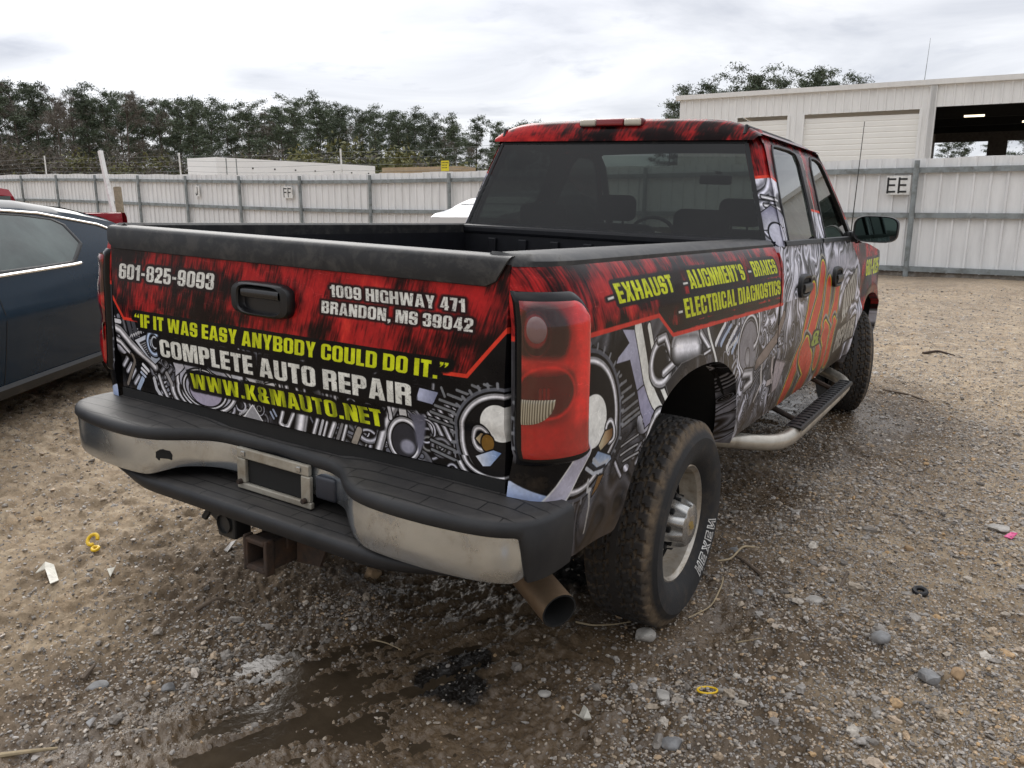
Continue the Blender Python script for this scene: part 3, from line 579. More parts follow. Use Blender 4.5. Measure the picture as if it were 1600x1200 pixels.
def printed(name, im, rough=.24, dirt=True, coat=.0):
    m, t, b = newmat(name); b.inputs['Specular IOR Level'].default_value = (.13 if im is IM_TG else .11) if dirt else .5; tx = t.nodes.new('ShaderNodeTexImage'); tx.image = im; tx.interpolation = 'Cubic'
    col = tx.outputs[0]; oc = ncoord(t); n = nnoise(t, 6, 7, .65, oc); fine = nnoise(t, 42, 5, .7, oc)
    if dirt:
        sp = t.nodes.new('ShaderNodeSeparateXYZ'); t.links.new(oc, sp.inputs[0])
        h = nmath(t, 'SUBTRACT', .86, sp.outputs[2]); h = nmath(t, 'MULTIPLY', h, 2.5)
        k = nmath(t, 'ADD', h, nmath(t, 'MULTIPLY', nmath(t, 'SUBTRACT', n, .62), 2.2)); k = nmath(t, 'MULTIPLY', nramp(t, k, [(0., 0.), (.75, 1.)]), .84)
        k = nmath(t, 'MULTIPLY', k, nmath(t, 'ADD', .6, nmath(t, 'MULTIPLY', fine, .7)))
        col = nmix(t, k, col, (.085, .062, .042, 1))
        dust = nmath(t, 'MULTIPLY', nramp(t, nnoise(t, 3.2, 8, .7, oc), [(.45, 0.), (.8, 1.)]), .03); col = nmix(t, dust, col, (.3, .27, .24, 1))
        t.links.new(nmath(t, 'ADD', rough, nmath(t, 'MULTIPLY', nmath(t, 'ADD', k, dust), .5)), b.inputs['Roughness'])
    else: b.inputs['Roughness'].default_value = rough
    t.links.new(col, b.inputs['Base Color']); b.inputs['Coat Weight'].default_value = coat; b.inputs['Coat Roughness'].default_value = .1
    nbump(t, nnoise(t, 9, 3, .5, oc), .05, .01, b); return m
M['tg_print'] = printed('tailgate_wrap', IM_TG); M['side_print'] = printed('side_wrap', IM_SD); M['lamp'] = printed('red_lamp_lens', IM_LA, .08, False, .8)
# ================================================================== GROUND
F2 = np.array([-math.sin(YAW), math.cos(YAW)]); R2 = np.array([math.cos(YAW), math.sin(YAW)])
def blob(x, y, px, py, rx, ry=None, ang=0.):           # soft spot at a place seen in the photograph, turned by ang
    g0 = gnd(px, py, -.03); dx, dy = x-g0[0], y-g0[1]; c, s_ = math.cos(ang), math.sin(ang)
    u, v = dx*c+dy*s_, -dx*s_+dy*c
    return np.exp(-((u/rx)**2+(v/(ry or rx))**2))
def base(x, y):
    wgt = 1-sstep(3., 10., np.hypot((x-.2)*1.0, (y-2.3)*.8)); lat = (x-CAM[0])*R2[0]+(y-CAM[1])*R2[1]
    pl = -.019 - .033*np.clip(x, -6, 5) - .0066*np.clip(y, -5, 9)
    return wgt*pl + .45*sstep(-3, -26, lat)
def masks(x, y):
    wet = np.zeros_like(x)
    for px, py, rx, ry, a in ((640,1010,.55,.22,.75),(560,1060,.6,.24,.8),(400,1130,.55,.26,.8),(300,1180,.5,.24,.8),(760,960,.45,.30,.4),(900,1010,.35,.25,0),(850,1120,.55,.28,.3),(680,1150,.45,.2,.6),(1000,1030,.22,.12,0),(820,1050,.4,.3,0),
                              (1270,640,.55,.9,.2),(1345,645,.35,.4,0),(1240,690,.4,.4,0),(1180,760,.3,.4,0),(1120,960,.18,.3,0),(700,920,.5,.2,.3)):
        wet = np.maximum(wet, blob(x, y, px, py, rx, ry, a))
    depth = (x-CAM[0])*F2[0]+(y-CAM[1])*F2[1]; lat = (x-CAM[0])*R2[0]+(y-CAM[1])*R2[1]
    gr = 1.25*sstep(.35, 1.7, lat+.9*(fbm(x*.9, y*.9, 3)-.5)*2)
    mud = np.maximum(blob(x, y, 1200, 1000, .55, .35, .5), blob(x, y, 1180, 880, .4, .5, .3)); gr = gr*(1-.85*mud)
    for px, py, r in ((1050,1100,.30),(960,1060,.25),(1000,1180,.30),(1180,930,.3),(250,1060,.35),(330,1030,.3),(560,960,.2),(160,1120,.25),(640,900,.3)):
        gr = np.maximum(gr, .85*blob(x, y, px, py, r))
    gr = np.clip(gr*(.42+.95*sstep(.36, .58, fbm(x*1.5+5, y*1.5, 4)))*(1-.85*wet), 0, 1)
    for px, py, rx, ry, a in ((620,1060,1.0,.8,.4),(900,1060,1.0,.8,0),(420,960,.7,.45,.3),(640,930,.8,.4,.3),(1150,800,.28,.6,.3),(1390,630,.6,.7,.3),(250,1150,.7,.5,0)): mud = np.maximum(mud, .9*blob(x, y, px, py, rx, ry, a))
    return np.clip(wet, 0, 1), gr, mud
def ground_z(x, y, fine=True):
    wet, gr, mud = masks(x, y); b = base(x, y); near = np.hypot(x-CAM[0], y-CAM[1]); k = 1/(1+(near/9.)**2)
    h = (fbm(x*.45, y*.45, 3)-.5)*.10*sstep(3, 12, near) + (fbm(x*1.7, y*1.7, 3)-.5)*.06
    if fine:
        rough = fbm(x*.8+9, y*.8, 2)
        cl = fbm(x*9, y*9, 4, .68); h = h + (cl-.5)*.066*k
        rd = 1-np.abs(2*fbm(x*5.5+3, y*5.5, 4, .6)-1); h = h + k*.035*sstep(.55, 1., rd)*sstep(.35, .6, rough)*(1-.3*gr)
        h = h + (np.abs(fbm(x*30, y*30, 3, .65)-.5)*2)**.8*.026*k + (vnoise(x*95, y*95)-.5)*.006*k
        # ruts pressed by tyres, roughly along the truck
        for cx, wv in ((.86, .0), (-.88, .0), (2.55, .15), (3.3, .2)):
            t = x-cx-.10*np.sin(y*.9+cx)-wv*(y-1); rut = np.exp(-(t/.15)**2); edge = np.exp(-((np.abs(t)-.24)/.07)**2)
            act = sstep(-.2, -1.4, y)+sstep(5.5, 7, y) if wv == 0 else .6
            lug = .5+.5*np.sin(y*62+14*np.sign(t)*t)
            h = h + act*k*(-.03*rut + .024*edge*(.4+fbm(x*6, y*6, 2)) + .008*rut*(lug > .55))
    h = h*(1-.42*wet) - wet*.034
    ga, gb = gnd(700, 1010, -.03), gnd(230, 1190, -.03); an_ = math.atan2(gb[1]-ga[1], gb[0]-ga[0]); uu, vv = x*math.cos(an_)+y*math.sin(an_), -x*math.sin(an_)+y*math.cos(an_)
    h = h + blob(x, y, 480, 1090, 1.2, .5, an_)*.055*(fbm(uu*3.2, vv*19, 4, .6)-.5)      # churned, combed mud in the wet track
    # ground packed flat under the tyres
    for tx, ty, dz in TYRE_CONTACT:
        q = np.exp(-(((x-tx)/.26)**4+((y-ty)/.30)**4)); h = h*(1-q)+q*(dz-b)
    return b+h
TYRE_CONTACT = [(.86, 1.04, -.052), (-.88, 1.05, .006), (.88, 4.96, -.078), (-.86, 4.98, -.012)]
ang = np.concatenate([np.linspace(-math.pi, RAD(-42), 60, endpoint=False), np.linspace(RAD(-42), RAD(42), 660, endpoint=False), np.linspace(RAD(42), math.pi, 60, endpoint=False)])
rad = np.concatenate([np.geomspace(.25, 1.2, 12, endpoint=False), np.geomspace(1.2, 16, 640, endpoint=False), np.geomspace(16, 700, 110)])
A_, R_ = np.meshgrid(ang, rad); gx = CAM[0]+R_*np.sin(A_-YAW); gy = CAM[1]+R_*np.cos(A_-YAW)
gz = ground_z(gx, gy); wet, grv, mudm = masks(gx, gy)
def big_mesh(name, V, Fq, mat_, smooth=True):
    me = bpy.data.meshes.new(name); n = len(Fq); k = Fq.shape[1]
    me.vertices.add(len(V)); me.vertices.foreach_set('co', V.astype(np.float32).ravel()); me.loops.add(n*k); me.loops.foreach_set('vertex_index', Fq.astype(np.int32).ravel())
    me.polygons.add(n); me.polygons.foreach_set('loop_start', np.arange(0, n*k, k, dtype=np.int32)); me.polygons.foreach_set('loop_total', np.full(n, k, np.int32)) if False else None
    me.update(calc_edges=True); me.validate()
    me.polygons.foreach_set('use_smooth', np.full(n, smooth)); me.materials.append(mat_)
    o = bpy.data.objects.new(name, me); COL.objects.link(o); return o
nR, nA = gx.shape; ii, jj = np.meshgrid(np.arange(nR-1), np.arange(nA), indexing='ij'); j2 = (jj+1) % nA
GF = np.stack([ii*nA+jj, ii*nA+j2, (ii+1)*nA+j2, (ii+1)*nA+jj], -1).reshape(-1, 4)
def ground_mat():
    m, t, b = newmat('muddy_gravel'); at_ = lambda n: (lambda q: (setattr(q, 'attribute_name', n), q.outputs['Fac'])[1])(t.nodes.new('ShaderNodeAttribute'))
    oc = ncoord(t); wet, gr, md = at_('wet'), at_('gravel'), at_('mud')
    n1 = nnoise(t, .9, 8, .62, oc); n2 = nnoise(t, 9, 8, .68, oc); n3 = nnoise(t, 60, 4, .6, oc)
    dry = nramp(t, n2, [(.30, (.135, .096, .058, 1)), (.5, (.285, .215, .138, 1)), (.74, (.45, .365, .255, 1))])
    och = nramp(t, nnoise(t, 2.4, 6, .65, oc), [(.56, 0.), (.72, .55)]); dry = nmix(t, och, dry, (.32, .205, .10, 1))
    mudc = nramp(t, n2, [(.3, (.062, .042, .025, 1)), (.7, (.145, .102, .062, 1))])
    k = nmath(t, 'ADD', nmath(t, 'MULTIPLY', wet, 1.4), nmath(t, 'MULTIPLY', md, .7)); k = nmath(t, 'ADD', k, nmath(t, 'MULTIPLY', nmath(t, 'SUBTRACT', n1, .42), 1.5))
    kk = nramp(t, k, [(.05, 0.), (.6, 1.)]); col = nmix(t, kk, dry, mudc)
    # small stones pressed in the ground
    stones = None
    for sc, thr in ((46., .36), (95., .40), (19., .22)):
        v = t.nodes.new('ShaderNodeTexVoronoi'); v.inputs['Scale'].default_value = sc; t.links.new(oc, v.inputs['Vector']); v.inputs['Randomness'].default_value = 1
        sp = t.nodes.new('ShaderNodeSeparateColor'); t.links.new(v.outputs['Color'], sp.inputs[0])
        cc = nramp(t, sp.outputs[0], [(0., (.09, .085, .085, 1)), (.3, (.22, .20, .185, 1)), (.55, (.36, .345, .33, 1)), (.75, (.32, .22, .13, 1)), (1., (.5, .47, .43, 1))])
        ins = nramp(t, v.outputs['Distance'], [(thr*.75, 1.), (thr, 0.)])
        pres = nmath(t, 'LESS_THAN', sp.outputs[1], nmath(t, 'ADD', nmath(t, 'MULTIPLY', gr, .7), .22)); q = nmath(t, 'MULTIPLY', ins, pres)
        q = nmath(t, 'MULTIPLY', q, nmath(t, 'SUBTRACT', 1., nmath(t, 'MULTIPLY', wet, .9))); col = nmix(t, nmath(t, 'MULTIPLY', q, .88), col, cc)
        hh = nmath(t, 'MULTIPLY', q, 1.0/sc*30); stones = hh if stones is None else nmath(t, 'ADD', stones, hh)
    # slick of oil by the puddle
    oil = at_('oil'); col = nmix(t, nramp(t, nmath(t, 'ADD', oil, nmath(t, 'MULTIPLY', nmath(t, 'SUBTRACT', n2, .5), .9)), [(.42, 0.), (.6, .93)]), col, (.006, .006, .006, 1))
    t.links.new(col, b.inputs['Base Color'])
    rg = nmath(t, 'ADD', nmath(t, 'MULTIPLY', wet, 1.35), nmath(t, 'MULTIPLY', nmath(t, 'SUBTRACT', n2, .5), .8)); rr = nramp(t, rg, [(.2, .9), (.72, .20)]); t.links.new(rr, b.inputs['Roughness'])
    h = nmath(t, 'ADD', nmath(t, 'MULTIPLY', n2, .5), nmath(t, 'MULTIPLY', n3, .35)); h = nmath(t, 'ADD', h, nmath(t, 'MULTIPLY', stones, .9))
    nbump(t, h, .85, .022, b); return m
M['ground'] = ground_mat()
ground = big_mesh('ground', np.stack([gx, gy, gz], -1).reshape(-1, 3), GF, M['ground']); tag(ground, kind='structure')
def vattr(o, n, a): o.data.attributes.new(n, 'FLOAT', 'POINT').data.foreach_set('value', a.astype(np.float32).ravel())
vattr(ground, 'wet', wet); vattr(ground, 'gravel', grv); vattr(ground, 'mud', mudm)
vattr(ground, 'oil', np.maximum(np.maximum(blob(gx, gy, 705, 1062, .16, .13), .9*blob(gx, gy, 735, 1020, .12, .10)), .85*blob(gx, gy, 870, 890, .30, .22)))
def puddle_mat():
    m, t, b = newmat('puddle_water'); oc = ncoord(t); n = nnoise(t, 5, 5, .6, oc)
    t.links.new(nramp(t, n, [(.3, (.030, .022, .014, 1)), (.7, (.070, .052, .034, 1))]), b.inputs['Base Color']); b.inputs['Roughness'].default_value = .16; b.inputs['IOR'].default_value = 1.33
    nbump(t, nnoise(t, 26, 4, .55, oc), .22, .01, b); return m
M['puddle'] = puddle_mat()
for px, py, rx, ry, a, dz in ((500,1085,1.25,.46,.80,.027),(840,1040,.85,.62,.3,.037),(1270,660,1.1,1.3,.2,.032)):
    g0 = gnd(px, py, -.04); mb = MB(); P = []
    for rr in np.linspace(0.001, 1, 8):
        row = []
        for th in np.linspace(0, 2*math.pi, 40, endpoint=False):
            u, v = rr*rx*math.cos(th), rr*ry*math.sin(th); x = g0[0]+u*math.cos(a)-v*math.sin(a); y = g0[1]+u*math.sin(a)+v*math.cos(a)
            row.append((x, y, float(base(np.array(x), np.array(y)))-dz))
        P.append(row)
    mb.grid(P, cv=True); o = mb.build('puddle', M['puddle'], smooth=True, fix=False); tag(o, kind='structure')
# ------------------------------------------------------------------ loose gravel
def ico(sub):
    bm = bmesh.new(); bmesh.ops.create_icosphere(bm, subdivisions=sub, radius=1.); v = np.array([q.co[:] for q in bm.verts]); f = np.array([[q.index for q in x.verts] for x in bm.faces]); bm.free(); return v, f
def gravel_mat():
    m, t, b = newmat('mixed_gravel'); g = t.nodes.new('ShaderNodeNewGeometry'); c = nramp(t, g.outputs['Random Per Island'], [(0., (.13, .12, .108, 1)), (.28, (.27, .248, .222, 1)), (.5, (.43, .41, .385, 1)), (.66, (.37, .29, .20, 1)), (.80, (.54, .50, .44, 1)), (.88, (.47, .30, .14, 1)), (1., (.58, .55, .51, 1))])
    n = nnoise(t, 90, 4, .6, ncoord(t)); c = nmix(t, nramp(t, n, [(.35, .55), (.65, 0.)]), c, (.12, .09, .065, 1)); t.links.new(c, b.inputs['Base Color']); b.inputs['Roughness'].default_value = .75
    nbump(t, n, .3, .003, b); return m
M['gravel'] = gravel_mat()
def scatter(n, rmin, rmax, s0, s1, sub, lo, seed):
    r_ = np.random.RandomState(seed); rr = np.exp(r_.uniform(math.log(rmin), math.log(rmax), n*6)); aa = r_.uniform(RAD(-40), RAD(40), n*6)
    x = CAM[0]+rr*np.sin(aa-YAW); y = CAM[1]+rr*np.cos(aa-YAW); wt, gr, md = masks(x, y)
    k = r_.rand(len(x)) < np.clip(gr*1.1+lo*(1-.9*wt), 0, 1)*np.where((np.abs(x) < .75) & (y > .5) & (y < 5.5), .3, 1); x, y = x[k][:n], y[k][:n]; z = ground_z(x, y); n = len(x)
    v0, f0 = ico(sub); s_ = (s0*(s1/s0)**(r_.rand(n)**2.2))*(1+.03*np.hypot(x-CAM[0], y-CAM[1])); sc = np.stack([s_*r_.uniform(.7, 1.5, n), s_*r_.uniform(.6, 1.1, n), s_*r_.uniform(.3, .8, n)], -1)
    V = v0[None]*sc[:, None]*(1+.62*(r_.rand(n, len(v0), 1)-.5)); a = r_.uniform(0, 6.28, n); ca, sa = np.cos(a)[:, None], np.sin(a)[:, None]; ti = r_.uniform(-.5, .5, n)[:, None]
    X, Y, Z = V[..., 0], V[..., 1], V[..., 2]; Y, Z = Y*np.cos(ti)-Z*np.sin(ti), Y*np.sin(ti)+Z*np.cos(ti); X, Y = X*ca-Y*sa, X*sa+Y*ca
    V = np.stack([X+x[:, None], Y+y[:, None], Z+(z+sc[:, 2]*.25)[:, None]], -1)
    return V.reshape(-1, 3), (f0[None]+(np.arange(n)*len(v0))[:, None, None]).reshape(-1, 3)
Vs, Fs, off = [], [], 0
for a in ((62000, 1.6, 8.5, .003, .0090, 1, .17, 1), (24000, 4, 17, .005, .014, 1, .12, 2), (800, 1.7, 12, .010, .022, 2, .015, 3)):
    V, F_ = scatter(*a); Vs.append(V); Fs.append(F_+off); off += len(V)
gravel = big_mesh('gravel', np.concatenate(Vs), np.concatenate(Fs), M['gravel'], smooth=False); tag(gravel, 'small grey and brown stones scattered over the mud', 'gravel', kind='stuff')
# ================================================================== FENCE
FP0 = at(1420, 318, 17.4); fdir = at(-1060, 318, 1) - CAM; fdir[2] = 0; fdir /= np.linalg.norm(fdir); fnor = np.array([fdir[1], -fdir[0], 0.])   # towards the far left
if np.dot(fnor, CAM-FP0) < 0: fnor = -fnor                                                                                            # facing the yard
def fgz(s_): return float(base(np.array(FP0[0]+fdir[0]*s_), np.array(FP0[1]+fdir[1]*s_)))
def fpt(s_, h, off=0.): p = FP0+fdir*s_+fnor*off; return (p[0], p[1], fgz(s_)+h)
S0, S1 = -13., 62.; FH = 2.47
def rib_mat(name, c, streak=.25, dirt=(.33, .30, .26, 1), fl=.35):
    m, t, b = newmat(name); oc = ncoord(t); mp = t.nodes.new('ShaderNodeMapping'); mp.inputs['Scale'].default_value = (1.6, 1.6, .22); t.links.new(oc, mp.inputs[0])
    n = nnoise(t, 3.5, 7, .65, mp.outputs[0]); n2 = nnoise(t, .35, 4, .5, oc); lo = tuple(q*(1-streak) for q in c)+(1,)
    col = nmix(t, nramp(t, n, [(.4, 0.), (.72, 1.)]), c+(1,), lo); col = nmix(t, nmath(t, 'MULTIPLY', nramp(t, n2, [(.4, 0.), (.7, 1.)]), fl), col, dirt)
    t.links.new(col, b.inputs['Base Color']); b.inputs['Roughness'].default_value = .55; nbump(t, n2, .1, .03, b); return m
M['fence'] = rib_mat('fence_sheet', (.80, .80, .795), .20, (.66, .66, .65, 1), .35); M['building'] = rib_mat('building_sheet', (.80, .795, .775), .12, (.68, .675, .66, 1), .25)
fence = empty('metal_fence', fpt(0, 0), 0, 'long white corrugated metal fence on grey posts and rails around the yard', 'fence')
fence_inv = Matrix.Translation(-Vector(fence.location))
class WMB(MB):                                    # built in world coordinates, kept in the parent's frame
    def build(s, name, m, parent=None, **k):
        o = MB.build(s, name, m, parent, **k)
        if parent is not None: o.matrix_parent_inverse = parent.matrix_basis.inverted()
        return o
mb = WMB(); P = []; s_ = S0
while s_ < S1:
    for d, o_ in ((0, 0), (.195, 0), (.208, .042), (.245, .042), (.253, 0)):
        P.append([fpt(s_+d, h, o_) for h in (.07, .8, 1.6, FH+.012*math.sin(s_*3))])
    s_ += .305
mb.grid(P); mb.build('fence_sheet', M['fence'], fence)
for h in (.14, 1.28, 2.22):
    m2 = WMB(); P = []
    for q in np.arange(S0, S1, 3.66):
        P.append([fpt(q, h+dz, o_) for o_, dz in ((.035, -.055), (.105, -.055), (.105, .055), (.035, .055))])
    m2.grid(P, cv=True); m2.build('rail', M['galv'], fence)
for s_ in [-10., -6.7, -3.4, -.10, 3.1, 6.2, 9.35]+[12.63+3.31*k for k in range(15)]:
    m2 = WMB(); lean = rs.uniform(-.02, .02); m2.tube([fpt(s_, -.1, .15), fpt(s_+lean, 2.42, .15)], .055, 10); m2.build('post', M['galv'], fence, smooth=True)
m2 = WMB(); m2.grid([[fpt(q, h, o_) for h, o_ in ((-.12, .04), (.085, .04), (.085, -.02))] for q in np.arange(S0, S1, 2.)]); m2.build('kick_board', mat('fence_kick_board', (.30, .28, .25), .8, var=.3, dirt=MUD, dirt_amt=.5), fence)
def fs(px):                                        # distance along the fence at a photo column
    D = at(px, 300, 1)-CAM
    q = np.linalg.solve(np.array([[fdir[0], -D[0]], [fdir[1], -D[1]]]), np.array([CAM[0]-FP0[0], CAM[1]-FP0[1]])); return q[0]
GL2 = {'J': [[(.3,1),(.3,.12)],[(.3,.12),(.05,.02)],[(.05,.02),(0,.22)]], 'F': [[(0,0),(0,1)],[(0,.94),(.46,.94)],[(0,.52),(.38,.52)]], 'E': [[(0,0),(0,1)],[(0,.94),(.46,.94)],[(0,.52),(.42,.52)],[(0,.06),(.46,.06)]]}
def fence_sign(px, st, hz, sz, plate, label):
    s_ = fs(px); r = empty('letter_sign', fpt(s_, hz, .12), 0, label, 'sign', 'letter signs on the yard fence'); w_ = (.74*len(st)+.12)*sz
    b = WMB(); z0, z1 = hz-.15*sz, hz+1.18*sz; q = [fpt(s_+w_/2, z0, .115), fpt(s_-w_/2, z0, .115), fpt(s_-w_/2, z1, .115), fpt(s_+w_/2, z1, .115)]; q2 = [tuple(np.array(k)+fnor*.012) for k in q]
    b.add(q+q2, [(0,1,2,3), (7,6,5,4), (0,4,5,1), (1,5,6,2), (2,6,7,3), (3,7,4,0)]); b.build('plate', plate, r)
    for i, ch in enumerate(st):
        l = WMB(); n = 0
        for (xa, za), (xb, zb) in GL2[ch]:
            n += 1; e = np.array([xb-xa, zb-za]); e = e/np.hypot(*e); pn = np.array([-e[1], e[0]])*.065; A, B = np.array([xa, za])-e*.06, np.array([xb, zb])+e*.06
            pts = [A+pn, B+pn, B-pn, A-pn]; off_ = .129+.0015*n
            f3 = lambda p, o_: fpt(s_+w_/2-.12*sz-(p[0]+.74*i)*sz, hz+p[1]*sz, o_)
            l.add([f3(p, off_) for p in pts]+[f3(p, off_-.004) for p in pts], [(0,1,2,3), (0,4,5,1), (1,5,6,2), (2,6,7,3), (3,7,4,0)])
        l.build('letter', M['black_paint'], r)
fence_sign(313, 'J', 2.06-.36, .30, M['white_paint'], 'white plate with a black letter J on the fence far left')
fence_sign(454, 'FF', 2.07-.36, .30, M['white_paint'], 'white plate with black letters FF on the fence above the truck bed')
fence_sign(1404, 'EE', 1.76, .30, M['white_paint'], 'white plate with black letters EE on the fence right of the truck')
# thin poles with barbed wire above the fence
wire = empty('barbed_wire_line', fpt(fs(300), 2.3, -.1), 0, 'strands of barbed wire on thin pale poles above the fence on the left', 'wire')
POLES = [(74, 22), (283, 22), (534, 20), (-160, 22), (790, 18)]
for px, hh in POLES:
    s_ = fs(px); b = WMB(); b.tube([fpt(s_, .9, -.06), fpt(s_, 2.2, -.06), fpt(s_+.08, 3.30, -.10)], .03, 8); b.build('pole', M['white_paint'], wire, smooth=True)
ss = sorted([fs(p) for p, _ in POLES])
for k in range(4):
    b = WMB(); h = 2.6+.2*k; pts = []
    for a, c in zip(ss[:-1], ss[1:]):
        for t_ in np.linspace(0, 1, 7)[:-1]: pts.append(fpt(a+(c-a)*t_, h-.06*math.sin(math.pi*t_), -.09))
    pts.append(fpt(ss[-1], h, -.09)); b.tube(pts, .006, 4); b.build('wire', M['galv'], wire)
ys = empty('yellow_sign', fpt(fs(694), 2.55, -.08), 0, 'small yellow notice plate on the wire above the fence', 'sign')
b = WMB(); s_ = fs(694); b.add([fpt(s_+d, h, o_) for o_ in (-.07, -.055) for d, h in ((.15, 2.50), (-.15, 2.50), (-.15, 2.80), (.15, 2.80))], [(3,2,1,0), (4,5,6,7), (0,1,5,4), (1,2,6,5), (2,3,7,6), (3,0,4,7)])
b.build('plate', mat('yellow_sign_paint', (.66, .56, .02), .5), ys)
for r_ in range(3):
    b = WMB()
    for k in range(4 if r_ else 5):
        x0 = s_+.12-.055*k; h = 2.73-.075*r_; b.add([fpt(x0, h, -.053), fpt(x0-.035, h, -.053), fpt(x0-.035, h+.028, -.053), fpt(x0, h+.028, -.053)], [(0,1,2,3)])
    b.build('print_line', M['black_paint'], ys)
# ================================================================== BUILDING BEHIND THE FENCE
BA = at(1056, 318, 35.); BB = at(1600, 318, 29.0); bd = BB-BA; bd[2] = 0; bl = np.linalg.norm(bd); bd /= bl; bn = np.array([bd[1], -bd[0], 0])
if np.dot(bn, CAM-BA) < 0: bn = -bn
def bpt(s_, h, off=0.): p = BA+bd*s_+bn*off; return (p[0], p[1], h)
def bs(px):
    D = at(px, 195, 1)-CAM; q = np.linalg.solve(np.array([[bd[0], -D[0]], [bd[1], -D[1]]]), np.array([CAM[0]-BA[0], CAM[1]-BA[1]])); return q[0]
EV = 1.52+155/FPX*35.; BL = bl+16; DEP = 16.
bld = empty('metal_building', bpt(0, 0), 0, 'white metal workshop with roller doors and a dark open bay behind the fence', 'building')
d1, d2, d3, d4, o1, o2 = bs(1150), bs(1232), bs(1254), bs(1437), bs(1460), bs(1460)+7.2
DH = 1.52+133/FPX*(32.6)
def wallstrip(a, c, h0, h1, name='wall'):
    b = WMB(); P = []; s_ = a
    while s_ < c-1e-3:
        for d, o_ in ((0, 0), (.2, 0), (.22, .035), (.27, .035), (.29, 0)):
            if s_+d <= c: P.append([bpt(s_+d, h0, o_), bpt(s_+d, h1, o_)])
        s_ += .30
    P.append([bpt(c, h0), bpt(c, h1)]); b.grid(P); return b.build(name, M['building'], bld)
for a, c, h0, h1 in ((0, d1, 0, EV), (d1, d2, DH, EV), (d2, d3, 0, EV), (d3, d4, DH, EV), (d4, o1, 0, EV), (o1, o2, DH+.05, EV), (o2, BL, 0, EV)): wallstrip(a, c, h0, h1)
M['roller'] = mat('roller_door_paint', (.80, .785, .74), .5, var=.04, scale=.6)
M['trailer'] = mat('trailer_white', (.80, .80, .79), .4, var=.03, scale=.4)
for a, c in ((d1, d2), (d3, d4)):
    b = WMB(); P = []
    for k in range(int(DH/.21)):
        h = k*.21; P += [[bpt(a, h, -.11), bpt(c, h, -.11)], [bpt(a, h+.03, -.10), bpt(c, h+.03, -.10)], [bpt(a, h+.18, -.10), bpt(c, h+.18, -.10)], [bpt(a, h+.20, -.11), bpt(c, h+.20, -.11)]]
    b.grid(P); o = b.build('roller_door', M['roller'], bld)
    for q in (a, c):
        j = WMB(); j.add([bpt(q+dx, h, of) for dx in (-.05, .05) for h in (0, DH) for of in (-.14, .05)], [(0,1,3,2), (4,6,7,5), (0,4,5,1), (2,3,7,6), (1,5,7,3), (0,2,6,4)]); j.build('door_jamb', M['building'], bld)
for q in (d4+.35, o1-.12):
    j = WMB(); j.add([bpt(q+dx, h, of) for dx in (-.10, .10) for h in (0, EV-.05) for of in (.03, .12)], [(0,1,3,2), (4,6,7,5), (0,4,5,1), (2,3,7,6), (1,5,7,3), (0,2,6,4)]); j.build('downpipe', M['building'], bld)
b = WMB(); b.add([bpt(s_, h, of) for s_ in (-.15, BL) for of, h in ((0, EV-.06), (.16, EV-.04), (.18, EV+.14), (0, EV+.14))], [(0,1,2,3), (7,6,5,4), (0,4,5,1), (1,5,6,2), (2,6,7,3), (3,7,4,0)]); b.build('gutter', M['building'], bld)
b = WMB(); b.add([bpt(s_, h, of) for s_ in (-.1, BL) for of, h in ((-.02, EV+.10), (-DEP/2, EV+.5), (-DEP, EV+.10))], [(0,3,4,1), (1,4,5,2)]); b.build('roof', M['building'], bld)
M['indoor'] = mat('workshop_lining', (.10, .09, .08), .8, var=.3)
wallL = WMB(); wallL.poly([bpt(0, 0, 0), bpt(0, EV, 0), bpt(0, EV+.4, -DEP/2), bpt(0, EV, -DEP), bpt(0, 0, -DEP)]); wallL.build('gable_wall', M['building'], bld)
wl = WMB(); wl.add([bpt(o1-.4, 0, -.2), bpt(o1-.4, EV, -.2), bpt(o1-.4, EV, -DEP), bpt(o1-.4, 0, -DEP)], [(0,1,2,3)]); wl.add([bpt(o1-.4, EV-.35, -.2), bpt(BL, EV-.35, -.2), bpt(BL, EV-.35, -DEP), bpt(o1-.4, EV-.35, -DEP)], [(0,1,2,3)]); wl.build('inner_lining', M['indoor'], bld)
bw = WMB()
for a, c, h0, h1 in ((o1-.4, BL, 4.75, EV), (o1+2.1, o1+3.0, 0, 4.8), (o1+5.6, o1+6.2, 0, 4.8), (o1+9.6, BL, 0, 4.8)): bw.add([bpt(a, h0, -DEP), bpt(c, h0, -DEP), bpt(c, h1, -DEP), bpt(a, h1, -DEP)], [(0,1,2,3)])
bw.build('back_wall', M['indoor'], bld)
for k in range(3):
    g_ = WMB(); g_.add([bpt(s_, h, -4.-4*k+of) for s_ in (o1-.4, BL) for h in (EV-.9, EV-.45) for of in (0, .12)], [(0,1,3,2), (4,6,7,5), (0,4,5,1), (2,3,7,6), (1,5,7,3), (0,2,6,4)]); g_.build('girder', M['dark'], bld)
M['lamp_on'], t, b = newmat('lit_lamp'); b.inputs['Emission Color'].default_value = (1, .86, .6, 1); b.inputs['Emission Strength'].default_value = 1.6
for px, py, dd in ((1467, 186, 2.5), (1494, 202, 6.), (1520, 216, 9.5), (1580, 205, 6.5)):
    s_ = bs(px)+dd*.45; h = EV-1.0; b = WMB(); b.add([bpt(s_+x, h+z, -dd+y) for x in (-.35, .35) for y in (-.1, .1) for z in (0, .06)], [(0,1,3,2), (4,6,7,5), (0,4,5,1), (2,3,7,6), (1,5,7,3), (0,2,6,4)]); b.build('ceiling_light', M['lamp_on'], bld)
ant = empty('roof_antenna', bpt(bs(1436), EV), 0, 'thin whip antenna standing on the roof edge of the white building', 'antenna'); b = WMB(); b.tube([bpt(bs(1436), EV-.1, -.3), bpt(bs(1439), EV+1.65, -.3)], [.016, .006], 6); b.build('mast', M['galv'], ant)
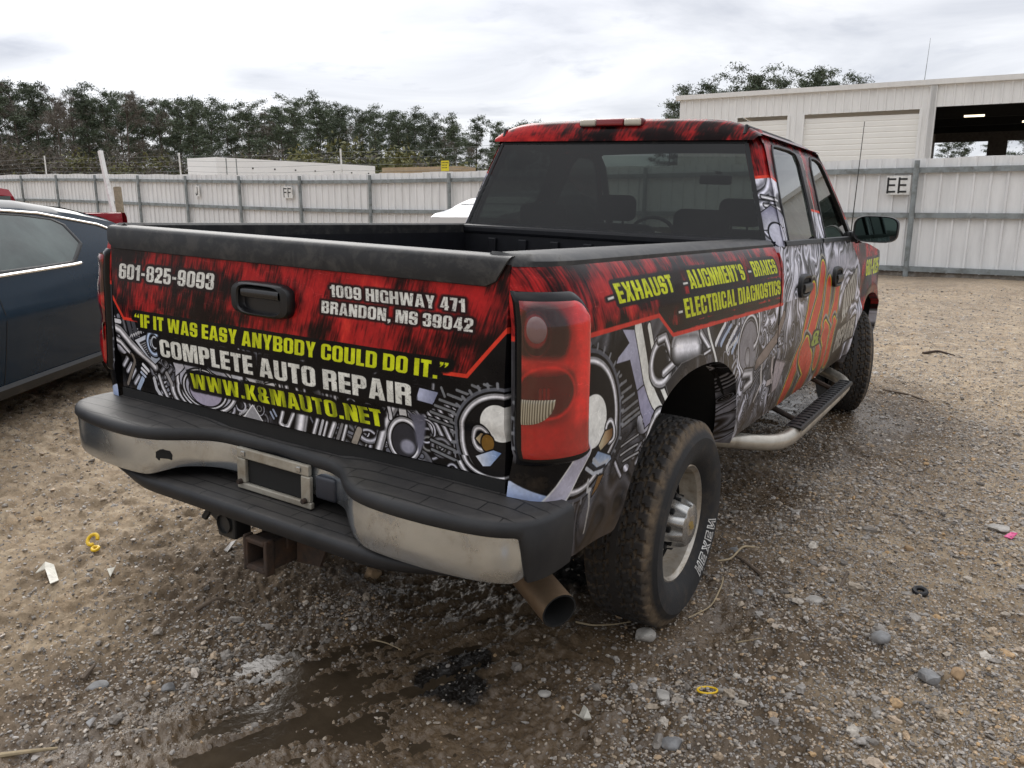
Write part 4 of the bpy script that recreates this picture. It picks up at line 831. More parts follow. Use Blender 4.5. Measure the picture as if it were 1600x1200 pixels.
gt = WMB(); gt.box(Vector(bpt(o1+8.5, 2.0, -DEP-6)), (7, 2.5, 3.2), .05); o = gt.build('green_container', mat('green_container_paint', (.02, .13, .09), .5)); tag(o, 'green container seen through the open bay of the white building', 'container')
# ================================================================== SEMI TRAILER, FLATBED
def oriented(p0, p1): d = np.array(p1)-np.array(p0); d[2] = 0; l = np.linalg.norm(d); d /= l; return d, np.array([d[1], -d[0], 0]), l
TA, TB = at(343, 318, 44.6), at(588, 318, 55.); td, tn, tl_ = oriented(TA, TB)
if np.dot(tn, CAM-TA) < 0: tn = -tn
tr = empty('semi_trailer', (TA[0], TA[1], .3), 0, 'long white box semi trailer parked behind the fence on the left', 'trailer')
def tpt(s_, h, o_=0.): p = TA+td*s_+tn*o_; return (p[0], p[1], h)
def tbox(name, m, s0, s1, h0, h1, o0, o1_): b = WMB(); b.add([tpt(a, c, d) for a in (s0, s1) for c in (h0, h1) for d in (o0, o1_)], [(0,1,3,2), (4,6,7,5), (0,4,5,1), (2,3,7,6), (1,5,7,3), (0,2,6,4)]); return b.build(name, m, tr)
TTOP = 1.52+70/FPX*45
tbox('box_body', M['trailer'], 0, tl_, 1.35, TTOP, -2.55, 0)
for s_ in (.62, 1.30): tbox('door_post', M['galv'], s_, s_+.05, 1.4, TTOP-.02, 0.001, .02)
for k in range(7): tbox('marker', M['dark'], 2.4+k*1.6, 2.5+k*1.6, TTOP-.55, TTOP-.47, .001, .02)
for k in range(2): tbox('axle_group', M['dark'], tl_*.72+k*1.3, tl_*.72+k*1.3+1., .3, 1.3, -2.4, -.1)
tbox('landing_leg', M['galv'], 3, 3.15, .3, 1.35, -2.2, -.3)
FA, FB = at(604, 318, 31.), at(740, 318, 29.5); fd, fn_, fl_ = oriented(FA, FB); fb = empty('lumber_stack', (FA[0], FA[1], .2), 0, 'stack of tan boards just showing over the fence beside the yellow notice', 'lumber')
for k in range(3):
    b = WMB(); h = 2.02+k*.16; q = [FA+fd*s_+fn_*o_ for s_ in (k*.12, fl_-k*.1) for o_ in (-.6, .6)]; b.add([(p[0], p[1], h+dz) for p in q for dz in (.35, .50)], [(0,1,3,2), (4,6,7,5), (0,4,5,1), (2,3,7,6), (1,5,7,3), (0,2,6,4)]); b.build('board_layer', mat('tan_boards', (.36, .27, .17), .8), fb)
b = WMB()
for s_ in (.6, fl_-.6):
    b = WMB(); q = [FA+fd*(s_+a)+fn_*c for a in (-.2, .2) for c in (-.5, .5)]; b.add([(p[0], p[1], h) for p in q for h in (0, 2.55)], [(0,1,3,2), (4,6,7,5), (0,4,5,1), (2,3,7,6), (1,5,7,3), (0,2,6,4)]); b.build('trestle', M['rust'], fb)

# ================================================================== TREES
def leaf_mat(name, a, c):
    m, t, b = newmat(name); g = t.nodes.new('ShaderNodeNewGeometry'); oi = t.nodes.new('ShaderNodeObjectInfo'); col = nramp(t, g.outputs['Random Per Island'], [(0., a), (1., c)])
    col = nmix(t, nmath(t, 'MULTIPLY', oi.outputs['Random'], .5), col, tuple(q*.6 for q in a[:3])+(1,)); t.links.new(col, b.inputs['Base Color']); b.inputs['Roughness'].default_value = .8; return m
M['pine'] = leaf_mat('pine_needles', (.046, .066, .040, 1), (.13, .16, .09, 1)); M['twig'] = leaf_mat('bare_twigs', (.10, .082, .066, 1), (.22, .19, .155, 1)); M['bush'] = leaf_mat('yellow_green_leaves', (.075, .080, .025, 1), (.19, .18, .06, 1))
M['bark'] = mat('bark', (.085, .068, .055), .9, var=.35, scale=2, bump=.5, bscale=9, bdist=.05)
def cards(r_, C, n, sp, lw, ll):
    k = r_.randint(0, len(C), n); p = C[k]+r_.normal(0, 1, (n, 3))*sp[k][:, None]*np.array([1, 1, .62]); d = r_.normal(0, 1, (n, 3)); d /= np.linalg.norm(d, axis=1)[:, None]; u = np.cross(d, r_.normal(0, 1, (n, 3))); u /= np.linalg.norm(u, axis=1)[:, None]+1e-9
    s_ = r_.uniform(.6, 1.4, n)[:, None]; a, b = d*ll*s_, u*lw*s_
    return np.stack([p-a*.5, p-a*.1+b, p+a*.5, p-a*.1-b], 1).reshape(-1, 3), np.arange(n*4).reshape(-1, 4)
def tree_proto(kind, seed, H):
    r_ = np.random.RandomState(seed); root = empty({'pine': 'pine_tree', 'bare': 'bare_tree', 'bush': 'bush'}[kind]); tb = MB(); bend = r_.uniform(-.4, .4, 2)
    tp = lambda t_: np.array([bend[0]*t_**2, bend[1]*t_**2, H*t_])
    if kind == 'pine':
        tb.tube([tp(t_) for t_ in np.linspace(0, .97, 9)], list(np.linspace(.17, .03, 9)*H/14), 7); C, sp = [], []; lo = r_.uniform(.20, .38)
        for k in range(34):
            t_ = lo+(1-lo)*(k/29)**.8; a = r_.uniform(0, 6.28); ln = H*r_.uniform(.06, .28)*(1.05-.60*max(0, (t_-lo)/(1-lo)-.3))*(.5 if r_.rand() < .3 else 1); p = tp(t_*.98); e = p+np.array([math.cos(a)*ln, math.sin(a)*ln, ln*r_.uniform(.1, .5)])
            tb.tube([p, (p+e)/2+np.array([0, 0, .04*ln]), e], [.045, .03, .012], 4)
            for q in (.55, .8, 1.): C.append(p+(e-p)*q+np.array([0, 0, .1])); sp.append(H*r_.uniform(.013, .034))
        for k in range(4): C.append(tp(1.-.03*k)); sp.append(H*.03)
        V, F_ = cards(r_, np.array(C), 5600, np.array(sp)*1.0, .040, .36); lm = M['pine']
    elif kind == 'bare':
        tb.tube([tp(t_) for t_ in np.linspace(0, 1, 9)], list(np.linspace(.15, .02, 9)*H/13), 7); C, sp = [], []
        def br(p, d, ln, r0, dep):
            e = p+d*ln; tb.tube([p, (p+e)/2+r_.normal(0, .03*ln, 3), e], [r0, r0*.8, r0*.55], 4); C.append(e); sp.append(ln*.30)
            if dep:
                for _ in range(3):
                    dd = d+r_.normal(0, .5, 3)+np.array([0, 0, .25]); br(p+(e-p)*r_.uniform(.45, 1), dd/np.linalg.norm(dd), ln*.62, r0*.55, dep-1)
        for k in range(13):
            t_ = r_.uniform(.30, .95); a = r_.uniform(0, 6.28); d = np.array([math.cos(a), math.sin(a), r_.uniform(.5, 1.3)]); br(tp(t_), d/np.linalg.norm(d), H*.17*(1.3-t_), .05, 2)
        V, F_ = cards(r_, np.array(C), 2600, np.array(sp)*1.0, .014, .5); lm = M['twig']
    else:
        C, sp = [], []
        for k in range(26):
            a = r_.uniform(0, 6.28); q = r_.uniform(0, 1)**.6; h = H*r_.uniform(.15, .92)*(1-.35*q); e = np.array([math.cos(a)*q*H*.42, math.sin(a)*q*H*.42, h]); tb.tube([(0, 0, 0), e*np.array([.4, .4, .5]), e], [.06, .04, .012], 4); C.append(e); sp.append(H*.085)
        V, F_ = cards(r_, np.array(C), 5200, np.array(sp)*1.25, .055 if seed % 2 else .016, .24 if seed % 2 else .42); lm = M['bush'] if seed % 2 else M['twig']
    tb.build('trunk', M['bark'], root, smooth=True); o = big_mesh('crown', V, F_, lm, smooth=False); o.parent = root; return root
PR = {'pine': [tree_proto('pine', 10+k, 14.) for k in range(6)], 'bare': [tree_proto('bare', 30+k, 13.) for k in range(3)], 'bush': [tree_proto('bush', 50, 5.), tree_proto('bush', 51, 5.)]}
PH = {'pine': 14., 'bare': 13., 'bush': 5.}; used = set()
ORD = ['first', 'second', 'third', 'fourth', 'fifth', 'sixth', 'seventh', 'eighth', 'ninth', 'tenth', 'eleventh', 'twelfth', 'thirteenth', 'fourteenth', 'fifteenth', 'sixteenth', 'seventeenth', 'eighteenth', 'nineteenth', 'twentieth']
def ordw(k): return ORD[k] if k < 20 else ('twenty '+ORD[k-20] if k < 29 else ('thirtieth' if k == 29 else 'thirty '+ORD[k-30]))
tr_ = random.Random(3)
def plant(kind, px, topy, d, label, group, var=None):
    k = tr_.randrange(len(PR[kind])) if var is None else var; pr = PR[kind][k]; o = pr if (kind, k) not in used else copy_tree(pr); used.add((kind, k))
    p = at(px, 318, d); ztop = 1.52+(318-topy)/FPX*d; sc = (ztop-.3)/PH[kind]/(1.07 if kind == 'pine' else 1.); o.location = (p[0], p[1], .3); o.rotation_euler = (0, 0, tr_.uniform(0, 6.28)); o.scale = (sc*tr_.uniform(.9, 1.15),)*2+(sc,); o['label'] = label; o['category'] = 'bush' if kind == 'bush' else 'tree'; o['group'] = group
TOP = [(-260, 150), (0, 138), (75, 138), (110, 148), (180, 150), (228, 155), (270, 158), (305, 160), (345, 172), (390, 172), (440, 168), (500, 164), (530, 166), (560, 178), (620, 182), (650, 182), (700, 190), (760, 196), (840, 200), (1000, 205)]
def topat(x): return float(np.interp(x, [q[0] for q in TOP], [q[1] for q in TOP]))
row1 = [(-190, 'pine'), (-120, 'pine'), (-70, 'bare'), (-22, 'pine'), (12, 'pine'), (42, 'bare'), (74, 'pine'), (104, 'bare'), (124, 'bare'), (150, 'pine'), (178, 'pine'), (208, 'bare'), (232, 'pine'), (262, 'bare'), (288, 'pine'), (312, 'pine'), (336, 'pine'), (362, 'pine'), (396, 'pine'), (424, 'bare'), (448, 'pine'), (468, 'pine'), (503, 'pine'), (535, 'pine'), (566, 'pine'), (592, 'pine'), (624, 'pine'), (650, 'pine'), (682, 'pine'), (712, 'pine'), (745, 'pine'), (780, 'pine'), (820, 'pine')]
for i, (px, kd) in enumerate(row1): plant(kd, px, topat(px)+tr_.uniform(-5, 8), 84+tr_.uniform(-6, 8), ('tall dark pine' if kd == 'pine' else 'bare grey leafless tree')+' in the front row behind the yard fence, '+ordw(i)+' from the left', 'trees in the front row behind the fence')
for i in range(39):
    px = -200+i*27+tr_.uniform(-9, 9); plant('pine' if tr_.random() < .8 else 'bare', px, topat(px)+tr_.uniform(3, 18), 97+tr_.uniform(-4, 8), 'shadowy tree in the back row of the wood, '+ordw(i)+' from the left', 'trees in the back row of the wood')
for i in range(36):
    px = -200+i*30+tr_.uniform(-9, 9); plant('pine', px, topat(px)+tr_.uniform(16, 44), 108+tr_.uniform(-4, 8), 'dim pine deep in the wood behind the others, '+ordw(i)+' from the left', 'pines deep in the wood')
for i in range(26):
    px = -190+i*38+tr_.uniform(-8, 8); plant('bush', px, 226+.022*px+tr_.uniform(-20, 12), 78+tr_.uniform(-3, 3), ('low dull green thicket bush' if i % 2 else 'low brown bare thicket bush')+' at the foot of the wood, '+ordw(i)+' from the left', 'thicket bushes at the foot of the wood', i % 2)
for i, (px, ty, d, txt) in enumerate(((565, 192, 66, 'large yellow green bush behind the white trailer'), (495, 216, 68, 'smaller yellow green bush left of the largest one'), (622, 214, 67, 'yellow green bush right of the largest one'))): plant('bush', px, ty, d, txt, 'yellow green bushes behind the trailer', 1)
for i, (px, ty) in enumerate(((1042, 168), (1068, 148), (1095, 140), (1130, 148), (1160, 130), (1180, 128), (1215, 138), (1250, 126), (1272, 122), (1305, 132))): plant('pine', px, ty, 62+tr_.uniform(-4, 4), 'pine crown showing over the roof of the white building, '+ordw(i)+' from the left', 'pines behind the white building')
for i, (px, ty) in enumerate(((1470, 215), (1500, 212), (1545, 216), (1590, 210), (1640, 205))): plant('pine', px, ty, 75, 'pine seen through the open bay of the building, '+ordw(i)+' from the left', 'pines seen through the open bay')
for k, l in PR.items():
    for i, q in enumerate(l):
        if (k, i) not in used:
            for c in list(q.children): bpy.data.objects.remove(c)
            bpy.data.objects.remove(q)
# ================================================================== THE WRAPPED PICKUP (built in its own frame: x right, y forward, z up, tailgate at y = 0)
truck = empty('pickup_truck', (0, 0, 0), 0, 'crew cab pickup truck covered in a red and black printed engine wrap', 'pickup truck'); truck.matrix_world = TRUCK_M
ZP = [(.40, .93), (.53, .955), (.60, .975), (.70, .985), (.80, .993), (.86, 1.004), (.875, 1.006), (.895, .999), (.98, .994), (1.10, .990), (1.22, .984), (1.28, .974), (1.33, .957), (1.365, .935), (1.385, .915)]
CX, CY, XE = .128, .22, .857                       # rounded rear corner
def xprof(z): return np.interp(z, [q[0] for q in ZP], [q[1] for q in ZP])
WR = (1.07, .40); WF = (4.99, .43)                 # wheel arch centres
def xside(y, z):
    b = xprof(z)
    for c in (WR, WF):
        r = np.hypot(y-c[0], (z-c[1])*1.02); b = b+.016*np.exp(-((r-.60)/.075)**2)*(z < 1.15)
    return b
NE = .84
ARC = [(t_, XE+CX*math.sin(t_)**NE, CY*(1-max(0, math.cos(t_))**NE)) for t_ in np.linspace(0, math.pi/2, 40)]
_l = np.concatenate([[0], np.cumsum([math.hypot(a[1]-b[1], a[2]-b[2]) for a, b in zip(ARC[1:], ARC[:-1])])]); S_0 = CY-_l[-1]
def side(s_, z, off=0.):                            # point of the right side skin; s_ runs along y and round the rear corner
    if s_ >= CY: return (float(xside(s_, z))+off, s_, z)
    t_ = np.interp(s_-S_0, _l, [q[0] for q in ARC]); sn, cs = math.sin(t_)**NE, max(0., math.cos(t_))**NE; u_, v_ = (sn**(1/NE))**(2-NE)+1e-6, (cs**(1/NE))**(2-NE)+1e-6; l_ = math.hypot(u_, v_)
    return (float(xside(.3, z))-CX*(1-sn)+off*u_/l_, CY*(1-cs)-off*v_/l_, z)
def arch(y, c=WR, rx=.60, rz=.575, ex=2.5):
    u = abs(y-c[0])/rx; return c[1]+rz*(1-u**ex)**(1/ex) if u < 1 else -9
def sgrid(mb, ss, zlo, zhi, nz, off=0., mir=1, art=SD):
    P, U = [], []
    for s_ in ss:
        a, b = (zlo(s_) if callable(zlo) else zlo), (zhi(s_) if callable(zhi) else zhi); row, ur = [], []
        zs = a+(b-a)*np.linspace(0, 1, nz)
        for z in zs: q = side(s_, z, off); row.append((q[0]*mir, q[1], q[2])); ur.append(art.uv(s_, z))
        P.append(row); U.append(ur)
    mb.grid(P, U); return P
def fine(a, b, n): return list(np.linspace(a, b, n))
BF, CB = 2.215, 2.235
ssb = fine(S_0, CY, 14)+fine(CY+.02, .46, 10)+fine(.472, .53, 10)+fine(.55, 1.56, 40)+fine(1.57, 1.668, 14)+fine(1.69, BF, 18)
TLZ0, TLZ1, TLS = .855, 1.306, .200
def bed_lo(s_): return max(.535 if s_ > .46 else .53+.10*float(sstep(.25, -.05, s_)), arch(s_))
for mir, nm in ((1, 'right'), (-1, 'left')):
    mb = MB(); sgrid(mb, ssb, bed_lo, 1.385, 44, 0., mir)
    # rolled lip inside the wheel arch
    P, U = [], []
    for s_ in fine(.472, .55, 10)+fine(.57, 1.56, 40)+fine(1.57, 1.668, 14):
        z = bed_lo(s_); q = side(s_, z); P.append([(q[0]*mir, q[1], z), ((q[0]-.03)*mir, q[1]+.004*np.sign(WR[0]-s_), z-.004), ((q[0]-.085)*mir, q[1]+.012*np.sign(WR[0]-s_), z-.008)]); U.append([SD.uv(s_, z+.001), SD.uv(s_, z+.03), SD.uv(s_, z+.07)])
    mb.grid(P, U)
    # front edge of the bed side turns in
    P = [[(side(BF, z)[0]*mir, BF, z), ((side(BF, z)[0]-.05)*mir, BF+.004, z)] for z in np.linspace(.535, 1.385, 20)]; mb.grid(P, [[SD.uv(BF, p[0][2])]*2 for p in P])
    # inner return beside the tailgate
    P = [[(side(S_0, z)[0]*mir, side(S_0, z)[1], z), (side(S_0, z)[0]*mir, .12, z)] for z in np.linspace(.63, 1.385, 14)]; mb.grid(P, [[SD.uv(1.0, 1.8)]*2 for p in P])
    mb.build('bed_side', M['side_print'], truck, smooth=True, ang=30)
    # black cap on the bed rail
    mb = MB(); P = []
    for s_ in fine(S_0, CY, 12)+fine(.3, BF, 24):
        e = side(s_, 1.372); yin = max(e[1], .0); xi = min(.80, e[0]-.03); P.append([((e[0]+.004)*mir, e[1]-(.004 if s_ < CY else 0), 1.366), ((e[0]+.003)*mir, e[1], 1.380), ((e[0]-.018)*mir, e[1]+(.01 if s_ < CY else 0), 1.396), ((xi+.01)*mir, max(e[1], .015), 1.400), (xi*mir, max(e[1], .02), 1.392), (xi*mir, max(e[1], .02), 1.33)])
    mb.grid(P); mb.poly(P[0]); mb.poly(P[-1]); mb.build('rail_cap', M['rail_plastic'], truck, smooth=True, ang=40)
# bed inside
mb = MB()
for x in (-1, 1): mb.grid([[(x*.795, y, z) for z in (.93, 1.05, 1.2, 1.35)] for y in np.linspace(.05, 2.13, 30)]); mb.box((x*.70, WR[0], 1.02), (.2, 1.0, .24), .05)
mb.box((0, 1.09, .915), (1.6, 2.12, .03)); 
for k in range(15): mb.box((-.7+.1*k, 1.09, .935), (.045, 2.05, .012))
mb.grid([[(x, 2.13, z) for z in (.92, 1.1, 1.25, 1.375)] for x in np.linspace(-.8, .8, 12)]); mb.box((0, 2.155, 1.372), (1.72, .07, .05), .015)
for k in range(7): mb.box((-.6+.2*k, 2.12, 1.14), (.05, .02, .38), .006)
mb.build('bed_liner', M['liner'], truck)
# ------------------------------------------------------------------ tailgate
def ytg(x, z): return -.010*(1-(x/.86)**2)-.006*math.sin(min(1, max(0, (z-.93)/.36))*math.pi) + .012*float(sstep(.945, .905, z))
W2 = .846; mb = MB(); P, U = [], []
zs = [.792, .80, .815, .84, .87, .895, .91, .925, .94, .96, 1.0, 1.06, 1.12, 1.18, 1.24, 1.30, 1.34, 1.37]
for x in np.linspace(-W2, W2, 60): P.append([(x, .02 if z < .795 else ytg(x, z), z) for z in zs]); U.append([TG.uv(x, z) for z in zs])
mb.grid(P, U)
for sx in (-1, 1):
    P = [[(sx*W2, ytg(W2, z), z), (sx*(W2+.004), ytg(W2, z)+.02, z), (sx*(W2+.004), .07, z)] for z in zs]; mb.grid(P, [[TG.uv(sx*W2, p[0][2])]*3 for p in P])
mb.grid([[(x, .07, z) for z in (.80, 1.37)] for x in (-W2, W2)]); mb.grid([[(x, y, .792) for y in (.02, .07)] for x in (-W2, W2)])
tailgate = mb.build('tailgate', M['tg_print'], truck, smooth=True, ang=35)
mb = MB(); P = []                                   # the black cap with its slanted lower corners
for x in np.linspace(-.850, .850, 80):
    lo = 1.312+.014*float(np.clip((abs(x)-.825)/.025, 0, 1))**2
    y0 = ytg(x, 1.3)-.002; P.append([(x, y0+.001, lo-.003), (x, y0-.007, lo), (x, y0-.009, lo+.3*(1.372-lo)), (x, y0-.008, 1.376), (x, y0-.003, 1.386), (x, y0+.010, 1.391), (x, .06, 1.392), (x, .078, 1.386), (x, .078, 1.35)]); kx = lambda z: (.800+.046*float(np.clip((z-1.312)/.072, 0, 1)))/.85 if x > 0 else .985+.012*float(np.clip((z-1.312)/.03, 0, 1)); P[-1] = [(q[0]*(kx(q[2]) if i < 6 else kx(1.39)), q[1], q[2]) for i, q in enumerate(P[-1])]
mb.grid(P); mb.poly(P[0]); mb.poly(P[-1]); mb.build('tailgate_cap', M['rail_plastic'], tailgate, smooth=True, ang=50)
# handle: moulded surround, recess and paddle
hx, hz, hw, hh = -.034, 1.2015, .131, .0545
def sring(rx, rz, y, n=48, ex=4.): return [(hx+rx*np.sign(math.cos(a))*abs(math.cos(a))**(2/ex), y, hz+rz*np.sign(math.sin(a))*abs(math.sin(a))**(2/ex)) for a in np.linspace(0, 2*math.pi, n, endpoint=False)]
mb = MB(); mb.grid([sring(hw, hh, -.012), sring(hw, hh, -.030), sring(hw-.006, hh-.005, -.040), sring(hw-.032, hh-.009, -.043), sring(hw-.037, hh-.012, -.039), sring(hw-.040, hh-.013, -.022), sring(hw-.043, hh-.014, -.0185)], cv=True)
b0 = sring(hw-.043, hh-.014, -.0185); mb.poly(b0); handle = mb.build('handle', M['black_gloss'], tailgate, smooth=True, ang=40); handle.data.materials[0] = mat('handle_plastic', (.006, .006, .007), .35, spec=.4)
mb = MB(); P = []
for x in np.linspace(hx-.083, hx+.083, 16): P.append([(x, -.019, hz+.039), (x, -.030, hz+.036), (x, -.038, hz+.026), (x, -.038, hz+.010), (x, -.032, hz+.003), (x, -.0195, hz+.006)])
mb.grid(P); mb.build('paddle', mat('handle_plastic_worn', (.012, .012, .013), .25, spec=.5), handle, smooth=True, ang=60)
# dark gap and sill behind the tailgate
mb = MB(); mb.box((0, .06, .77), (1.70, .10, .05)); mb.box((0, .10, .69), (1.8, .10, .12)); mb.box((0, 1.2, .82), (1.2, 2.2, .16)); mb.build('sill', M['dark'], truck)
# ------------------------------------------------------------------ tail lamps
M['lamp_rim'] = mat('lamp_rim', (.004, .004, .005), .2, spec=.3); 
def rev_mat():
    m, t, b = newmat('reverse_lens'); oc = ncoord(t); wv = t.nodes.new('ShaderNodeTexWave'); wv.inputs['Scale'].default_value = 58; wv.bands_direction = 'X'; t.links.new(oc, wv.inputs[0])
    t.links.new(nramp(t, wv.outputs[0], [(.10, (.10, .08, .05, 1)), (.5, (.22, .19, .13, 1)), (.9, (.40, .36, .27, 1))]), b.inputs['Base Color']); b.inputs['Roughness'].default_value = .12; b.inputs['Coat Weight'].default_value = .8; nbump(t, wv.outputs[0], .5, .004, b); return m
M['reverse'] = rev_mat(); S_L0, S_L1 = S_0+.010, TLS-.012
for mir in (1, -1):
    lamp = empty('tail_lamp'); lamp.parent = truck; mb = MB(); P = []
    def lz(s_, top):
        k = float(np.clip((s_-(S_L1-.07))/.07, 0, 1)); return (TLZ1-.05*k**2-.014*k) if top else (TLZ0+.012*k**3)
    def lpt(s_, z, off): q = side(s_, z, off); return (q[0]*mir, q[1], q[2])
    for s_ in fine(S_L0, S_L1, 26):
        a, b = lz(s_, 0), lz(s_, 1); e = min(s_-S_L0, S_L1-s_); o_ = .012*min(1, e/.016)**.5
        P.append([lpt(s_, a, 0.001)]+[lpt(s_, a+(b-a)*t_, o_*min(1, min(t_, 1-t_)/.035)**.5) for t_ in np.linspace(.004, .996, 34)]+[lpt(s_, b, .001)])
    mb.grid(P); mb.build('lamp_housing', M['lamp_rim'], lamp, smooth=True, ang=50)
    mb = MB(); P, U = [], []; La, Lb = S_L0+.024, S_L1-.014
    for s_ in fine(La, Lb, 26):
        u = (s_-La)/(Lb-La); a, b = lz(s_, 0)+.022, lz(s_, 1)-.022; row, ur = [], []
        for t_ in np.linspace(0, 1, 36):
            e = min(u, 1-u)*.20/.010; e2 = min(t_, 1-t_)*.4/.010; row.append(lpt(s_, a+(b-a)*t_, .0128+.006*min(1, e, e2)**.5+(.020*abs(math.sin(2.35*math.pi*t_))**.7*min(1, 3*u) if mir < 0 else 0))); ur.append((.01+.98*u, .01+.98*t_))
        P.append(row); U.append(ur)
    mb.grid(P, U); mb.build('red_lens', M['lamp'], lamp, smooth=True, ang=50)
    mb = MB(); P = []; zr = 1.035; 
    for u in np.linspace(0, 1, 18):
        s_ = La+.002+.080*u; lo = zr-.066*math.sqrt(max(0, 1-u**2.4)); P.append([lpt(s_, lo+(zr-lo)*t_, .0200+.002*min(1, 6*t_, 6*(1-t_))) for t_ in np.linspace(0, 1, 8)])
    mb.grid(P); mb.build('reverse_lens', M['reverse'], lamp, smooth=True)
    mb = MB(); P = [[lpt(La+.036+.023*r_*math.cos(a), 1.214+.034*r_*math.sin(a), .0192+.005*math.sqrt(max(0, 1-r_**2))) for a in np.linspace(0, 2*math.pi, 24, endpoint=False)] for r_ in (.02, .3, .6, .85, 1.)]
    mb.grid(P, cv=True); mb.build('bulb_window', mat('bulb_window_lens', (.17, .10, .10), .06, coat=.6), lamp, smooth=True)
# ------------------------------------------------------------------ rear bumper
PL = [(0, -.002), (.26, -.018), (.33, -.05), (.385, -.10), (.44, -.142), (.52, -.164), (.62, -.170), (.74, -.165), (.86, -.146), (.93, -.122), (.975, -.085), (.997, -.035), (1.003, .03), (1.003, .10)]
def plan(x): return np.interp(x, [q[0] for q in PL[:-2]], [q[1] for q in PL[:-2]])
def smooth_plan():
    X, Y = np.array(PL).T; t_ = np.concatenate([[0], np.cumsum(np.hypot(np.diff(X), np.diff(Y)))]); q = np.linspace(0, t_[-1], 90); xs, ys = np.interp(q, t_, X), np.interp(q, t_, Y); k = np.array([1, 2, 3, 2, 1])/9.
    for _ in range(3): xs[2:-2] = np.convolve(xs, k, 'valid'); ys[2:-2] = np.convolve(ys, k, 'valid')
    xs[0] = 0; return xs, ys
hxs, hys = smooth_plan(); nx = np.gradient(hys); ny = -np.gradient(hxs); ln = np.hypot(nx, ny); nx, ny = nx/ln, ny/ln
fx = np.concatenate([-hxs[:0:-1], hxs]); fy = np.concatenate([hys[:0:-1], hys]); fnx = np.concatenate([-nx[:0:-1], nx]); fny = np.concatenate([ny[:0:-1], ny])
bumper = empty('rear_bumper'); bumper.parent = truck
def zbot(x): return .605-.034*float(sstep(.36, .50, abs(x)))-.0*abs(x)
mb = MB(); P = []
idx = [i for i in range(len(fx)) if abs(fx[i]) <= .978 and fy[i] < -.0]
idx = list(range(min(idx), max(idx)+1))
for i in idx:
    x, y, a, b = fx[i], fy[i], fnx[i], fny[i]; zb = zbot(x); e = float(sstep(.945, .98, abs(x))); zt = .706-.010*e; zb += .02*e**2
    P.append([(x-a*.02, y-b*.02, zb+.0), (x-a*.004, y-b*.004, zb+.002), (x, y, zb+.012), (x+a*.003, y+b*.003, zb+.35*(zt-zb)), (x+a*.004, y+b*.004, zb+.7*(zt-zb)), (x, y, zt), (x-a*.02, y-b*.02, zt+.002)])
mb.grid(P); mb.build('chrome_face', M['chrome_dull'], bumper, smooth=True, ang=40)
def pad_mat():
    m, t, b = newmat('step_pad'); oc = ncoord(t); br = t.nodes.new('ShaderNodeTexBrick'); br.inputs['Scale'].default_value = 1.; br.inputs['Brick Width'].default_value = .23; br.inputs['Row Height'].default_value = .052; br.inputs['Mortar Size'].default_value = .0022; br.offset = .35
    br.inputs['Color1'].default_value = br.inputs['Color2'].default_value = (1, 1, 1, 1); br.inputs['Mortar'].default_value = (0, 0, 0, 1); t.links.new(oc, br.inputs[0])
    n = nnoise(t, 9, 7, .65, oc); c = nramp(t, n, [(.35, (.010, .0108, .013, 1)), (.75, (.022, .022, .023, 1))]); b.inputs['Specular IOR Level'].default_value = .35; geo = t.nodes.new('ShaderNodeNewGeometry'); sp = t.nodes.new('ShaderNodeSeparateXYZ'); t.links.new(geo.outputs['Normal'], sp.inputs[0])
    up = nramp(t, sp.outputs[2], [(.80, 0.), (.93, 1.)]); dust = nmath(t, 'MULTIPLY', up, nramp(t, nnoise(t, 6, 8, .7, oc), [(.35, .15), (.75, .55)])); c = nmix(t, dust, c, (.105, .095, .085, 1))
    groove = nmath(t, 'MULTIPLY', nmath(t, 'SUBTRACT', 1., br.outputs[1] if False else br.outputs['Color']), up); c = nmix(t, groove, c, (.006, .006, .006, 1)); t.links.new(c, b.inputs['Base Color']); b.inputs['Roughness'].default_value = .52
    h = nmath(t, 'SUBTRACT', nmath(t, 'MULTIPLY', nnoise(t, 350, 2, .5, oc), .12), groove); nbump(t, h, .7, .004, b); return m
M['pad'] = pad_mat(); mb = MB(); P = []
for i in range(len(fx)):
    x, y, a, b = fx[i], fy[i], fnx[i], fny[i]; ax = abs(x); e = float(sstep(.955, .985, ax)) if y > -.11 else 0.
    inn = np.array((x*(.90 if ax > .86 else 1.), .03 if ax < .86 else max(.03, y+.02))); inn[0] = math.copysign(min(ax, .885), x) if ax > .86 else x
    if ax > .86 and y > -.02: inn = np.array((math.copysign(.885, x), max(.035, y)))
    zl = .700-.125*float(sstep(.958, .976, ax) if y > -.14 else 0.); row = [(x-a*.01, y-b*.01, zl), (x+a*.008, y+b*.008, zl+.002), (x+a*.014, y+b*.014, zl+.4*(.727-zl)), (x+a*.012, y+b*.012, .730), (x+a*.003, y+b*.003, .741), (x-a*.016, y-b*.016, .747)]
    o0 = np.array((x-a*.030, y-b*.030))
    if abs(o0[0]) < .2: pass
    if inn[1] < o0[1]: inn[1] = o0[1]+.004
    for t_ in np.linspace(.0, 1, 6): q = o0+(inn-o0)*t_; row.append((q[0], q[1], .748+.015*t_))
    row.append((inn[0], inn[1]+.002, .70)); P.append(row)
mb.grid(P); mb.build('step_pad', M['pad'], bumper, smooth=True, ang=45)
mb = MB(); P = []                                   # lower step across the middle
for x in np.linspace(-.84, .80, 70):
    u = abs(x)/.84; ye = -.146+.055*float(sstep(.6, 1, u)); zt = .560; zb = .500+.030*float(sstep(.55, 1., u))
    P.append([(x, .08, zt+.002), (x, ye+.06, zt), (x, ye+.016, zt-.001), (x, ye+.004, zt-.007), (x, ye-.002, zt-.018), (x, ye, (zt+zb)/2-.006), (x, ye+.010, zb+.006), (x, ye+.035, zb), (x, .09, zb)])
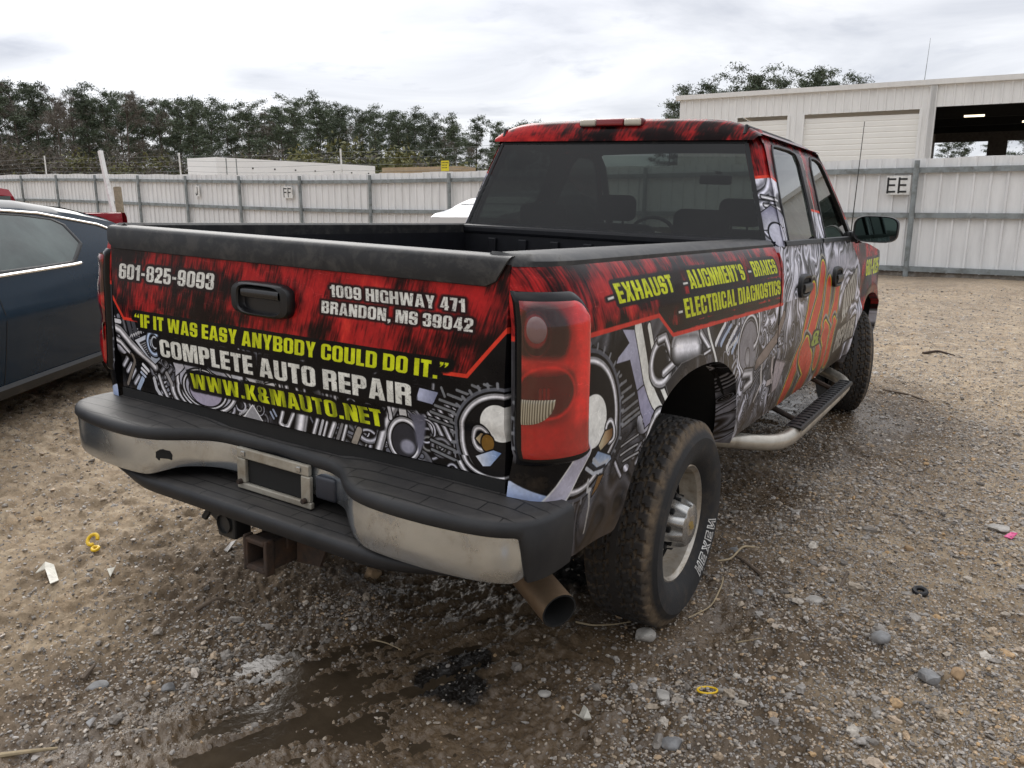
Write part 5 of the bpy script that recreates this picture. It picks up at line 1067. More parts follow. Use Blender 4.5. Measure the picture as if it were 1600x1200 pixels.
mb.grid(P); mb.build('lower_step', M['pad'], bumper, smooth=True, ang=45)
mb = MB(); mb.box((0, .09, .62), (1.75, .06, .16)); mb.build('bumper_beam', M['dark'], bumper)
# licence plate bracket: open frame
br_ = empty('plate_bracket'); br_.parent = bumper
mb = MB(); y0 = -.026
def fbox(x0, x1, z0, z1, d=.016, r=.004, y=y0): mb.box(((x0+x1)/2, y+d/2-.012, (z0+z1)/2), (x1-x0, d, z1-z0), r)
fbox(-.165, .165, .672, .707); fbox(-.165, -.125, .588, .671); fbox(.130, .170, .588, .671); fbox(-.165, .175, .566, .5875); mb.build('frame', M['bracket'], br_)
mb = MB(); mb.grid([[(x, -.0235, z) for z in (.5885, .6715)] for x in (-.124, .129)]); mb.build('opening', M['soot_and_shade'], br_)  # dark sheet standing for the shade inside the frame
mb = MB(); 
for x, z in ((-.13, .690), (.125, .690)): mb.box((x, -.041, z), (.018, .006, .018), .003)
mb.build('screw_boss', M['cap_metal'], br_); mb = MB()
for x, z in ((-.145, .592), (.150, .592)): mb.lathe([(0, -.052), (.008, -.052), (.009, -.046), (.009, -.036)], 12, (x, 0, z), 'y')
mb.build('bolt', M['rust'], br_, smooth=True)
mb = MB(); mb.box((.235, -.022, .648), (.085, .035, .075), .010, 3); mb.build('plug_cover', mat('plug_cover_plastic', (.016, .019, .028), .5), bumper, smooth=True, ang=50)
mb = MB(); q = [(-.428, .668), (-.44, .660), (-.441, .640), (-.432, .630), (-.43, .638), (-.405, .636), (-.398, .632), (-.396, .65), (-.402, .664), (-.415, .667), (-.418, .670)]
mb.prism(q, lambda p, h: (p[0], float(np.interp(abs(p[0]), hxs[:80], hys[:80]))-.006+h, p[1]), -.001, .01); mb.build('sensor_hole', M['soot_and_shade'], bumper)  # raised black plate painted as the hole's shade
# ------------------------------------------------------------------ hitch, underside, exhaust
hit = empty('tow_hitch'); hit.parent = truck; c0 = np.array((.02, -.13, .405)); mb = MB(); t_ = .011; w_ = .042
for dx, dz, sx, sz in ((-w_, 0, t_, 2*w_+t_), (w_, 0, t_, 2*w_+t_), (0, w_, 2*w_-t_, t_), (0, -w_, 2*w_-t_, t_)): mb.box((c0[0]+dx, c0[1]+.21, c0[2]+dz), (sx, .42, sz), .003)
for dx, dz, sx, sz in ((-w_-.006, 0, .012, 2*w_+.035), (w_+.006, 0, .012, 2*w_+.035), (0, w_+.006, 2*w_, .012), (0, -w_-.006, 2*w_, .012)): mb.box((c0[0]+dx, c0[1]+.015, c0[2]+dz), (sx, .035, sz), .004)
mb.build('receiver_tube', M['rust'], hit); mb = MB(); mb.grid([[(c0[0]+a, c0[1]+.2, c0[2]+b) for b in (-w_, w_)] for a in (-w_, w_)]); mb.build('tube_inside', M['soot_and_shade'], hit)
mb = MB(); mb.box((c0[0]-.055, .03, .485), (.012, .16, .14), .003); mb.box((c0[0]+.055, .03, .485), (.012, .16, .14), .003); mb.box((.02, .12, .46), (1.0, .07, .07), .01); 
mb.prism([(0, .52), (.16, .52), (.10, .38), (.0, .37)], lambda p, h: (.10+p[0], -.03+h, p[1]), 0, .012); mb.build('hitch_bracket', M['rust'], hit)
mb = MB(); mb.box((-.135, -.08, .47), (.085, .07, .10), .008); mb.lathe([(.032, -.125), (.032, -.115), (.026, -.114), (.024, -.09)], 18, (-.135, 0, .47), 'y'); mb.box((-.205, -.09, .485), (.05, .012, .055), .004, rot=Matrix.Rotation(.5, 3, 'Y')); mb.tube([(-.18, -.08, .52), (-.24, -.09, .49), (-.26, -.10, .455)], .012, 6); mb.build('wiring_socket', mat('socket_plastic', (.014, .014, .014), .5), hit)
mb = MB(); mb.box((.43, 2.6, .50), (.09, 5.0, .13)); mb.box((-.43, 2.6, .50), (.09, 5.0, .13)); mb.tube([(-.80, WR[0], .37), (.80, WR[0], .37)], .05, 10); mb.lathe([(0, -.16), (.12, -.12), (.16, 0), (.12, .12), (0, .16)], 14, (0, WR[0], .37), 'x'); mb.box((0, 3.6, .47), (.7, 1.8, .2), .05); mb.box((.55, WR[0], .47), (.07, 1.3, .05)); mb.box((-.55, WR[0], .47), (.07, 1.3, .05)); mb.tube([(-.8, 4.99, .42), (.8, 4.99, .42)], .05, 8); mb.build('chassis', M['dark'], truck)
E1 = np.array(tk(874, 955, 0, .95)); ed = np.array((.853, -.49, -.17)); ed = ed/np.linalg.norm(ed); E0 = E1-ed*.45
mb = MB(); ro, ri = .056, .0505; mb.tube([E0-ed*.12+np.array((0, .35, .06)), E0-ed*.10+np.array((0, .12, .02)), E0, E1], ro, 24, cap=False); exh = mb.build('exhaust_pipe', M['pipe'], truck, smooth=True)
mb = MB(); mb.tube([E1, E1-ed*.30], ri, 24, cap=False); mb.poly([E1-ed*.28+q for q in []]) if False else None
u = Vector(ed).orthogonal().normalized(); v = Vector(ed).cross(u); mb.grid([[Vector(E1)+(u*math.cos(a)+v*math.sin(a))*r_ for r_ in (ro, ri)] for a in np.linspace(0, 2*math.pi, 25)]); mb.poly([Vector(E1-ed*.2)+(u*math.cos(a)+v*math.sin(a))*ri for a in np.linspace(0, 2*math.pi, 24, endpoint=False)]); mb.build('pipe_bore', M['soot_and_shade'], exh, smooth=True)
# wheel wells
for mir in (1, -1):
    for c in (WR, WF):
        mb = MB(); P = [[(x*mir, c[0]+.635*math.cos(a), c[1]+.60*math.sin(a)) for x in (.55, .75, .955)] for a in np.linspace(.27, math.pi-.27, 24)]; mb.grid(P); mb.poly([(.55*mir, c[0]+.635*math.cos(a), c[1]+.60*math.sin(a)) for a in np.linspace(.27, math.pi-.27, 24)])
        mb.build('wheel_well', M['dark'], truck, smooth=True)
# ------------------------------------------------------------------ wheels
def tyre_mat():
    m, t, b = newmat('muddy_tyre'); oc = ncoord(t); sp = t.nodes.new('ShaderNodeSeparateXYZ'); t.links.new(oc, sp.inputs[0]); r_ = nmath(t, 'SQRT', nmath(t, 'ADD', nmath(t, 'MULTIPLY', sp.outputs[1], sp.outputs[1]), nmath(t, 'MULTIPLY', sp.outputs[2], sp.outputs[2])))
    n = nnoise(t, 13, 8, .68, oc); tr_ = nramp(t, r_, [(.345, 0.), (.368, 1.)]); sh = nramp(t, r_, [(.352, 0.), (.366, 1.), (.385, 1.), (.395, .10)])
    k = nmath(t, 'MULTIPLY', sh, nramp(t, n, [(.34, .15), (.58, 1.)])); k = nmath(t, 'ADD', k, nmath(t, 'MULTIPLY', nramp(t, n, [(.5, 0.), (.75, .30)]), nmath(t, 'SUBTRACT', 1., tr_))); 
    c = nmix(t, nmath(t, 'MULTIPLY', k, .85), (.013, .013, .014, 1), (.15, .108, .066, 1)); t.links.new(c, b.inputs['Base Color']); b.inputs['Roughness'].default_value = .78; nbump(t, nnoise(t, 90, 5, .65, oc), .4, .003, b); return m
M['tyre'] = tyre_mat(); TRD = .399; TW = .132
def wheel(name, cx, cy, cz, out):
    wh = empty(name, (cx, cy, cz)); wh.parent = truck; wh.rotation_euler = (0, 0, 0 if out > 0 else math.pi); NA = 288
    prof = [(.222, .095), (.235, .112), (.262, .132), (.295, .141), (.335, .142), (.357, .129)]; xs, P = [], []
    tread = [(.366, .1215), (.376, .118), (.386, .112), (.393, .105)]+[(.3985-.0035*(x/.1)**2, x) for x in np.linspace(.098, -.098, 42)]+[(.393, -.105), (.386, -.112), (.376, -.118), (.366, -.1215)]
    full = prof+tread+[(r_, -x) for r_, x in prof[::-1]]
    th = np.linspace(0, 2*math.pi, NA, endpoint=False)
    for r_, x in full:
        if r_ > .360:
            ph = th*46/(2*math.pi); ax = abs(x); row = int((x+.12)/.048)
            g1 = np.abs(((ph+.5*(row % 2)+x*9*(1 if row % 2 else -1)) % 1)-.5) > .405; dep = np.zeros(NA)
            lat = np.min([abs(x-q) for q in (-.073, -.026, .026, .073)]); gz_ = .012*math.sin(0)
            wob = np.array([min(abs(x+.006*s2-q) for q in (-.074, -.026, .026, .074)) for s2 in np.sign(np.sin(ph*2*math.pi))])
            dep = np.where((wob < .0055) & (ax < .1), .011, 0); dep = np.where(g1 & (ax > .016), np.maximum(dep, .010 if ax > .075 or True else 0), dep)
            if ax > .106: dep = np.where(g1, .008, 0)*(1. if r_ > .372 else .5)
            rr = r_-dep
        else: rr = np.full(NA, r_)
        P.append([(x, rr[k]*math.cos(th[k]), rr[k]*math.sin(th[k])) for k in range(NA)])
    mb = MB(); mb.grid(P, cv=True); ty = mb.build('tyre', M['tyre'], wh, smooth=True, ang=28)
    if out > 0:                                      # outlined white letters on the sidewall
        mb = MB(); word = 'NEXEN'; ST = {'N': [(0,0),(0,1),(.12,1),(.45,.35),(.45,1),(.6,1),(.6,0),(.47,0),(.15,.62),(.15,0)], 'E': [(0,0),(0,1),(.55,1),(.55,.8),(.17,.8),(.17,.6),(.5,.6),(.5,.4),(.17,.4),(.17,.2),(.55,.2),(.55,0)], 'X': [(0,0),(.22,.5),(0,1),(.18,1),(.31,.68),(.44,1),(.62,1),(.4,.5),(.62,0),(.44,0),(.31,.32),(.18,0)]}
        def side_pt(a, r_, o_=.0012): return (float(np.interp(r_, [q[0] for q in prof], [q[1] for q in prof]))+o_, r_*math.cos(a), r_*math.sin(a))
        for a0, sg in ((RAD(-60), 1),):
            for i, ch in enumerate(word):
                pts = ST[ch]
                for (xa, ya), (xb, yb) in zip(pts, pts[1:]+pts[:1]):
                    A, B = np.array((xa, ya)), np.array((xb, yb)); e = B-A; e = e/np.hypot(*e); n_ = np.array((-e[1], e[0]))*.040; A, B = A-e*.04, B+e*.04
                    q = []
                    for p in (A+n_, B+n_, B-n_, A-n_): q.append(side_pt(a0+(i*.80+p[0])*.215, .256+p[1]*.050))
                    q = np.array(q); [mb.add([side_pt(math.atan2(p_[2], p_[1]), math.hypot(p_[1], p_[2]), .0025) for p_ in (q[0]+(q[1]-q[0])*f0, q[0]+(q[1]-q[0])*f1, q[3]+(q[2]-q[3])*f1, q[3]+(q[2]-q[3])*f0)], [(0, 1, 2, 3)]) for f0, f1 in zip(np.linspace(0, 1, 11)[:-1], np.linspace(0, 1, 11)[1:])]
        mb.build('white_letters', M['white_letter'], ty)
    R1 = [(.224, .094), (.226, .100), (.220, .102), (.214, .094), (.207, .088), (.203, .060), (.197, .020), (.186, .000), (.168, -.006), (.155, -.002), (.130, .014), (.110, .030), (.085, .034), (.0, .034)]
    mb = MB(); mb.lathe(R1, 72); rim = mb.build('rim', M['alloy'], wh, smooth=True, ang=40)
    mb = MB(); mb.lathe([(.19, -.1), (.19, .02)], 40); mb.build('rim_barrel', M['dark'], rim)
    for k in range(8):                               # oval vents with a raised lip
        a = 2*math.pi*k/8+.2; mb = MB(); c = (math.cos(a)*.150, math.sin(a)*.150); P = []
        for rr, dx in ((.030, .0005), (.028, .0065), (.024, .007), (.0225, .001), (.001, -.0005)): P.append([(float(np.interp(math.hypot(c[0], c[1]), [.13, .155, .168], [.014, -.002, -.006]))+.010+dx, c[0]+rr*math.cos(q), c[1]+rr*1.15*math.sin(q)) for q in np.linspace(0, 2*math.pi, 16, endpoint=False)])
        mb.grid(P[:4], cv=True); mb.build('vent_rim', M['alloy'], rim, smooth=True, ang=60); mb = MB(); mb.poly([(x+.0012, y, z) for x, y, z in P[3]]); mb.build('vent', M['soot_and_shade'], rim)  # flat dark disc gives the vent its painted shade
    mb = MB(); P = []                                # eight-lobed hub cover
    for r_, x, lob in ((.108, .020, .12), (.108, .045, .14), (.100, .080, .17), (.088, .118, .15), (.080, .134, .07), (.070, .138, .0), (.001, .139, 0.)):
        P.append([(x, (r_*(1-lob*(.5+.5*math.cos(8*a))**2))*math.cos(a), (r_*(1-lob*(.5+.5*math.cos(8*a))**2))*math.sin(a)) for a in np.linspace(0, 2*math.pi, 96, endpoint=False)])
    mb.grid(P, cv=True); cap = mb.build('hub_cover', M['cap_metal'], wh, smooth=True, ang=40)
    for k in range(8):
        a = 2*math.pi*(k+.0)/8; mb = MB(); mb.lathe([(0, .075), (.011, .075), (.012, .07), (.012, .045)], 6, (0, math.cos(a)*.104, math.sin(a)*.104)); mb.build('lug_nut', M['black_plastic'], wh)
    for k in range(8):
        a = 2*math.pi*k/8; mb = MB(); mb.box((.074, math.cos(a)*.084, math.sin(a)*.084), (.034, .026, .020), .004, rot=Matrix.Rotation(a, 3, 'X')); mb.build('lug_slot', M['soot_and_shade'], cap)  # black box put in as the shade of each slot
    mb = MB(); mb.lathe([(.001, .1392), (.038, .1392), (.040, .1385)], 40); mb.build('cap_face', M['alloy'], cap)
    mb = MB(); mb.prism([(-.030, -.006), (-.030, .009), (-.011, .009), (-.011, .016), (.011, .016), (.011, .009), (.030, .009), (.030, -.006), (.011, -.006), (.011, -.013), (-.011, -.013), (-.011, -.006)], lambda p, h: (.1397+h, p[0]*.8+p[1]*.5, p[1]*.9-p[0]*.5), 0, .002); mb.build('badge', M['gold'], cap)
    return wh
wheel('wheel', .890, WR[0]-.01, .366, 1); wheel('wheel', -.878, WR[0]-.01, .366, -1); w3 = wheel('wheel', .868, WF[0], .420, 1); w4 = wheel('wheel', -.868, WF[0], .420, -1)
for q in (w3, w4): q.rotation_euler.z += RAD(21)          # steered to the left
# ------------------------------------------------------------------ cab: lower doors and fender follow the side skin, upper part leans in
def xg(z, y=3.):
    b = .952-(z-1.37)*.355 if z < 1.84 else .952-.47*.355-(z-1.84)*.55
    return b
def cabside(y, z, off=0.):
    if z <= 1.30: return (float(xside(y, z))+off, y, z)
    if z < 1.37: k = (z-1.30)/.07; return (float(xside(y, 1.30))*(1-k)+.952*k+off, y, z)
    return (xg(z)+off, y, z)
def yrear(z): return 2.262+(z-1.386)*.235             # slope of the back of the cab
RCX, RCY = .085, .13                                # rounded rear corner of the cab
def cabpt(s_, z, off=0.):                            # s_ = y for the flank, less than the corner's end wraps to the back
    y0 = yrear(z)+RCY
    if s_ >= 0: return cabside(y0+s_, z, off)
    t_ = -s_; x1 = cabside(y0, z)[0]                 # t_ 0..1 round the corner, >1 across the back (1 m per unit)
    if t_ <= 1: a = t_*math.pi/2; return (x1-RCX*(1-math.cos(a))+off*math.cos(a), y0-RCY*math.sin(a)-off*math.sin(a), z)
    return (x1-RCX-(t_-1), yrear(z)-off, z)
def cuv(s_, z): return SD.uv((yrear(z)+RCY+s_) if s_ >= 0 else yrear(z)+RCY+s_*.20, z)
def rearwin_x(z): return .880-(z-1.386)*.352
for mir in (1, -1):
    # lower: rear door, front door, fender, with thin gaps
    for nm, y0, y1, lo, hi in (('cab_corner', CB, 2.335, lambda y: .535, lambda y: 1.37), ('door', 2.341, 3.215, lambda y: .535, lambda y: 1.372), ('door', 3.221, 4.29, lambda y: .54, lambda y: 1.372), ('fender', 4.296, 5.75, lambda y: max(.56, arch(y, WF, .56, .53)), lambda y: 1.345-.0*y-.10*float(sstep(4.6, 5.75, y)))):
        mb = MB(); P, U = [], []; ys = fine(y0, y1, 5 if nm == 'cab_corner' else 34)
        if nm == 'fender': ys = fine(y0, 4.42, 4)+fine(4.431, 4.52, 12)+fine(4.55, 5.45, 24)+fine(5.46, 5.549, 12)+fine(5.56, y1, 6)
        for y in ys:
            a, b = lo(y), hi(y); zz_ = np.linspace(a, b, 36); pin = .06*float(sstep(5.2, 5.75, y))**2
            P.append([((cabside(y, z)[0]-pin)*mir, y, z) for z in zz_]); U.append([SD.uv(y, z) for z in zz_])
        mb.grid(P, U)
        for row, yy in ((P[0], y0), (P[-1], y1)): mb.grid([[q, (q[0]-.03*mir, q[1], q[2])] for q in row], [[SD.uv(yy, q[2])]*2 for q in row])
        if nm == 'fender':
            q = [(y, arch(y, WF, .56, .53)) for y in fine(4.431, 5.549, 60)]; mb.grid([[(cabside(y, z)[0]*mir, y, z), ((cabside(y, z)[0]-.06)*mir, y, z-.004)] for y, z in q], [[SD.uv(y, z)]*2 for y, z in q])
        part = mb.build(nm, M['side_print'], truck, smooth=True, ang=30)
        if nm == 'door':
            yr_, yf_ = ((2.455, 3.085) if y0 < 3 else (3.345, 4.10)); top = 1.865
            # window outline (rear door: upright; front door: raked front)
            if y0 < 3: win = [(2.445, 1.385), (2.475, 1.60), (2.545, 1.83), (2.585, 1.858), (2.70, 1.866), (2.95, 1.866), (3.055, 1.855), (3.105, 1.80), (3.10, 1.60), (3.065, 1.385)]; outl = [(2.343, 1.372), (2.375, 1.60), (2.435, 1.86), (2.50, 1.905), (2.70, 1.912), (2.95, 1.912), (3.10, 1.908), (3.212, 1.86), (3.213, 1.60), (3.213, 1.372)]
            else: win = [(3.335, 1.385), (3.37, 1.60), (3.40, 1.80), (3.445, 1.853), (3.52, 1.860), (3.62, 1.858), (3.71, 1.840), (3.80, 1.775), (4.00, 1.58), (4.14, 1.385)]; outl = [(3.223, 1.372), (3.223, 1.60), (3.223, 1.86), (3.33, 1.905), (3.50, 1.908), (3.64, 1.904), (3.75, 1.880), (3.86, 1.80), (4.09, 1.58), (4.27, 1.372)]
            def dens(Q, n=60):
                Q = np.array(Q); t_ = np.concatenate([[0], np.cumsum(np.hypot(*np.diff(Q, axis=0).T))]); q = np.linspace(0, 1, n); k = np.linspace(0, 1, len(Q)); return np.stack([np.interp(q, k, Q[:, 0]), np.interp(q, k, Q[:, 1])], -1)
            wi, wo = dens(win), dens(outl); ctr = wi.mean(0)
            mb = MB(); P, U = [], []
            for a, b in zip(wi, wo):
                row = [b+(a-b)*k for k in (0, .25, .5, .75, .93)]; P.append([tuple(np.array(cabside(*q))*np.array((mir, 1, 1))) for q in row]); U.append([SD.uv(*q) for q in row])
            mb.grid(P, U); mb.build('window_frame', M['side_print'], part, smooth=True, ang=30)
            mb = MB(); P = []
            for a, b in zip(wi, wo):
                d = (a-b)/np.hypot(*(a-b)); q0 = b+(a-b)*.90; P.append([tuple(np.array(cabside(*p, o_))*np.array((mir, 1, 1))) for p, o_ in ((q0, -.004), (q0, .006), (a+d*.006, .006), (a+d*.012, -.004))])
            P.append([tuple(np.array(cabside(*p, o_))*np.array((mir, 1, 1))) for p, o_ in ((win[-1], -.0045), (win[-1], .0065), ((win[-1][0]-.01, 1.40), .0065), ((win[-1][0]-.01, 1.40), -.0045))]) if False else None
            mb.grid(P); yb = (win[0][0], win[-1][0]); mb.grid([[tuple(np.array(cabside(y, z, o_))*np.array((mir, 1, 1))) for z, o_ in ((1.368, .0), (1.372, .012), (1.392, .012), (1.396, 0.))] for y in np.linspace(outl[0][0]+.004, outl[-1][0]-.02, 12)]); mb.build('window_seal', M['black_plastic'], part, smooth=True, ang=40)
            mb = MB(); rows = []
            n_ = len(wi)//2
            for k in range(n_): a, b = wi[k], wi[-1-k]; rows.append([tuple(np.array(cabside(*(a+(b-a)*q), -.006))*np.array((mir, 1, 1))) for q in np.linspace(0, 1, 8)])
            mb.grid(rows); mb.build('window', M['tint_glass'], part, smooth=True)
            hy = 2.688 if y0 < 3 else 3.575; hd = empty('door_handle'); hd.parent = part; mb = MB()
            R2_ = lambda rx, rz, o_, ex=3.5: [tuple(np.array((cabside(hy, 1.16+rz*np.sign(math.sin(a))*abs(math.sin(a))**(2/ex))[0]+o_, hy-(0)+rx*np.sign(math.cos(a))*abs(math.cos(a))**(2/ex), 1.16+rz*np.sign(math.sin(a))*abs(math.sin(a))**(2/ex)))*np.array((mir, 1, 1))) for a in np.linspace(0, 2*math.pi, 32, endpoint=False)]
            mb.grid([R2_(.118, .062, 0), R2_(.116, .060, .018), R2_(.105, .052, .024), R2_(.092, .042, .020), R2_(.085, .036, .004), R2_(.05, .02, .003)], cv=True); mb.build('surround', M['black_plastic'], hd, smooth=True, ang=45)
            mb = MB(); X_ = cabside(hy, 1.16)[0]; mb.grid([[(mir*(X_+o_), y, z) for z, o_ in ((1.125, .006), (1.128, .030), (1.150, .036), (1.172, .030), (1.176, .008))] for y in np.linspace(hy-.09, hy+.09, 10)]); mb.build('grip', mat('grip_plastic', (.02, .02, .021), .35), hd, smooth=True, ang=60)
            mb = MB(); mb.box((mir*(X_+.008), hy, 1.190), (.012, .14, .026), .004); mb.build('finger_well', M['soot_and_shade'], hd)
    # rear corner pillar of the cab, and the strip between it and the rear door
    mb = MB(); P, U = [], []
    for z in np.linspace(1.20, 1.93, 40):
        row, ur = [], []; yend = np.interp(z, [1.2, 1.372, 1.60, 1.86, 1.93], [2.336, 2.336, 2.369, 2.429, 2.50]); y0 = yrear(z)+RCY; xr_ = rearwin_x(min(z, 1.866)) if z > 1.386 else .880; x1 = cabside(y0, z)[0]-RCX
        for s_ in [yend-y0]+([(yend-y0)*.5] if yend > y0 else [-.05])+[-.1-.9*k/9 for k in range(10)]+[-(1+max(.002, (x1-xr_))*k/4) for k in (1, 2, 3, 4)]: q = cabpt(s_, z); row.append((q[0]*mir, q[1], q[2])); ur.append(cuv(s_, z))
        P.append(row); U.append(ur)
    mb.grid(P, U); mb.build('rear_pillar', M['side_print'], truck, smooth=True, ang=35)
    mb = MB(); mb.box((mir*.90, 3.30, .98), (.03, 2.1, .78)); mb.grid([[(mir*(xg(z)-.02), y, z) for z in (1.3, 1.6, 1.86)] for y in (3.15, 3.28)]); mb.build('door_jamb', M['dark'], truck)
# roof
def rpt(u, v):                                      # u across -1..1, v along 0..1
    y = 2.40+v*1.36; x = u*.772; z = 1.893+.074*(1-abs(u)**8)+.022*(1-u*u)*(1-.3*abs(2*v-1)**4)-.03*max(0, v-.85)/.15
    if v == 0: pass
    return (x, y, z)
mb = MB(); P, U = [], []
for v in [-.075, -.06, -.03, 0]+list(np.linspace(.03, 1, 20)):
    row, ur = [], []
    for u in np.linspace(-1, 1, 41):
        if v >= 0: q = rpt(u, v)
        else: k = -v/.075; q0 = rpt(u, 0); q = (q0[0]*(1-.09*k*0)-np.sign(u)*.02*k*abs(u)**3, q0[1]-.055*math.sin(k*1.57), q0[2]-(q0[2]-1.868)*(1-math.cos(k*1.57)))
        row.append(q); ur.append(SD.uv(3.2+q[0]*.62, 1.76+1.3*(q[2]-1.92)+.10*(q[1]-2.34)))
    P.append(row); U.append(ur)
mb.grid(P, U); roof = mb.build('roof', M['side_print'], truck, smooth=True, ang=40)
for mir in (1, -1):
    mb = MB(); mb.grid([[tuple(np.array(cabside(y, z))*np.array((mir, 1, 1))) for z in (1.86, 1.885, 1.905)]+[(mir*.772, y, 1.900), (mir*.765, y, 1.905)] for y in np.linspace(2.42, 3.74, 16)], [[SD.uv(y, z) for z in (1.86, 1.885, 1.9, 1.9, 1.9)] for y in np.linspace(2.42, 3.74, 16)]); mb.build('roof_rail', M['side_print'], truck, smooth=True, ang=50)
    mb = MB(); mb.tube([(mir*.692, 2.372, 1.868), (mir*.698, 2.360, 1.90), (mir*.700, 2.372, 1.935)]+[(mir*.700, rpt(0, v)[1], rpt(.700/.772, v)[2]-.004) for v in (0.02, .1, .3, .6, .95)], .010, 8); mb.build('roof_seam', M['black_plastic'], truck, smooth=True)
    mb = MB(); mb.tube([(mir*.750, 3.70, 1.878), (mir*.772, 3.84, 1.80), (mir*.842, 4.08, 1.59), (mir*.905, 4.30, 1.372)], [.024, .024, .026, .03], 10); mb.build('windscreen_pillar', M['black_plastic'], truck, smooth=True)
mb = MB(); ctr = (-.026, 2.395, 1.983); P = []
cx_ = [-.196, -.19, -.17, -.12]; 
def lampbox(x0, x1, nm, m, par, r=.009, y=2.372, d=.05, z=1.962, h=.036): b = MB(); b.box(((x0+x1)/2, y, z), (x1-x0, d, h), r, 3); return b.build(nm, m, par, smooth=True, ang=50)
tb_ = empty('third_brake_light'); tb_.parent = truck; lampbox(-.218, .162, 'housing', mat('brake_light_housing', (.10, .012, .014), .2), tb_, .016, 2.378, .05, 1.962, .046); lampbox(-.105, .050, 'red_lens', mat('brake_red_lens', (.22, .008, .012), .1, coat=.6), tb_, .006, 2.366); lampbox(-.205, -.110, 'clear_lens', mat('cargo_clear_lens', (.52, .47, .38), .15, coat=.5), tb_, .01, 2.366); lampbox(.055, .150, 'clear_lens', M['reverse'] if False else bpy.data.materials['cargo_clear_lens'], tb_, .01, 2.366)
# rear window, with its dark border
mb = MB(); P = []
for z in np.linspace(1.392, 1.866, 14): P.append([(x, yrear(z)-.006+.05*(abs(x)/.88)**4*0, z) for x in np.linspace(-rearwin_x(z), rearwin_x(z), 24)])
mb.grid(P); rw = mb.build('rear_window', M['tint_glass'], truck, smooth=True)
mb = MB()
def rwp(x, z): return (x, yrear(z)-.010, z)
for (x0, z0), (x1, z1) in (((-1, 1.392), (1, 1.392)), ((-1, 1.866), (1, 1.866))):
    P = [[rwp(x*rearwin_x(z0)*1.004, z0+d) for d in ((-.012, .012) if z0 < 1.5 else (-.012, .008))] for x in np.linspace(-1, 1, 20)]; mb.grid(P)
for sx in (-1, 1): mb.grid([[rwp(sx*(rearwin_x(z)+d), z) for d in (-.014, .006)] for z in np.linspace(1.404, 1.854, 14)])
mb.build('window_border', M['black_plastic'], rw)
mb = MB(); mb.grid([[(x, 2.255, z) for z in (.9, 1.2, 1.392)] for x in np.linspace(-.93, .93, 8)]); mb.box((0, 2.235, 1.375), (1.75, .03, .02), .004); mb.build('cab_back', mat('cab_back_paint', (.012, .014, .022), .25), truck)
# windscreen, bonnet, inside
mb = MB(); P = [[(x*(.74+.20*t_), 3.76+.60*t_+.16*t_*(1-x*x)+.03*(1-x*x), 1.885-.53*t_) for x in np.linspace(-1, 1, 16)] for t_ in np.linspace(0, 1, 10)]; mb.grid(P); mb.build('windscreen', M['clear_glass'], truck, smooth=True)
mb = MB(); P, U = [], []
for t_ in np.linspace(0, 1, 14): y = 4.45+t_*1.33; row = [(x*(.90-.05*t_), y-.10*x*x, 1.365-.09*t_**2-.10*float(sstep(.85, 1, t_))+.03*(1-x*x)) for x in np.linspace(-1, 1, 18)]; P.append(row); U.append([SD.uv(4.7+q[0]*.3, 1.2+.1*t_) for q in row])
mb.grid(P, U); mb.build('bonnet', M['side_print'], truck, smooth=True)
mb = MB(); mb.box((0, 5.80, .98), (1.75, .06, .50), .03); mb.build('grille', M['black_plastic'], truck); mb = MB(); mb.box((0, 5.90, .66), (1.9, .16, .26), .05, 3); mb.build('front_bumper', M['chrome_dull'], truck, smooth=True)
ins = empty('interior'); ins.parent = truck
def seat(x, y, w2, h, nm):
    b = MB(); b.box((x, y, h-.32), (w2, .15, .62), .06, 3, rot=Matrix.Rotation(-.12, 3, 'X')); b.box((x, y+.30, h-.68), (w2, .55, .16), .05, 3); b.build(nm, M['seat'], ins, smooth=True, ang=60)
def hrest(x, y, h, w2=.27, hh=.17): b = MB(); b.box((x, y, h), (w2, .11, hh), .05, 4); b.tube([(x-.05, y, h-.05), (x-.05, y, h-.2)], .008, 5); b.tube([(x+.05, y, h-.05), (x+.05, y, h-.2)], .008, 5); b.build('headrest', M['seat'], ins, smooth=True, ang=60)
seat(0, 2.50, 1.5, 1.40, 'rear_bench'); seat(-.42, 3.38, .52, 1.43, 'front_seat'); seat(.42, 3.38, .52, 1.43, 'front_seat'); hrest(.48, 2.47, 1.46, .30, .14); hrest(-.48, 2.47, 1.46, .30, .14); hrest(.42, 3.36, 1.52); hrest(-.42, 3.36, 1.52)
b = MB(); b.box((0, 4.35, 1.20), (1.6, .45, .26), .08, 3); b.build('dashboard', M['seat'], ins, smooth=True, ang=60)
b = MB(); P = [[(-.42+(.19+.015*math.cos(q))*math.cos(a), 3.98+.5*(.19+.015*math.cos(q))*math.sin(a)*.5+.015*math.sin(q), 1.30+(.19+.015*math.cos(q))*math.sin(a)*.85) for q in np.linspace(0, 2*math.pi, 8, endpoint=False)] for a in np.linspace(0, 2*math.pi, 28, endpoint=False)]; b.grid(P, cu=True, cv=True); b.box((-.42, 4.0, 1.29), (.3, .03, .05), .01); b.build('steering_wheel', M['seat'], ins, smooth=True)
mp_ = tk(1118, 281, 1, 3.95); b = MB(); b.box(tuple(mp_), (.23, .03, .065), .015, 3); b.box((mp_[0], mp_[1]+.05, mp_[2]+.05), (.02, .10, .02), .004); b.build('inside_mirror', M['seat'], ins, smooth=True)
b = MB(); b.box((0, 3.3, .62), (1.7, 2.0, .05)); b.grid([[(x, y, 1.872+.03*(1-x*x)) for x in np.linspace(-.72, .72, 8)] for y in np.linspace(2.42, 3.74, 6)]); b.build('floor_and_headliner', M['seat'], ins)
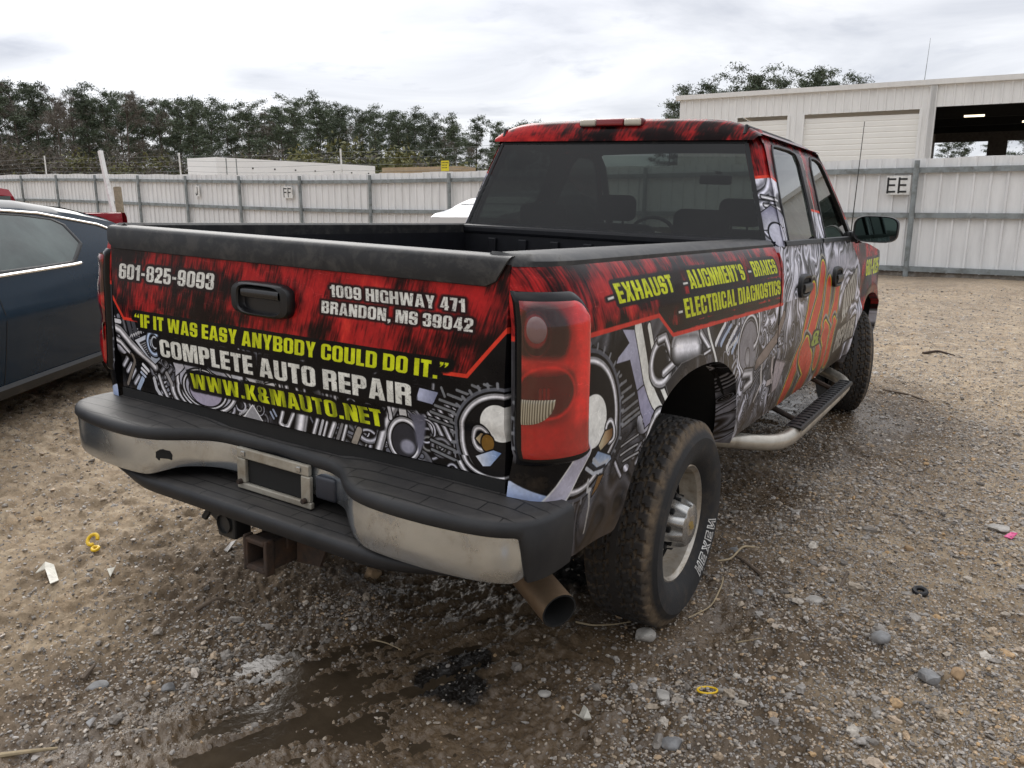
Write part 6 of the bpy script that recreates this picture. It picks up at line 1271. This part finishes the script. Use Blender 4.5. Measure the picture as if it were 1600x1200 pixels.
# door mirrors
for mir in (1, -1):
    mr = empty('door_mirror'); mr.parent = truck; A, B = tk(1337, 337, 1, 4.13), tk(1400, 380, 1, 4.13); x0, x1 = A[0]-.005, B[0]+.005; z0, z1 = B[2]-.004, A[2]+.004; cx_, cz_ = (x0+x1)/2, (z0+z1)/2; rx, rz = (x1-x0)/2, (z1-z0)/2
    ring_ = lambda kx, y, ex=3.6, dz=0.: [(mir*(cx_+rx*kx*np.sign(math.cos(a))*abs(math.cos(a))**(2/ex)), y, cz_+dz+rz*kx*np.sign(math.sin(a))*abs(math.sin(a))**(2/ex)) for a in np.linspace(0, 2*math.pi, 40, endpoint=False)]
    b = MB(); b.grid([ring_(.90, 4.13), ring_(.93, 4.12), ring_(.97, 4.118), ring_(1., 4.13), ring_(1., 4.17), ring_(.90, 4.22), ring_(.6, 4.25), ring_(.02, 4.255)], cv=True); b.tube([(mir*.92, 4.16, z0+.03), (mir*(x0+.03), 4.165, z0+.035)], [.035, .04], 10); b.box((mir*.938, 4.16, z0+.035), (.03, .16, .06), .01); b.build('mirror_shell', M['black_plastic'], mr, smooth=True, ang=50)
    b = MB(); b.poly(ring_(.905, 4.128)); o = b.build('mirror_glass', M['mirror'], mr)
# radio aerial
a0, a1 = tk(1331, 352, 1, 4.62), tk(1351, 190, 1, 4.62); b = MB(); b.tube([a0-np.array((0, 0, .12)), a0, a1], [.006, .004, .0025], 6); b.build('radio_aerial', M['black_paint'], truck)
# side step bars
for mir in (1, -1):
    sb = empty('side_step'); sb.parent = truck; cp = [(.78, 2.02, .44), (.90, 2.12, .425), (1.00, 2.22, .41), (1.055, 2.36, .40), (1.062, 2.6, .40), (1.062, 3.85, .40), (1.05, 4.05, .405), (.99, 4.20, .41), (.88, 4.30, .43), (.76, 4.36, .45)]
    cp = np.array(cp); t_ = np.linspace(0, len(cp)-1, 60); pts = np.stack([np.interp(t_, range(len(cp)), cp[:, k]) for k in range(3)], -1); kk = np.array([1, 2, 3, 2, 1])/9.
    for _ in range(3):
        for k in range(3): pts[2:-2, k] = np.convolve(pts[:, k], kk, 'valid')
    pts[:, 0] *= mir; b = MB(); b.tube([tuple(q) for q in pts], .040, 16); b.build('tube', M['steel_tube'], sb, smooth=True)
    b = MB(); P = [[(mir*(1.062+dx), y, .40+dz) for dx, dz in ((-.048, .026), (-.043, .043), (0, .047), (.038, .041), (.043, .024))] for y in np.linspace(2.50, 4.0, 20)]; b.grid(P)
    for k in range(22): b.box((mir*1.06, 2.56+.066*k, .4475), (.062, .012, .004)); 
    b.build('step_tread', M['black_plastic'], sb, smooth=True, ang=40)
    for y in (2.75, 3.75): b = MB(); b.tube([(mir*.80, y, .50), (mir*1.05, y, .41)], .016, 8); b.build('step_bracket', M['rust'], sb, smooth=True)
# ================================================================== OTHER VEHICLES
def paint(name, c, rough=.10):
    m, t, b = newmat(name); n = nnoise(t, 4, 7, .65, ncoord(t)); k = nmath(t, 'MULTIPLY', nramp(t, n, [(.4, 0.), (.8, 1.)]), .07); t.links.new(nmix(t, nmath(t, 'MULTIPLY', k, .3), c+(1,), (.30, .28, .25, 1)), b.inputs['Base Color']); t.links.new(nmath(t, 'ADD', rough, nmath(t, 'MULTIPLY', k, 1.2)), b.inputs['Roughness'])
    b.inputs['Specular IOR Level'].default_value = .14; b.inputs['Coat Weight'].default_value = 0.; b.inputs['Coat Roughness'].default_value = .06; return m
M['trim'] = mat('chrome_trim', (.72, .72, .72), .12, metal=.9, var=.03)
M['grey_glass'] = glass('green_grey_glass', (.42, .50, .46, 1), .02, .20)
# saloon car: y forward with the tail at 0, left flank at -x
RO = [(0, .96), (.15, 1.02), (.5, 1.06), (.75, 1.12), (.88, 1.19), (1.16, 1.275), (1.65, 1.356), (2.23, 1.42), (2.65, 1.435), (3.05, 1.43), (3.4, 1.39), (3.8, 1.26), (4.15, 1.10), (4.5, 1.02), (4.85, .93), (5.0, .75)]
BE = [(0, .92), (.4, 1.0), (.9, 1.03), (1.4, 1.01), (1.98, .975), (2.95, .965), (3.8, .93), (4.3, .90), (4.8, .80), (5.0, .68)]
def iv(T_, y): return float(np.interp(y, [q[0] for q in T_], [q[1] for q in T_]))
def cw(y): return .925*(1-.16*float(sstep(.55, -.1, y))**1.5-.20*float(sstep(4.25, 5.08, y))**1.5)
def srx(y, z):                                       # half width of the body at y, z
    b = iv(BE, y); w_ = cw(y)
    if z <= b:
        t_ = (z-.2)/(b-.2); return w_*(np.interp(t_, [0, .12, .3, .55, .68, .74, .84, 1.], [.89, .92, .95, .985, 1.0, .985, .965, .93]))
    r = max(b+.02, iv(RO, y)); k = np.clip((z-b)/(r-b), 0, 1); return w_*(.93-.225*k**1.15*min(1, (r-b)/.45))
def saloon(name, mt, label, cat, glass_m):
    car = empty(name, label=label, cat=cat); ys = sorted(set(fine(0, 5.0, 66)+[.02, 4.98])); mb = MB(); P = []
    for y in ys:
        b, r = iv(BE, y), max(iv(BE, y)+.02, iv(RO, y)); row = []
        lo = .22+.0*y
        for c in (1.20, 4.02):
            u = abs(y-c)/.375
            if u < 1: lo = max(lo, .33+.375*math.sqrt(1-u*u)-.02)
        half = [(srx(y, z), z) for z in np.linspace(lo, b, 16)]+[(srx(y, b+(r-b)*k), b+(r-b)*k) for k in (.15, .35, .55, .75, .9)]
        xr = half[-1][0]; crown = .035; half += [(xr*.93, b+(r-b)*.965+.008), (xr*.7, r+.0), (xr*.35, r+crown*.6*min(1, (r-b)/.3)), (0, r+crown*.8*min(1, (r-b)/.3))]
        P.append([(-x, y, z) for x, z in half]+[(x, y, z) for x, z in half[-2::-1]])
    mb.grid(P); mb.poly(P[0]); mb.poly(P[-1]); mb.build('body', mt, car, smooth=True, ang=28)
    for sx in (-1, 1):
        for nm, Q in (('rear_side_window', [(1.78, 1.11), (1.86, 1.245), (1.96, 1.283), (2.3, 1.318), (2.72, 1.338), (2.85, 1.34), (2.87, .985), (2.4, .985), (1.98, .99)]), ('front_side_window', [(2.98, 1.342), (3.2, 1.335), (3.5, 1.26), (3.85, 1.07), (3.96, .965), (3.4, .975), (2.99, .985)])):
            mb = MB(); c = np.mean(Q, 0); n_ = len(Q); rows = []
            Qd = [];
            for a, b in zip(Q, Q[1:]+Q[:1]): Qd += [np.array(a)+(np.array(b)-np.array(a))*k for k in np.linspace(0, 1, 9)[:-1]]
            for k in (0, .2, .4, .6, .8, .95, 1.0): rows.append([(sx*(srx(*(c+(q-c)*k))+.004), *(c+(q-c)*k)) for q in Qd])
            mb.grid(rows, cv=True); wn_ = mb.build(nm, glass_m, car, smooth=True)
            mb = MB(); mb.grid([[(sx*(srx(*(c+(q-c)*k))+o_), *(c+(q-c)*k)) for k, o_ in ((.96, .005), (.985, .009), (1.03, .009), (1.06, .003))] for q in Qd], cu=True); mb.build('seal', M['black_plastic'], wn_, smooth=True)
        mb = MB(); mb.tube([(sx*(srx(y, iv(BE, y)-.004)+.006), y, iv(BE, y)-.004) for y in np.linspace(1.9, 3.97, 40)], .011, 6); mb.build('belt_trim', M['trim'], car, smooth=True)
        zt = lambda y: float(np.interp(y, [1.25, 1.4, 2.09, 2.72, 3.1, 3.3, 3.55, 3.86, 3.99], [1.19, 1.235, 1.328, 1.362, 1.362, 1.335, 1.26, 1.08, .97])); mb = MB(); mb.tube([(sx*(srx(y, zt(y))+.005), y, zt(y)) for y in np.linspace(1.25, 3.99, 50)], .009, 6); mb.build('roof_trim', M['trim'], car, smooth=True)
        for y0 in (2.92, 3.98):
            mb = MB(); pts = [(y0+(0 if y0 > 2 else .18*float(sstep(.6, .95, z))-.10*float(sstep(.6, .3, z))), z) for z in np.linspace(.30, iv(BE, y0)-.03, 14)]; mb.grid([[(sx*(srx(y, z)+.0015), y+d, z) for d in (-.004, .004)] for y, z in pts]); mb.build('door_gap', M['soot_and_shade'], car)
        for y0 in (3.12,): mb = MB(); mb.box((sx*(srx(y0, .83)+.016), y0, .84), (.03, .20, .028), .010, 3); mb.build('door_handle', mt, car, smooth=True, ang=60)
        mb = MB(); mb.grid([[(sx*(srx(y, z)+o_), y, z) for z, o_ in ((.205, .0), (.22, .02), (.275, .022), (.30, .004))] for y in np.linspace(1.68, 3.55, 12)]); mb.build('sill', M['black_plastic'], car, smooth=True)
        mb = MB(); P = [[(sx*(srx(y, z)+.004), y, z) for z in np.linspace(.78, .93, 5)] for y in np.linspace(.03, .42, 7)]; mb.grid(P); mb.build('tail_lamp', M['lamp_rim'] if False else mat('saloon_lamp_red', (.25, .01, .012), .1, coat=.6), car, smooth=True)
        mb = MB(); mb.box((sx*(srx(3.8, .95)+.10), 3.80, 1.02), (.2, .1, .13), .04, 3); mb.build('door_mirror', mt, car, smooth=True, ang=60)
        for c in (1.20, 4.02):
            wl_ = empty('wheel'); wl_.parent = car; mb = MB(); mb.lathe([(.20, .03), (.215, .08), (.27, .10), (.315, .085), (.325, .05), (.325, -.08), (.2, -.1)], 40, (sx*.80, c, .325)); 
            if sx < 0: mb = MB(); mb.lathe([(.20, -.03), (.215, -.08), (.27, -.10), (.315, -.085), (.325, -.05), (.325, .08), (.2, .1)], 40, (sx*.80, c, .325))
            mb.build('tyre', M['tyre'] if False else mat('saloon_tyre', (.02, .02, .02), .8, dirt=MUD, dirt_amt=.3), wl_, smooth=True); mb = MB()
            mb.lathe([(.205, sx*.07), (.19, sx*.05), (.06, sx*.06), (.0, sx*.065)], 40, (sx*.80, c, .325)); rm_ = mb.build('rim', M['alloy'], wl_, smooth=True)
            mb = MB(); P = [(sx*.62, c+.37*math.cos(a), .33+.36*math.sin(a)) for a in np.linspace(-.3, math.pi+.3, 20)]; mb.grid([[(sx*x, p[1], p[2]) for x in (.62, .915*srx(p[1], .5)/.93)] for p in P]); mb.poly(P); mb.build('wheel_well', M['dark'], car, smooth=True)
    for nm, ya, yb in (('rear_window', .86, 1.70), ('windscreen', 3.36, 4.12)):
        mb = MB(); mb.grid([[(x*srx(y, iv(RO, y))*.93, y, iv(RO, y)+.035*.8*(1-abs(x)**2)*min(1, (iv(RO, y)-iv(BE, y))/.3)+.008) for x in np.linspace(-1, 1, 14)] for y in np.linspace(ya, yb, 12)]); mb.build(nm, glass_m, car, smooth=True)
    mb = MB(); mb.box((0, 2.45, .24), (1.5, 4.2, .1)); mb.build('underside', M['dark'], car)
    return car
M['blue_paint'] = paint('dark_blue_paint', (.002, .0145, .031)); M['white_car_paint'] = paint('white_car_paint', (.55, .55, .55)); M['red_paint'] = paint('dark_red_paint', (.20, .010, .018))
M['saloon_glass'] = None
def dark_glass(name, c):
    m, t, b = newmat(name); n = nnoise(t, 1.6, 5, .6, ncoord(t), .6); t.links.new(nramp(t, n, [(.35, tuple(q*.5 for q in c)+(1,)), (.65, tuple(q*1.5 for q in c)+(1,))]), b.inputs['Base Color']); b.inputs['Roughness'].default_value = .03; b.inputs['IOR'].default_value = 1.52; return m
M['saloon_glass'] = dark_glass('saloon_window', (.055, .075, .070))
def place_car(o, p, fwd, z=None):                    # tail centre at p, nose along fwd
    fwd = np.array(fwd[:2])/np.hypot(*fwd[:2]); o.rotation_euler = (0, 0, math.atan2(fwd[1], fwd[0])-math.pi/2); cx_, cy_ = p[0]+fwd[0]*2.4, p[1]+fwd[1]*2.4
    o.location = (p[0], p[1], float(base(np.array(cx_), np.array(cy_))) if z is None else z)
fw2 = np.array([FW[0], FW[1]])/np.hypot(FW[0], FW[1]); rw2 = np.array([RW[0], RW[1]])
def camplan(lat, dep): return np.array([CAM[0], CAM[1]])+rw2*lat+fw2*dep
blue = saloon('blue_saloon', M['blue_paint'], 'dark blue four door saloon car parked beside the pickup', 'car', M['saloon_glass'])
place_car(blue, camplan(-3.05-.925, 7.75), -fw2, .13)
white = copy_tree(blue); white['label'] = 'white car mostly hidden behind the pickup bed'; white.name = 'white_saloon'
for c in white.children:
    if c.name.split('.')[0] in ('body', 'door_handle', 'door_mirror'): c.data = c.data.copy(); c.data.materials[0] = M['white_car_paint']
_p = at(693, 332, 12.5); place_car(white, _p[:2]+rw2*.2+fw2*1.6, rw2*.5+fw2*.75, _p[2]-1.06)
# dark red pickup in the row behind
rp = empty('red_pickup', label='dark red pickup truck far behind the blue saloon', cat='pickup truck'); A = at(221, 333, 15.); ztop = A[2]; g0 = ztop-1.28
rpd = (-rw2*.97+fw2*.25); rpd /= np.hypot(*rpd)
A[:2] -= rw2*.95; rp.location = (A[0], A[1], g0); rp.rotation_euler = (0, 0, math.atan2(rpd[1], rpd[0])-math.pi/2)
mb = MB(); P = []
for y in np.linspace(0, 2.45, 28):
    lo = .55
    u = abs(y-1.3)/.46; lo = max(lo, .42+.46*math.sqrt(1-u*u)) if u < 1 else lo
    for_ = [(x_, z) for z, x_ in ((lo, .93), (max(lo, .8), .96), (max(lo+.02, 1.0), .965), (1.2, .95), (1.28, .91), (1.28, .83), (.9, .82))]; P.append([(-a, y, b) for a, b in for_])
mb.grid(P); mb.grid([[(-x, y, z) for x, y, z in r] for r in P]); mb.box((0, .03, .99), (1.66, .07, .58), .02); mb.box((0, 1.2, .85), (1.7, 2.3, .06)); mb.build('bed', M['red_paint'], rp, smooth=True, ang=30)
mb = MB(); P = []
for y, zr in ((2.05, 1.05), (2.05, 1.62), (2.15, 1.76), (2.4, 1.80), (3.2, 1.80), (3.45, 1.74), (3.95, 1.30), (4.2, 1.22), (5.1, 1.12), (5.25, .98)): y += .45; P.append([(-.93, y, .5), (-.96, y, min(1.1, zr)), (-.94, y, min(1.22, zr)), (-.78, y, zr-.03), (-.5, y, zr), (.5, y, zr), (.78, y, zr-.03), (.94, y, min(1.22, zr)), (.96, y, min(1.1, zr)), (.93, y, .5)])
mb.grid(P); mb.poly(P[-1]); mb.build('cab', M['red_paint'], rp, smooth=True, ang=30)
for sx in (-1, 1):
    mb = MB(); Q = [(2.70, 1.24), (2.75, 1.66), (3.75, 1.68), (4.2, 1.27)]; mb.add([(sx*(.955-.27*(z-1.22)), y, z) for y, z in Q], [(0, 1, 2, 3)]); mb.build('side_window', M['saloon_glass'], rp)
    for c in (1.3, 4.75): mb = MB(); mb.lathe([(.0, .02*sx), (.2, .03*sx), (.22, .10*sx), (.34, .09*sx), (.37, .04*sx), (.37, -.1*sx)], 28, (sx*.84, c, .37)); mb.build('wheel', bpy.data.materials['saloon_tyre'], rp, smooth=True)
mb = MB(); mb.grid([[(x, 2.496, z) for z in (1.3, 1.60)] for x in (-.7, .7)]); mb.build('rear_window', M['saloon_glass'], rp)
# posts standing behind it
for nm, x0, y0, x1, y1, d, r_, mt, lb in (('leaning_post', 179, 340, 156.5, 236, 16.5, .052, M['white_paint'], 'white leaning post behind the red pickup'), ('wooden_post', 190, 345, 183, 293, 18., .085, mat('weathered_wood', (.24, .20, .14), .85, var=.3, scale=20), 'short weathered wooden post beside the white leaning post')):
    a, b_ = at(x0, y0, d), at(x1, y1, d); dr = (b_-a)/np.linalg.norm(b_-a); foot = a-dr*((a[2]-.05)/dr[2]); o = empty(nm, tuple(foot), 0, lb, 'post'); mb = WMB(); mb.tube([tuple(foot), tuple((foot+b_)/2), tuple(b_)], r_, 4 if nm == 'leaning_post' else 10); mb.build('shaft', mt, o)
# ================================================================== THINGS LYING ON THE GROUND
def gz1(x, y): return float(ground_z(np.array([x]), np.array([y]))[0])
def spot(px, py): g = gnd(px, py, -.05); z = gz1(g[0], g[1]); g = gnd(px, py, z); return np.array((g[0], g[1], gz1(g[0], g[1])))
M['stone_pale'] = mat('pale_stone', (.36, .34, .31), .8, var=.3, scale=30, bump=.4, bscale=60, bdist=.006, dirt=MUD, dirt_amt=.3); M['stone_grey'] = mat('grey_stone', (.20, .20, .20), .8, var=.3, scale=30, bump=.4, bscale=60, bdist=.006, dirt=MUD, dirt_amt=.3); M['stone_tan'] = mat('tan_stone', (.30, .20, .11), .8, var=.3, scale=30, bump=.4, bscale=60, bdist=.006, dirt=MUD, dirt_amt=.25)
for k, (px, py, s_, fl, mt, lb) in enumerate(((1007, 998, .036, .8, 'stone_pale', 'pale angular stone at the foot of the rear tyre'), (1275, 938, .034, .4, 'stone_pale', 'flat pale stone on the mud right of the rear wheel'), (1375, 997, .034, .7, 'stone_grey', 'light grey stone in the gravel at the right'), (1495, 1055, .028, .8, 'stone_tan', 'rounded tan stone near the lower right'), (1050, 1165, .030, .6, 'stone_grey', 'smooth grey stone in the gravel at the bottom'), (1035, 1088, .026, .6, 'stone_pale', 'pale stone in the gravel left of the yellow loop'), (1298, 907, .018, .9, 'stone_pale', 'small round white stone beside the thin stick'), (1420, 864, .022, .7, 'stone_tan', 'orange tan stone in the far gravel'), (583, 897, .040, .8, 'stone_tan', 'brown rounded stone under the rear bumper'), (152, 1072, .030, .4, 'stone_grey', 'flat grey stone in the mud at the left'), (1452, 1065, .040, .6, 'stone_grey', 'broken grey rock near the right edge'), (1185, 932, .02, .7, 'stone_grey', 'grey stone by the tyre track'), (264, 1074, .022, .8, 'stone_grey', 'dark grey pebble in the mud on the left'), (850, 1088, .02, .6, 'stone_pale', 'pale pebble at the edge of the oil stain'), (1150, 862, .028, .5, 'stone_grey', 'grey slab of stone beyond the fallen twig'), (1560, 830, .05, .35, 'stone_pale', 'long flat pale stone at the right edge'))):
    p = spot(px, py); v0, f0 = ico(3); r_ = np.random.RandomState(k); n = r_.normal(0, 1, (9, 3)); n /= np.linalg.norm(n, axis=1)[:, None]; d = np.array(v0)
    for q in n: t_ = d@q; lim = r_.uniform(.62, .85); d = d-np.maximum(t_-lim, 0)[:, None]*q
    sc = s_*(1+.0*k); mb = MB(); a = r_.uniform(0, 6); Rm = np.array([[math.cos(a), -math.sin(a), 0], [math.sin(a), math.cos(a), 0], [0, 0, 1]]); d = (d*np.array([1.25, .95, fl]))@Rm.T*sc; mb.add(d, f0); o = mb.build('stone', M[mt], None, smooth=True, ang=25); o.location = (p[0], p[1], p[2]+sc*fl*.42); tag(o, lb, 'stone', 'larger stones lying on the ground')
M['stick'] = mat('dead_wood', (.12, .09, .065), .85, var=.35, scale=40); M['straw'] = mat('dry_stalk', (.33, .26, .16), .8, var=.2, scale=40); M['yellow_plastic'] = mat('yellow_plastic', (.72, .46, .01), .35, dirt=MUD, dirt_amt=.15); M['pink'] = mat('pink_plastic', (.65, .09, .25), .5)
def stick(nm, pts, r_, mt, lb, cat, lift=.006):
    P = [spot(*q) for q in pts]; P = [p+np.array((0, 0, lift+.012*(i % 2))) for i, p in enumerate(P)]; t_ = np.linspace(0, len(P)-1, (len(P)-1)*6+1); A = np.stack([np.interp(t_, range(len(P)), np.array(P)[:, k]) for k in range(3)], -1); c = A.copy()
    for _ in range(3): c[1:-1] = (c[:-2]+c[1:-1]*2+c[2:])/4
    mb = MB(); mb.tube([tuple(q) for q in c], list(np.linspace(r_, r_*.55, len(c))), 7); o = mb.build(nm, M[mt], None, smooth=True); tag(o, lb, cat); return o
stick('twig', [(1190, 902), (1165, 880), (1148, 872)], .010, 'stick', 'thick grey fallen twig right of the rear tyre', 'twig'); stick('twig', [(1185, 855), (1160, 860), (1142, 876), (1120, 888)], .006, 'straw', 'thin pale curved twig right of the rear tyre', 'twig')
stick('vine', [(1128, 885), (1130, 915), (1112, 950), (1075, 972)], .004, 'straw', 'dry brown vine bent against the rear tyre', 'vine'); stick('vine', [(900, 973), (925, 984), (960, 978), (985, 978)], .004, 'straw', 'dry vine lying under the tail pipe', 'vine')
stick('stick', [(1324, 898), (1316, 915), (1307, 930)], .006, 'stick', 'short thin stick on the gravel at the right', 'stick'); stick('rod', [(1442, 554), (1465, 553), (1492, 557)], .016, 'rust', 'dark rusty rod far back on the right gravel', 'rod')
stick('reed', [(0, 1184), (40, 1175), (90, 1172)], .008, 'straw', 'long pale dry reed at the lower left edge', 'reed'); stick('stick', [(305, 950), (340, 942), (362, 938)], .008, 'stick', 'dark stick on the mud behind the hitch', 'stick'); stick('stick', [(128, 1054), (148, 1040)], .010, 'stick', 'dark splinter of wood on the left mud', 'stick')
stick('straw', [(582, 1003), (605, 1012), (628, 1018)], .003, 'straw', 'wisp of straw in the wet mud', 'straw'); stick('twig', [(1380, 612), (1420, 620), (1450, 630)], .012, 'stick', 'dark twig on the ground right of the front wheel', 'twig'); stick('stick', [(1150, 1008), (1190, 1010)], .003, 'straw', 'very thin straw on the mud right of the gravel patch', 'straw')
def loop(nm, px, py, r1, r2, th, mt, lb, cat, tilt=0., rz=0., full=1.):
    p = spot(px, py); mb = MB(); pts = [(r1*math.cos(a), r2*math.sin(a), math.sin(a)*math.sin(tilt)*r2) for a in np.linspace(0, 2*math.pi*full, 26)]; mb.tube(pts, th, 8); o = mb.build(nm, M[mt], None, smooth=True); o.location = p+np.array((0, 0, th+.004+abs(math.sin(tilt))*r2)); o.rotation_euler = (0, 0, rz); return tag(o, lb, cat)
loop('plastic_loop', 1105, 1083, .032, .018, .0035, 'yellow_plastic', 'flat yellow plastic loop on the gravel', 'loop', .0, YAW); loop('plastic_clip', 147, 861, .020, .020, .008, 'yellow_plastic', 'larger bright yellow plastic clip on the left mud', 'plastic clip', .9, YAW, .85); loop('plastic_clip', 151, 874, .013, .012, .007, 'yellow_plastic', 'smaller yellow plastic clip just below the larger one', 'plastic clip', .3, YAW); loop('rubber_ring', 1437, 930, .022, .020, .010, 'black_plastic', 'small black rubber ring in the gravel on the right', 'ring', .25)
def scrap(nm, pts, mt, lb, cat, th=.004):
    P = [spot(*q) for q in pts]; c = np.mean(P, 0); zt = max(p[2] for p in P); mb = MB(); mb.prism(list(range(len(P))), lambda i, h: (P[i][0], P[i][1], P[i][2]*.4+zt*.6+h+.012*(i % 3)), .002, .002+th); o = mb.build(nm, M[mt], None); return tag(o, lb, cat)
M['scrap_white'] = mat('white_plastic_scrap', (.55, .53, .46), .5, dirt=MUD, dirt_amt=.2); M['scrap_grey'] = mat('grey_scrap', (.26, .26, .26), .5, dirt=MUD, dirt_amt=.3)
scrap('plastic_scrap', [(55, 892), (72, 886), (86, 895), (92, 908), (79, 916), (72, 899)], 'scrap_white', 'curved white plastic scrap on the left mud', 'scrap'); scrap('plastic_scrap', [(905, 1122), (912, 1110), (918, 1124), (924, 1129), (912, 1137), (898, 1133), (914, 1128)], 'scrap_white', 'pale angled plastic scrap at the bottom of the gravel', 'scrap'); scrap('paper_scrap', [(168, 895), (178, 892), (182, 896), (172, 899)], 'scrap_white', 'tiny white scrap below the yellow clips', 'scrap'); scrap('pink_scrap', [(1568, 843), (1578, 841), (1588, 847), (1580, 849)], 'pink', 'small pink plastic scrap at the right edge', 'scrap'); scrap('metal_scrap', [(350, 862), (362, 856), (370, 860), (356, 868)], 'scrap_grey', 'grey metal flake left of the tow hitch', 'scrap'); scrap('metal_scrap', [(134, 1130), (146, 1124), (152, 1130), (140, 1135)], 'scrap_grey', 'grey metal flake at the lower left', 'scrap'); scrap('plastic_scrap', [(354, 939), (366, 936), (366, 942), (358, 944)], 'scrap_white', 'white chip beside the dark stick', 'scrap')
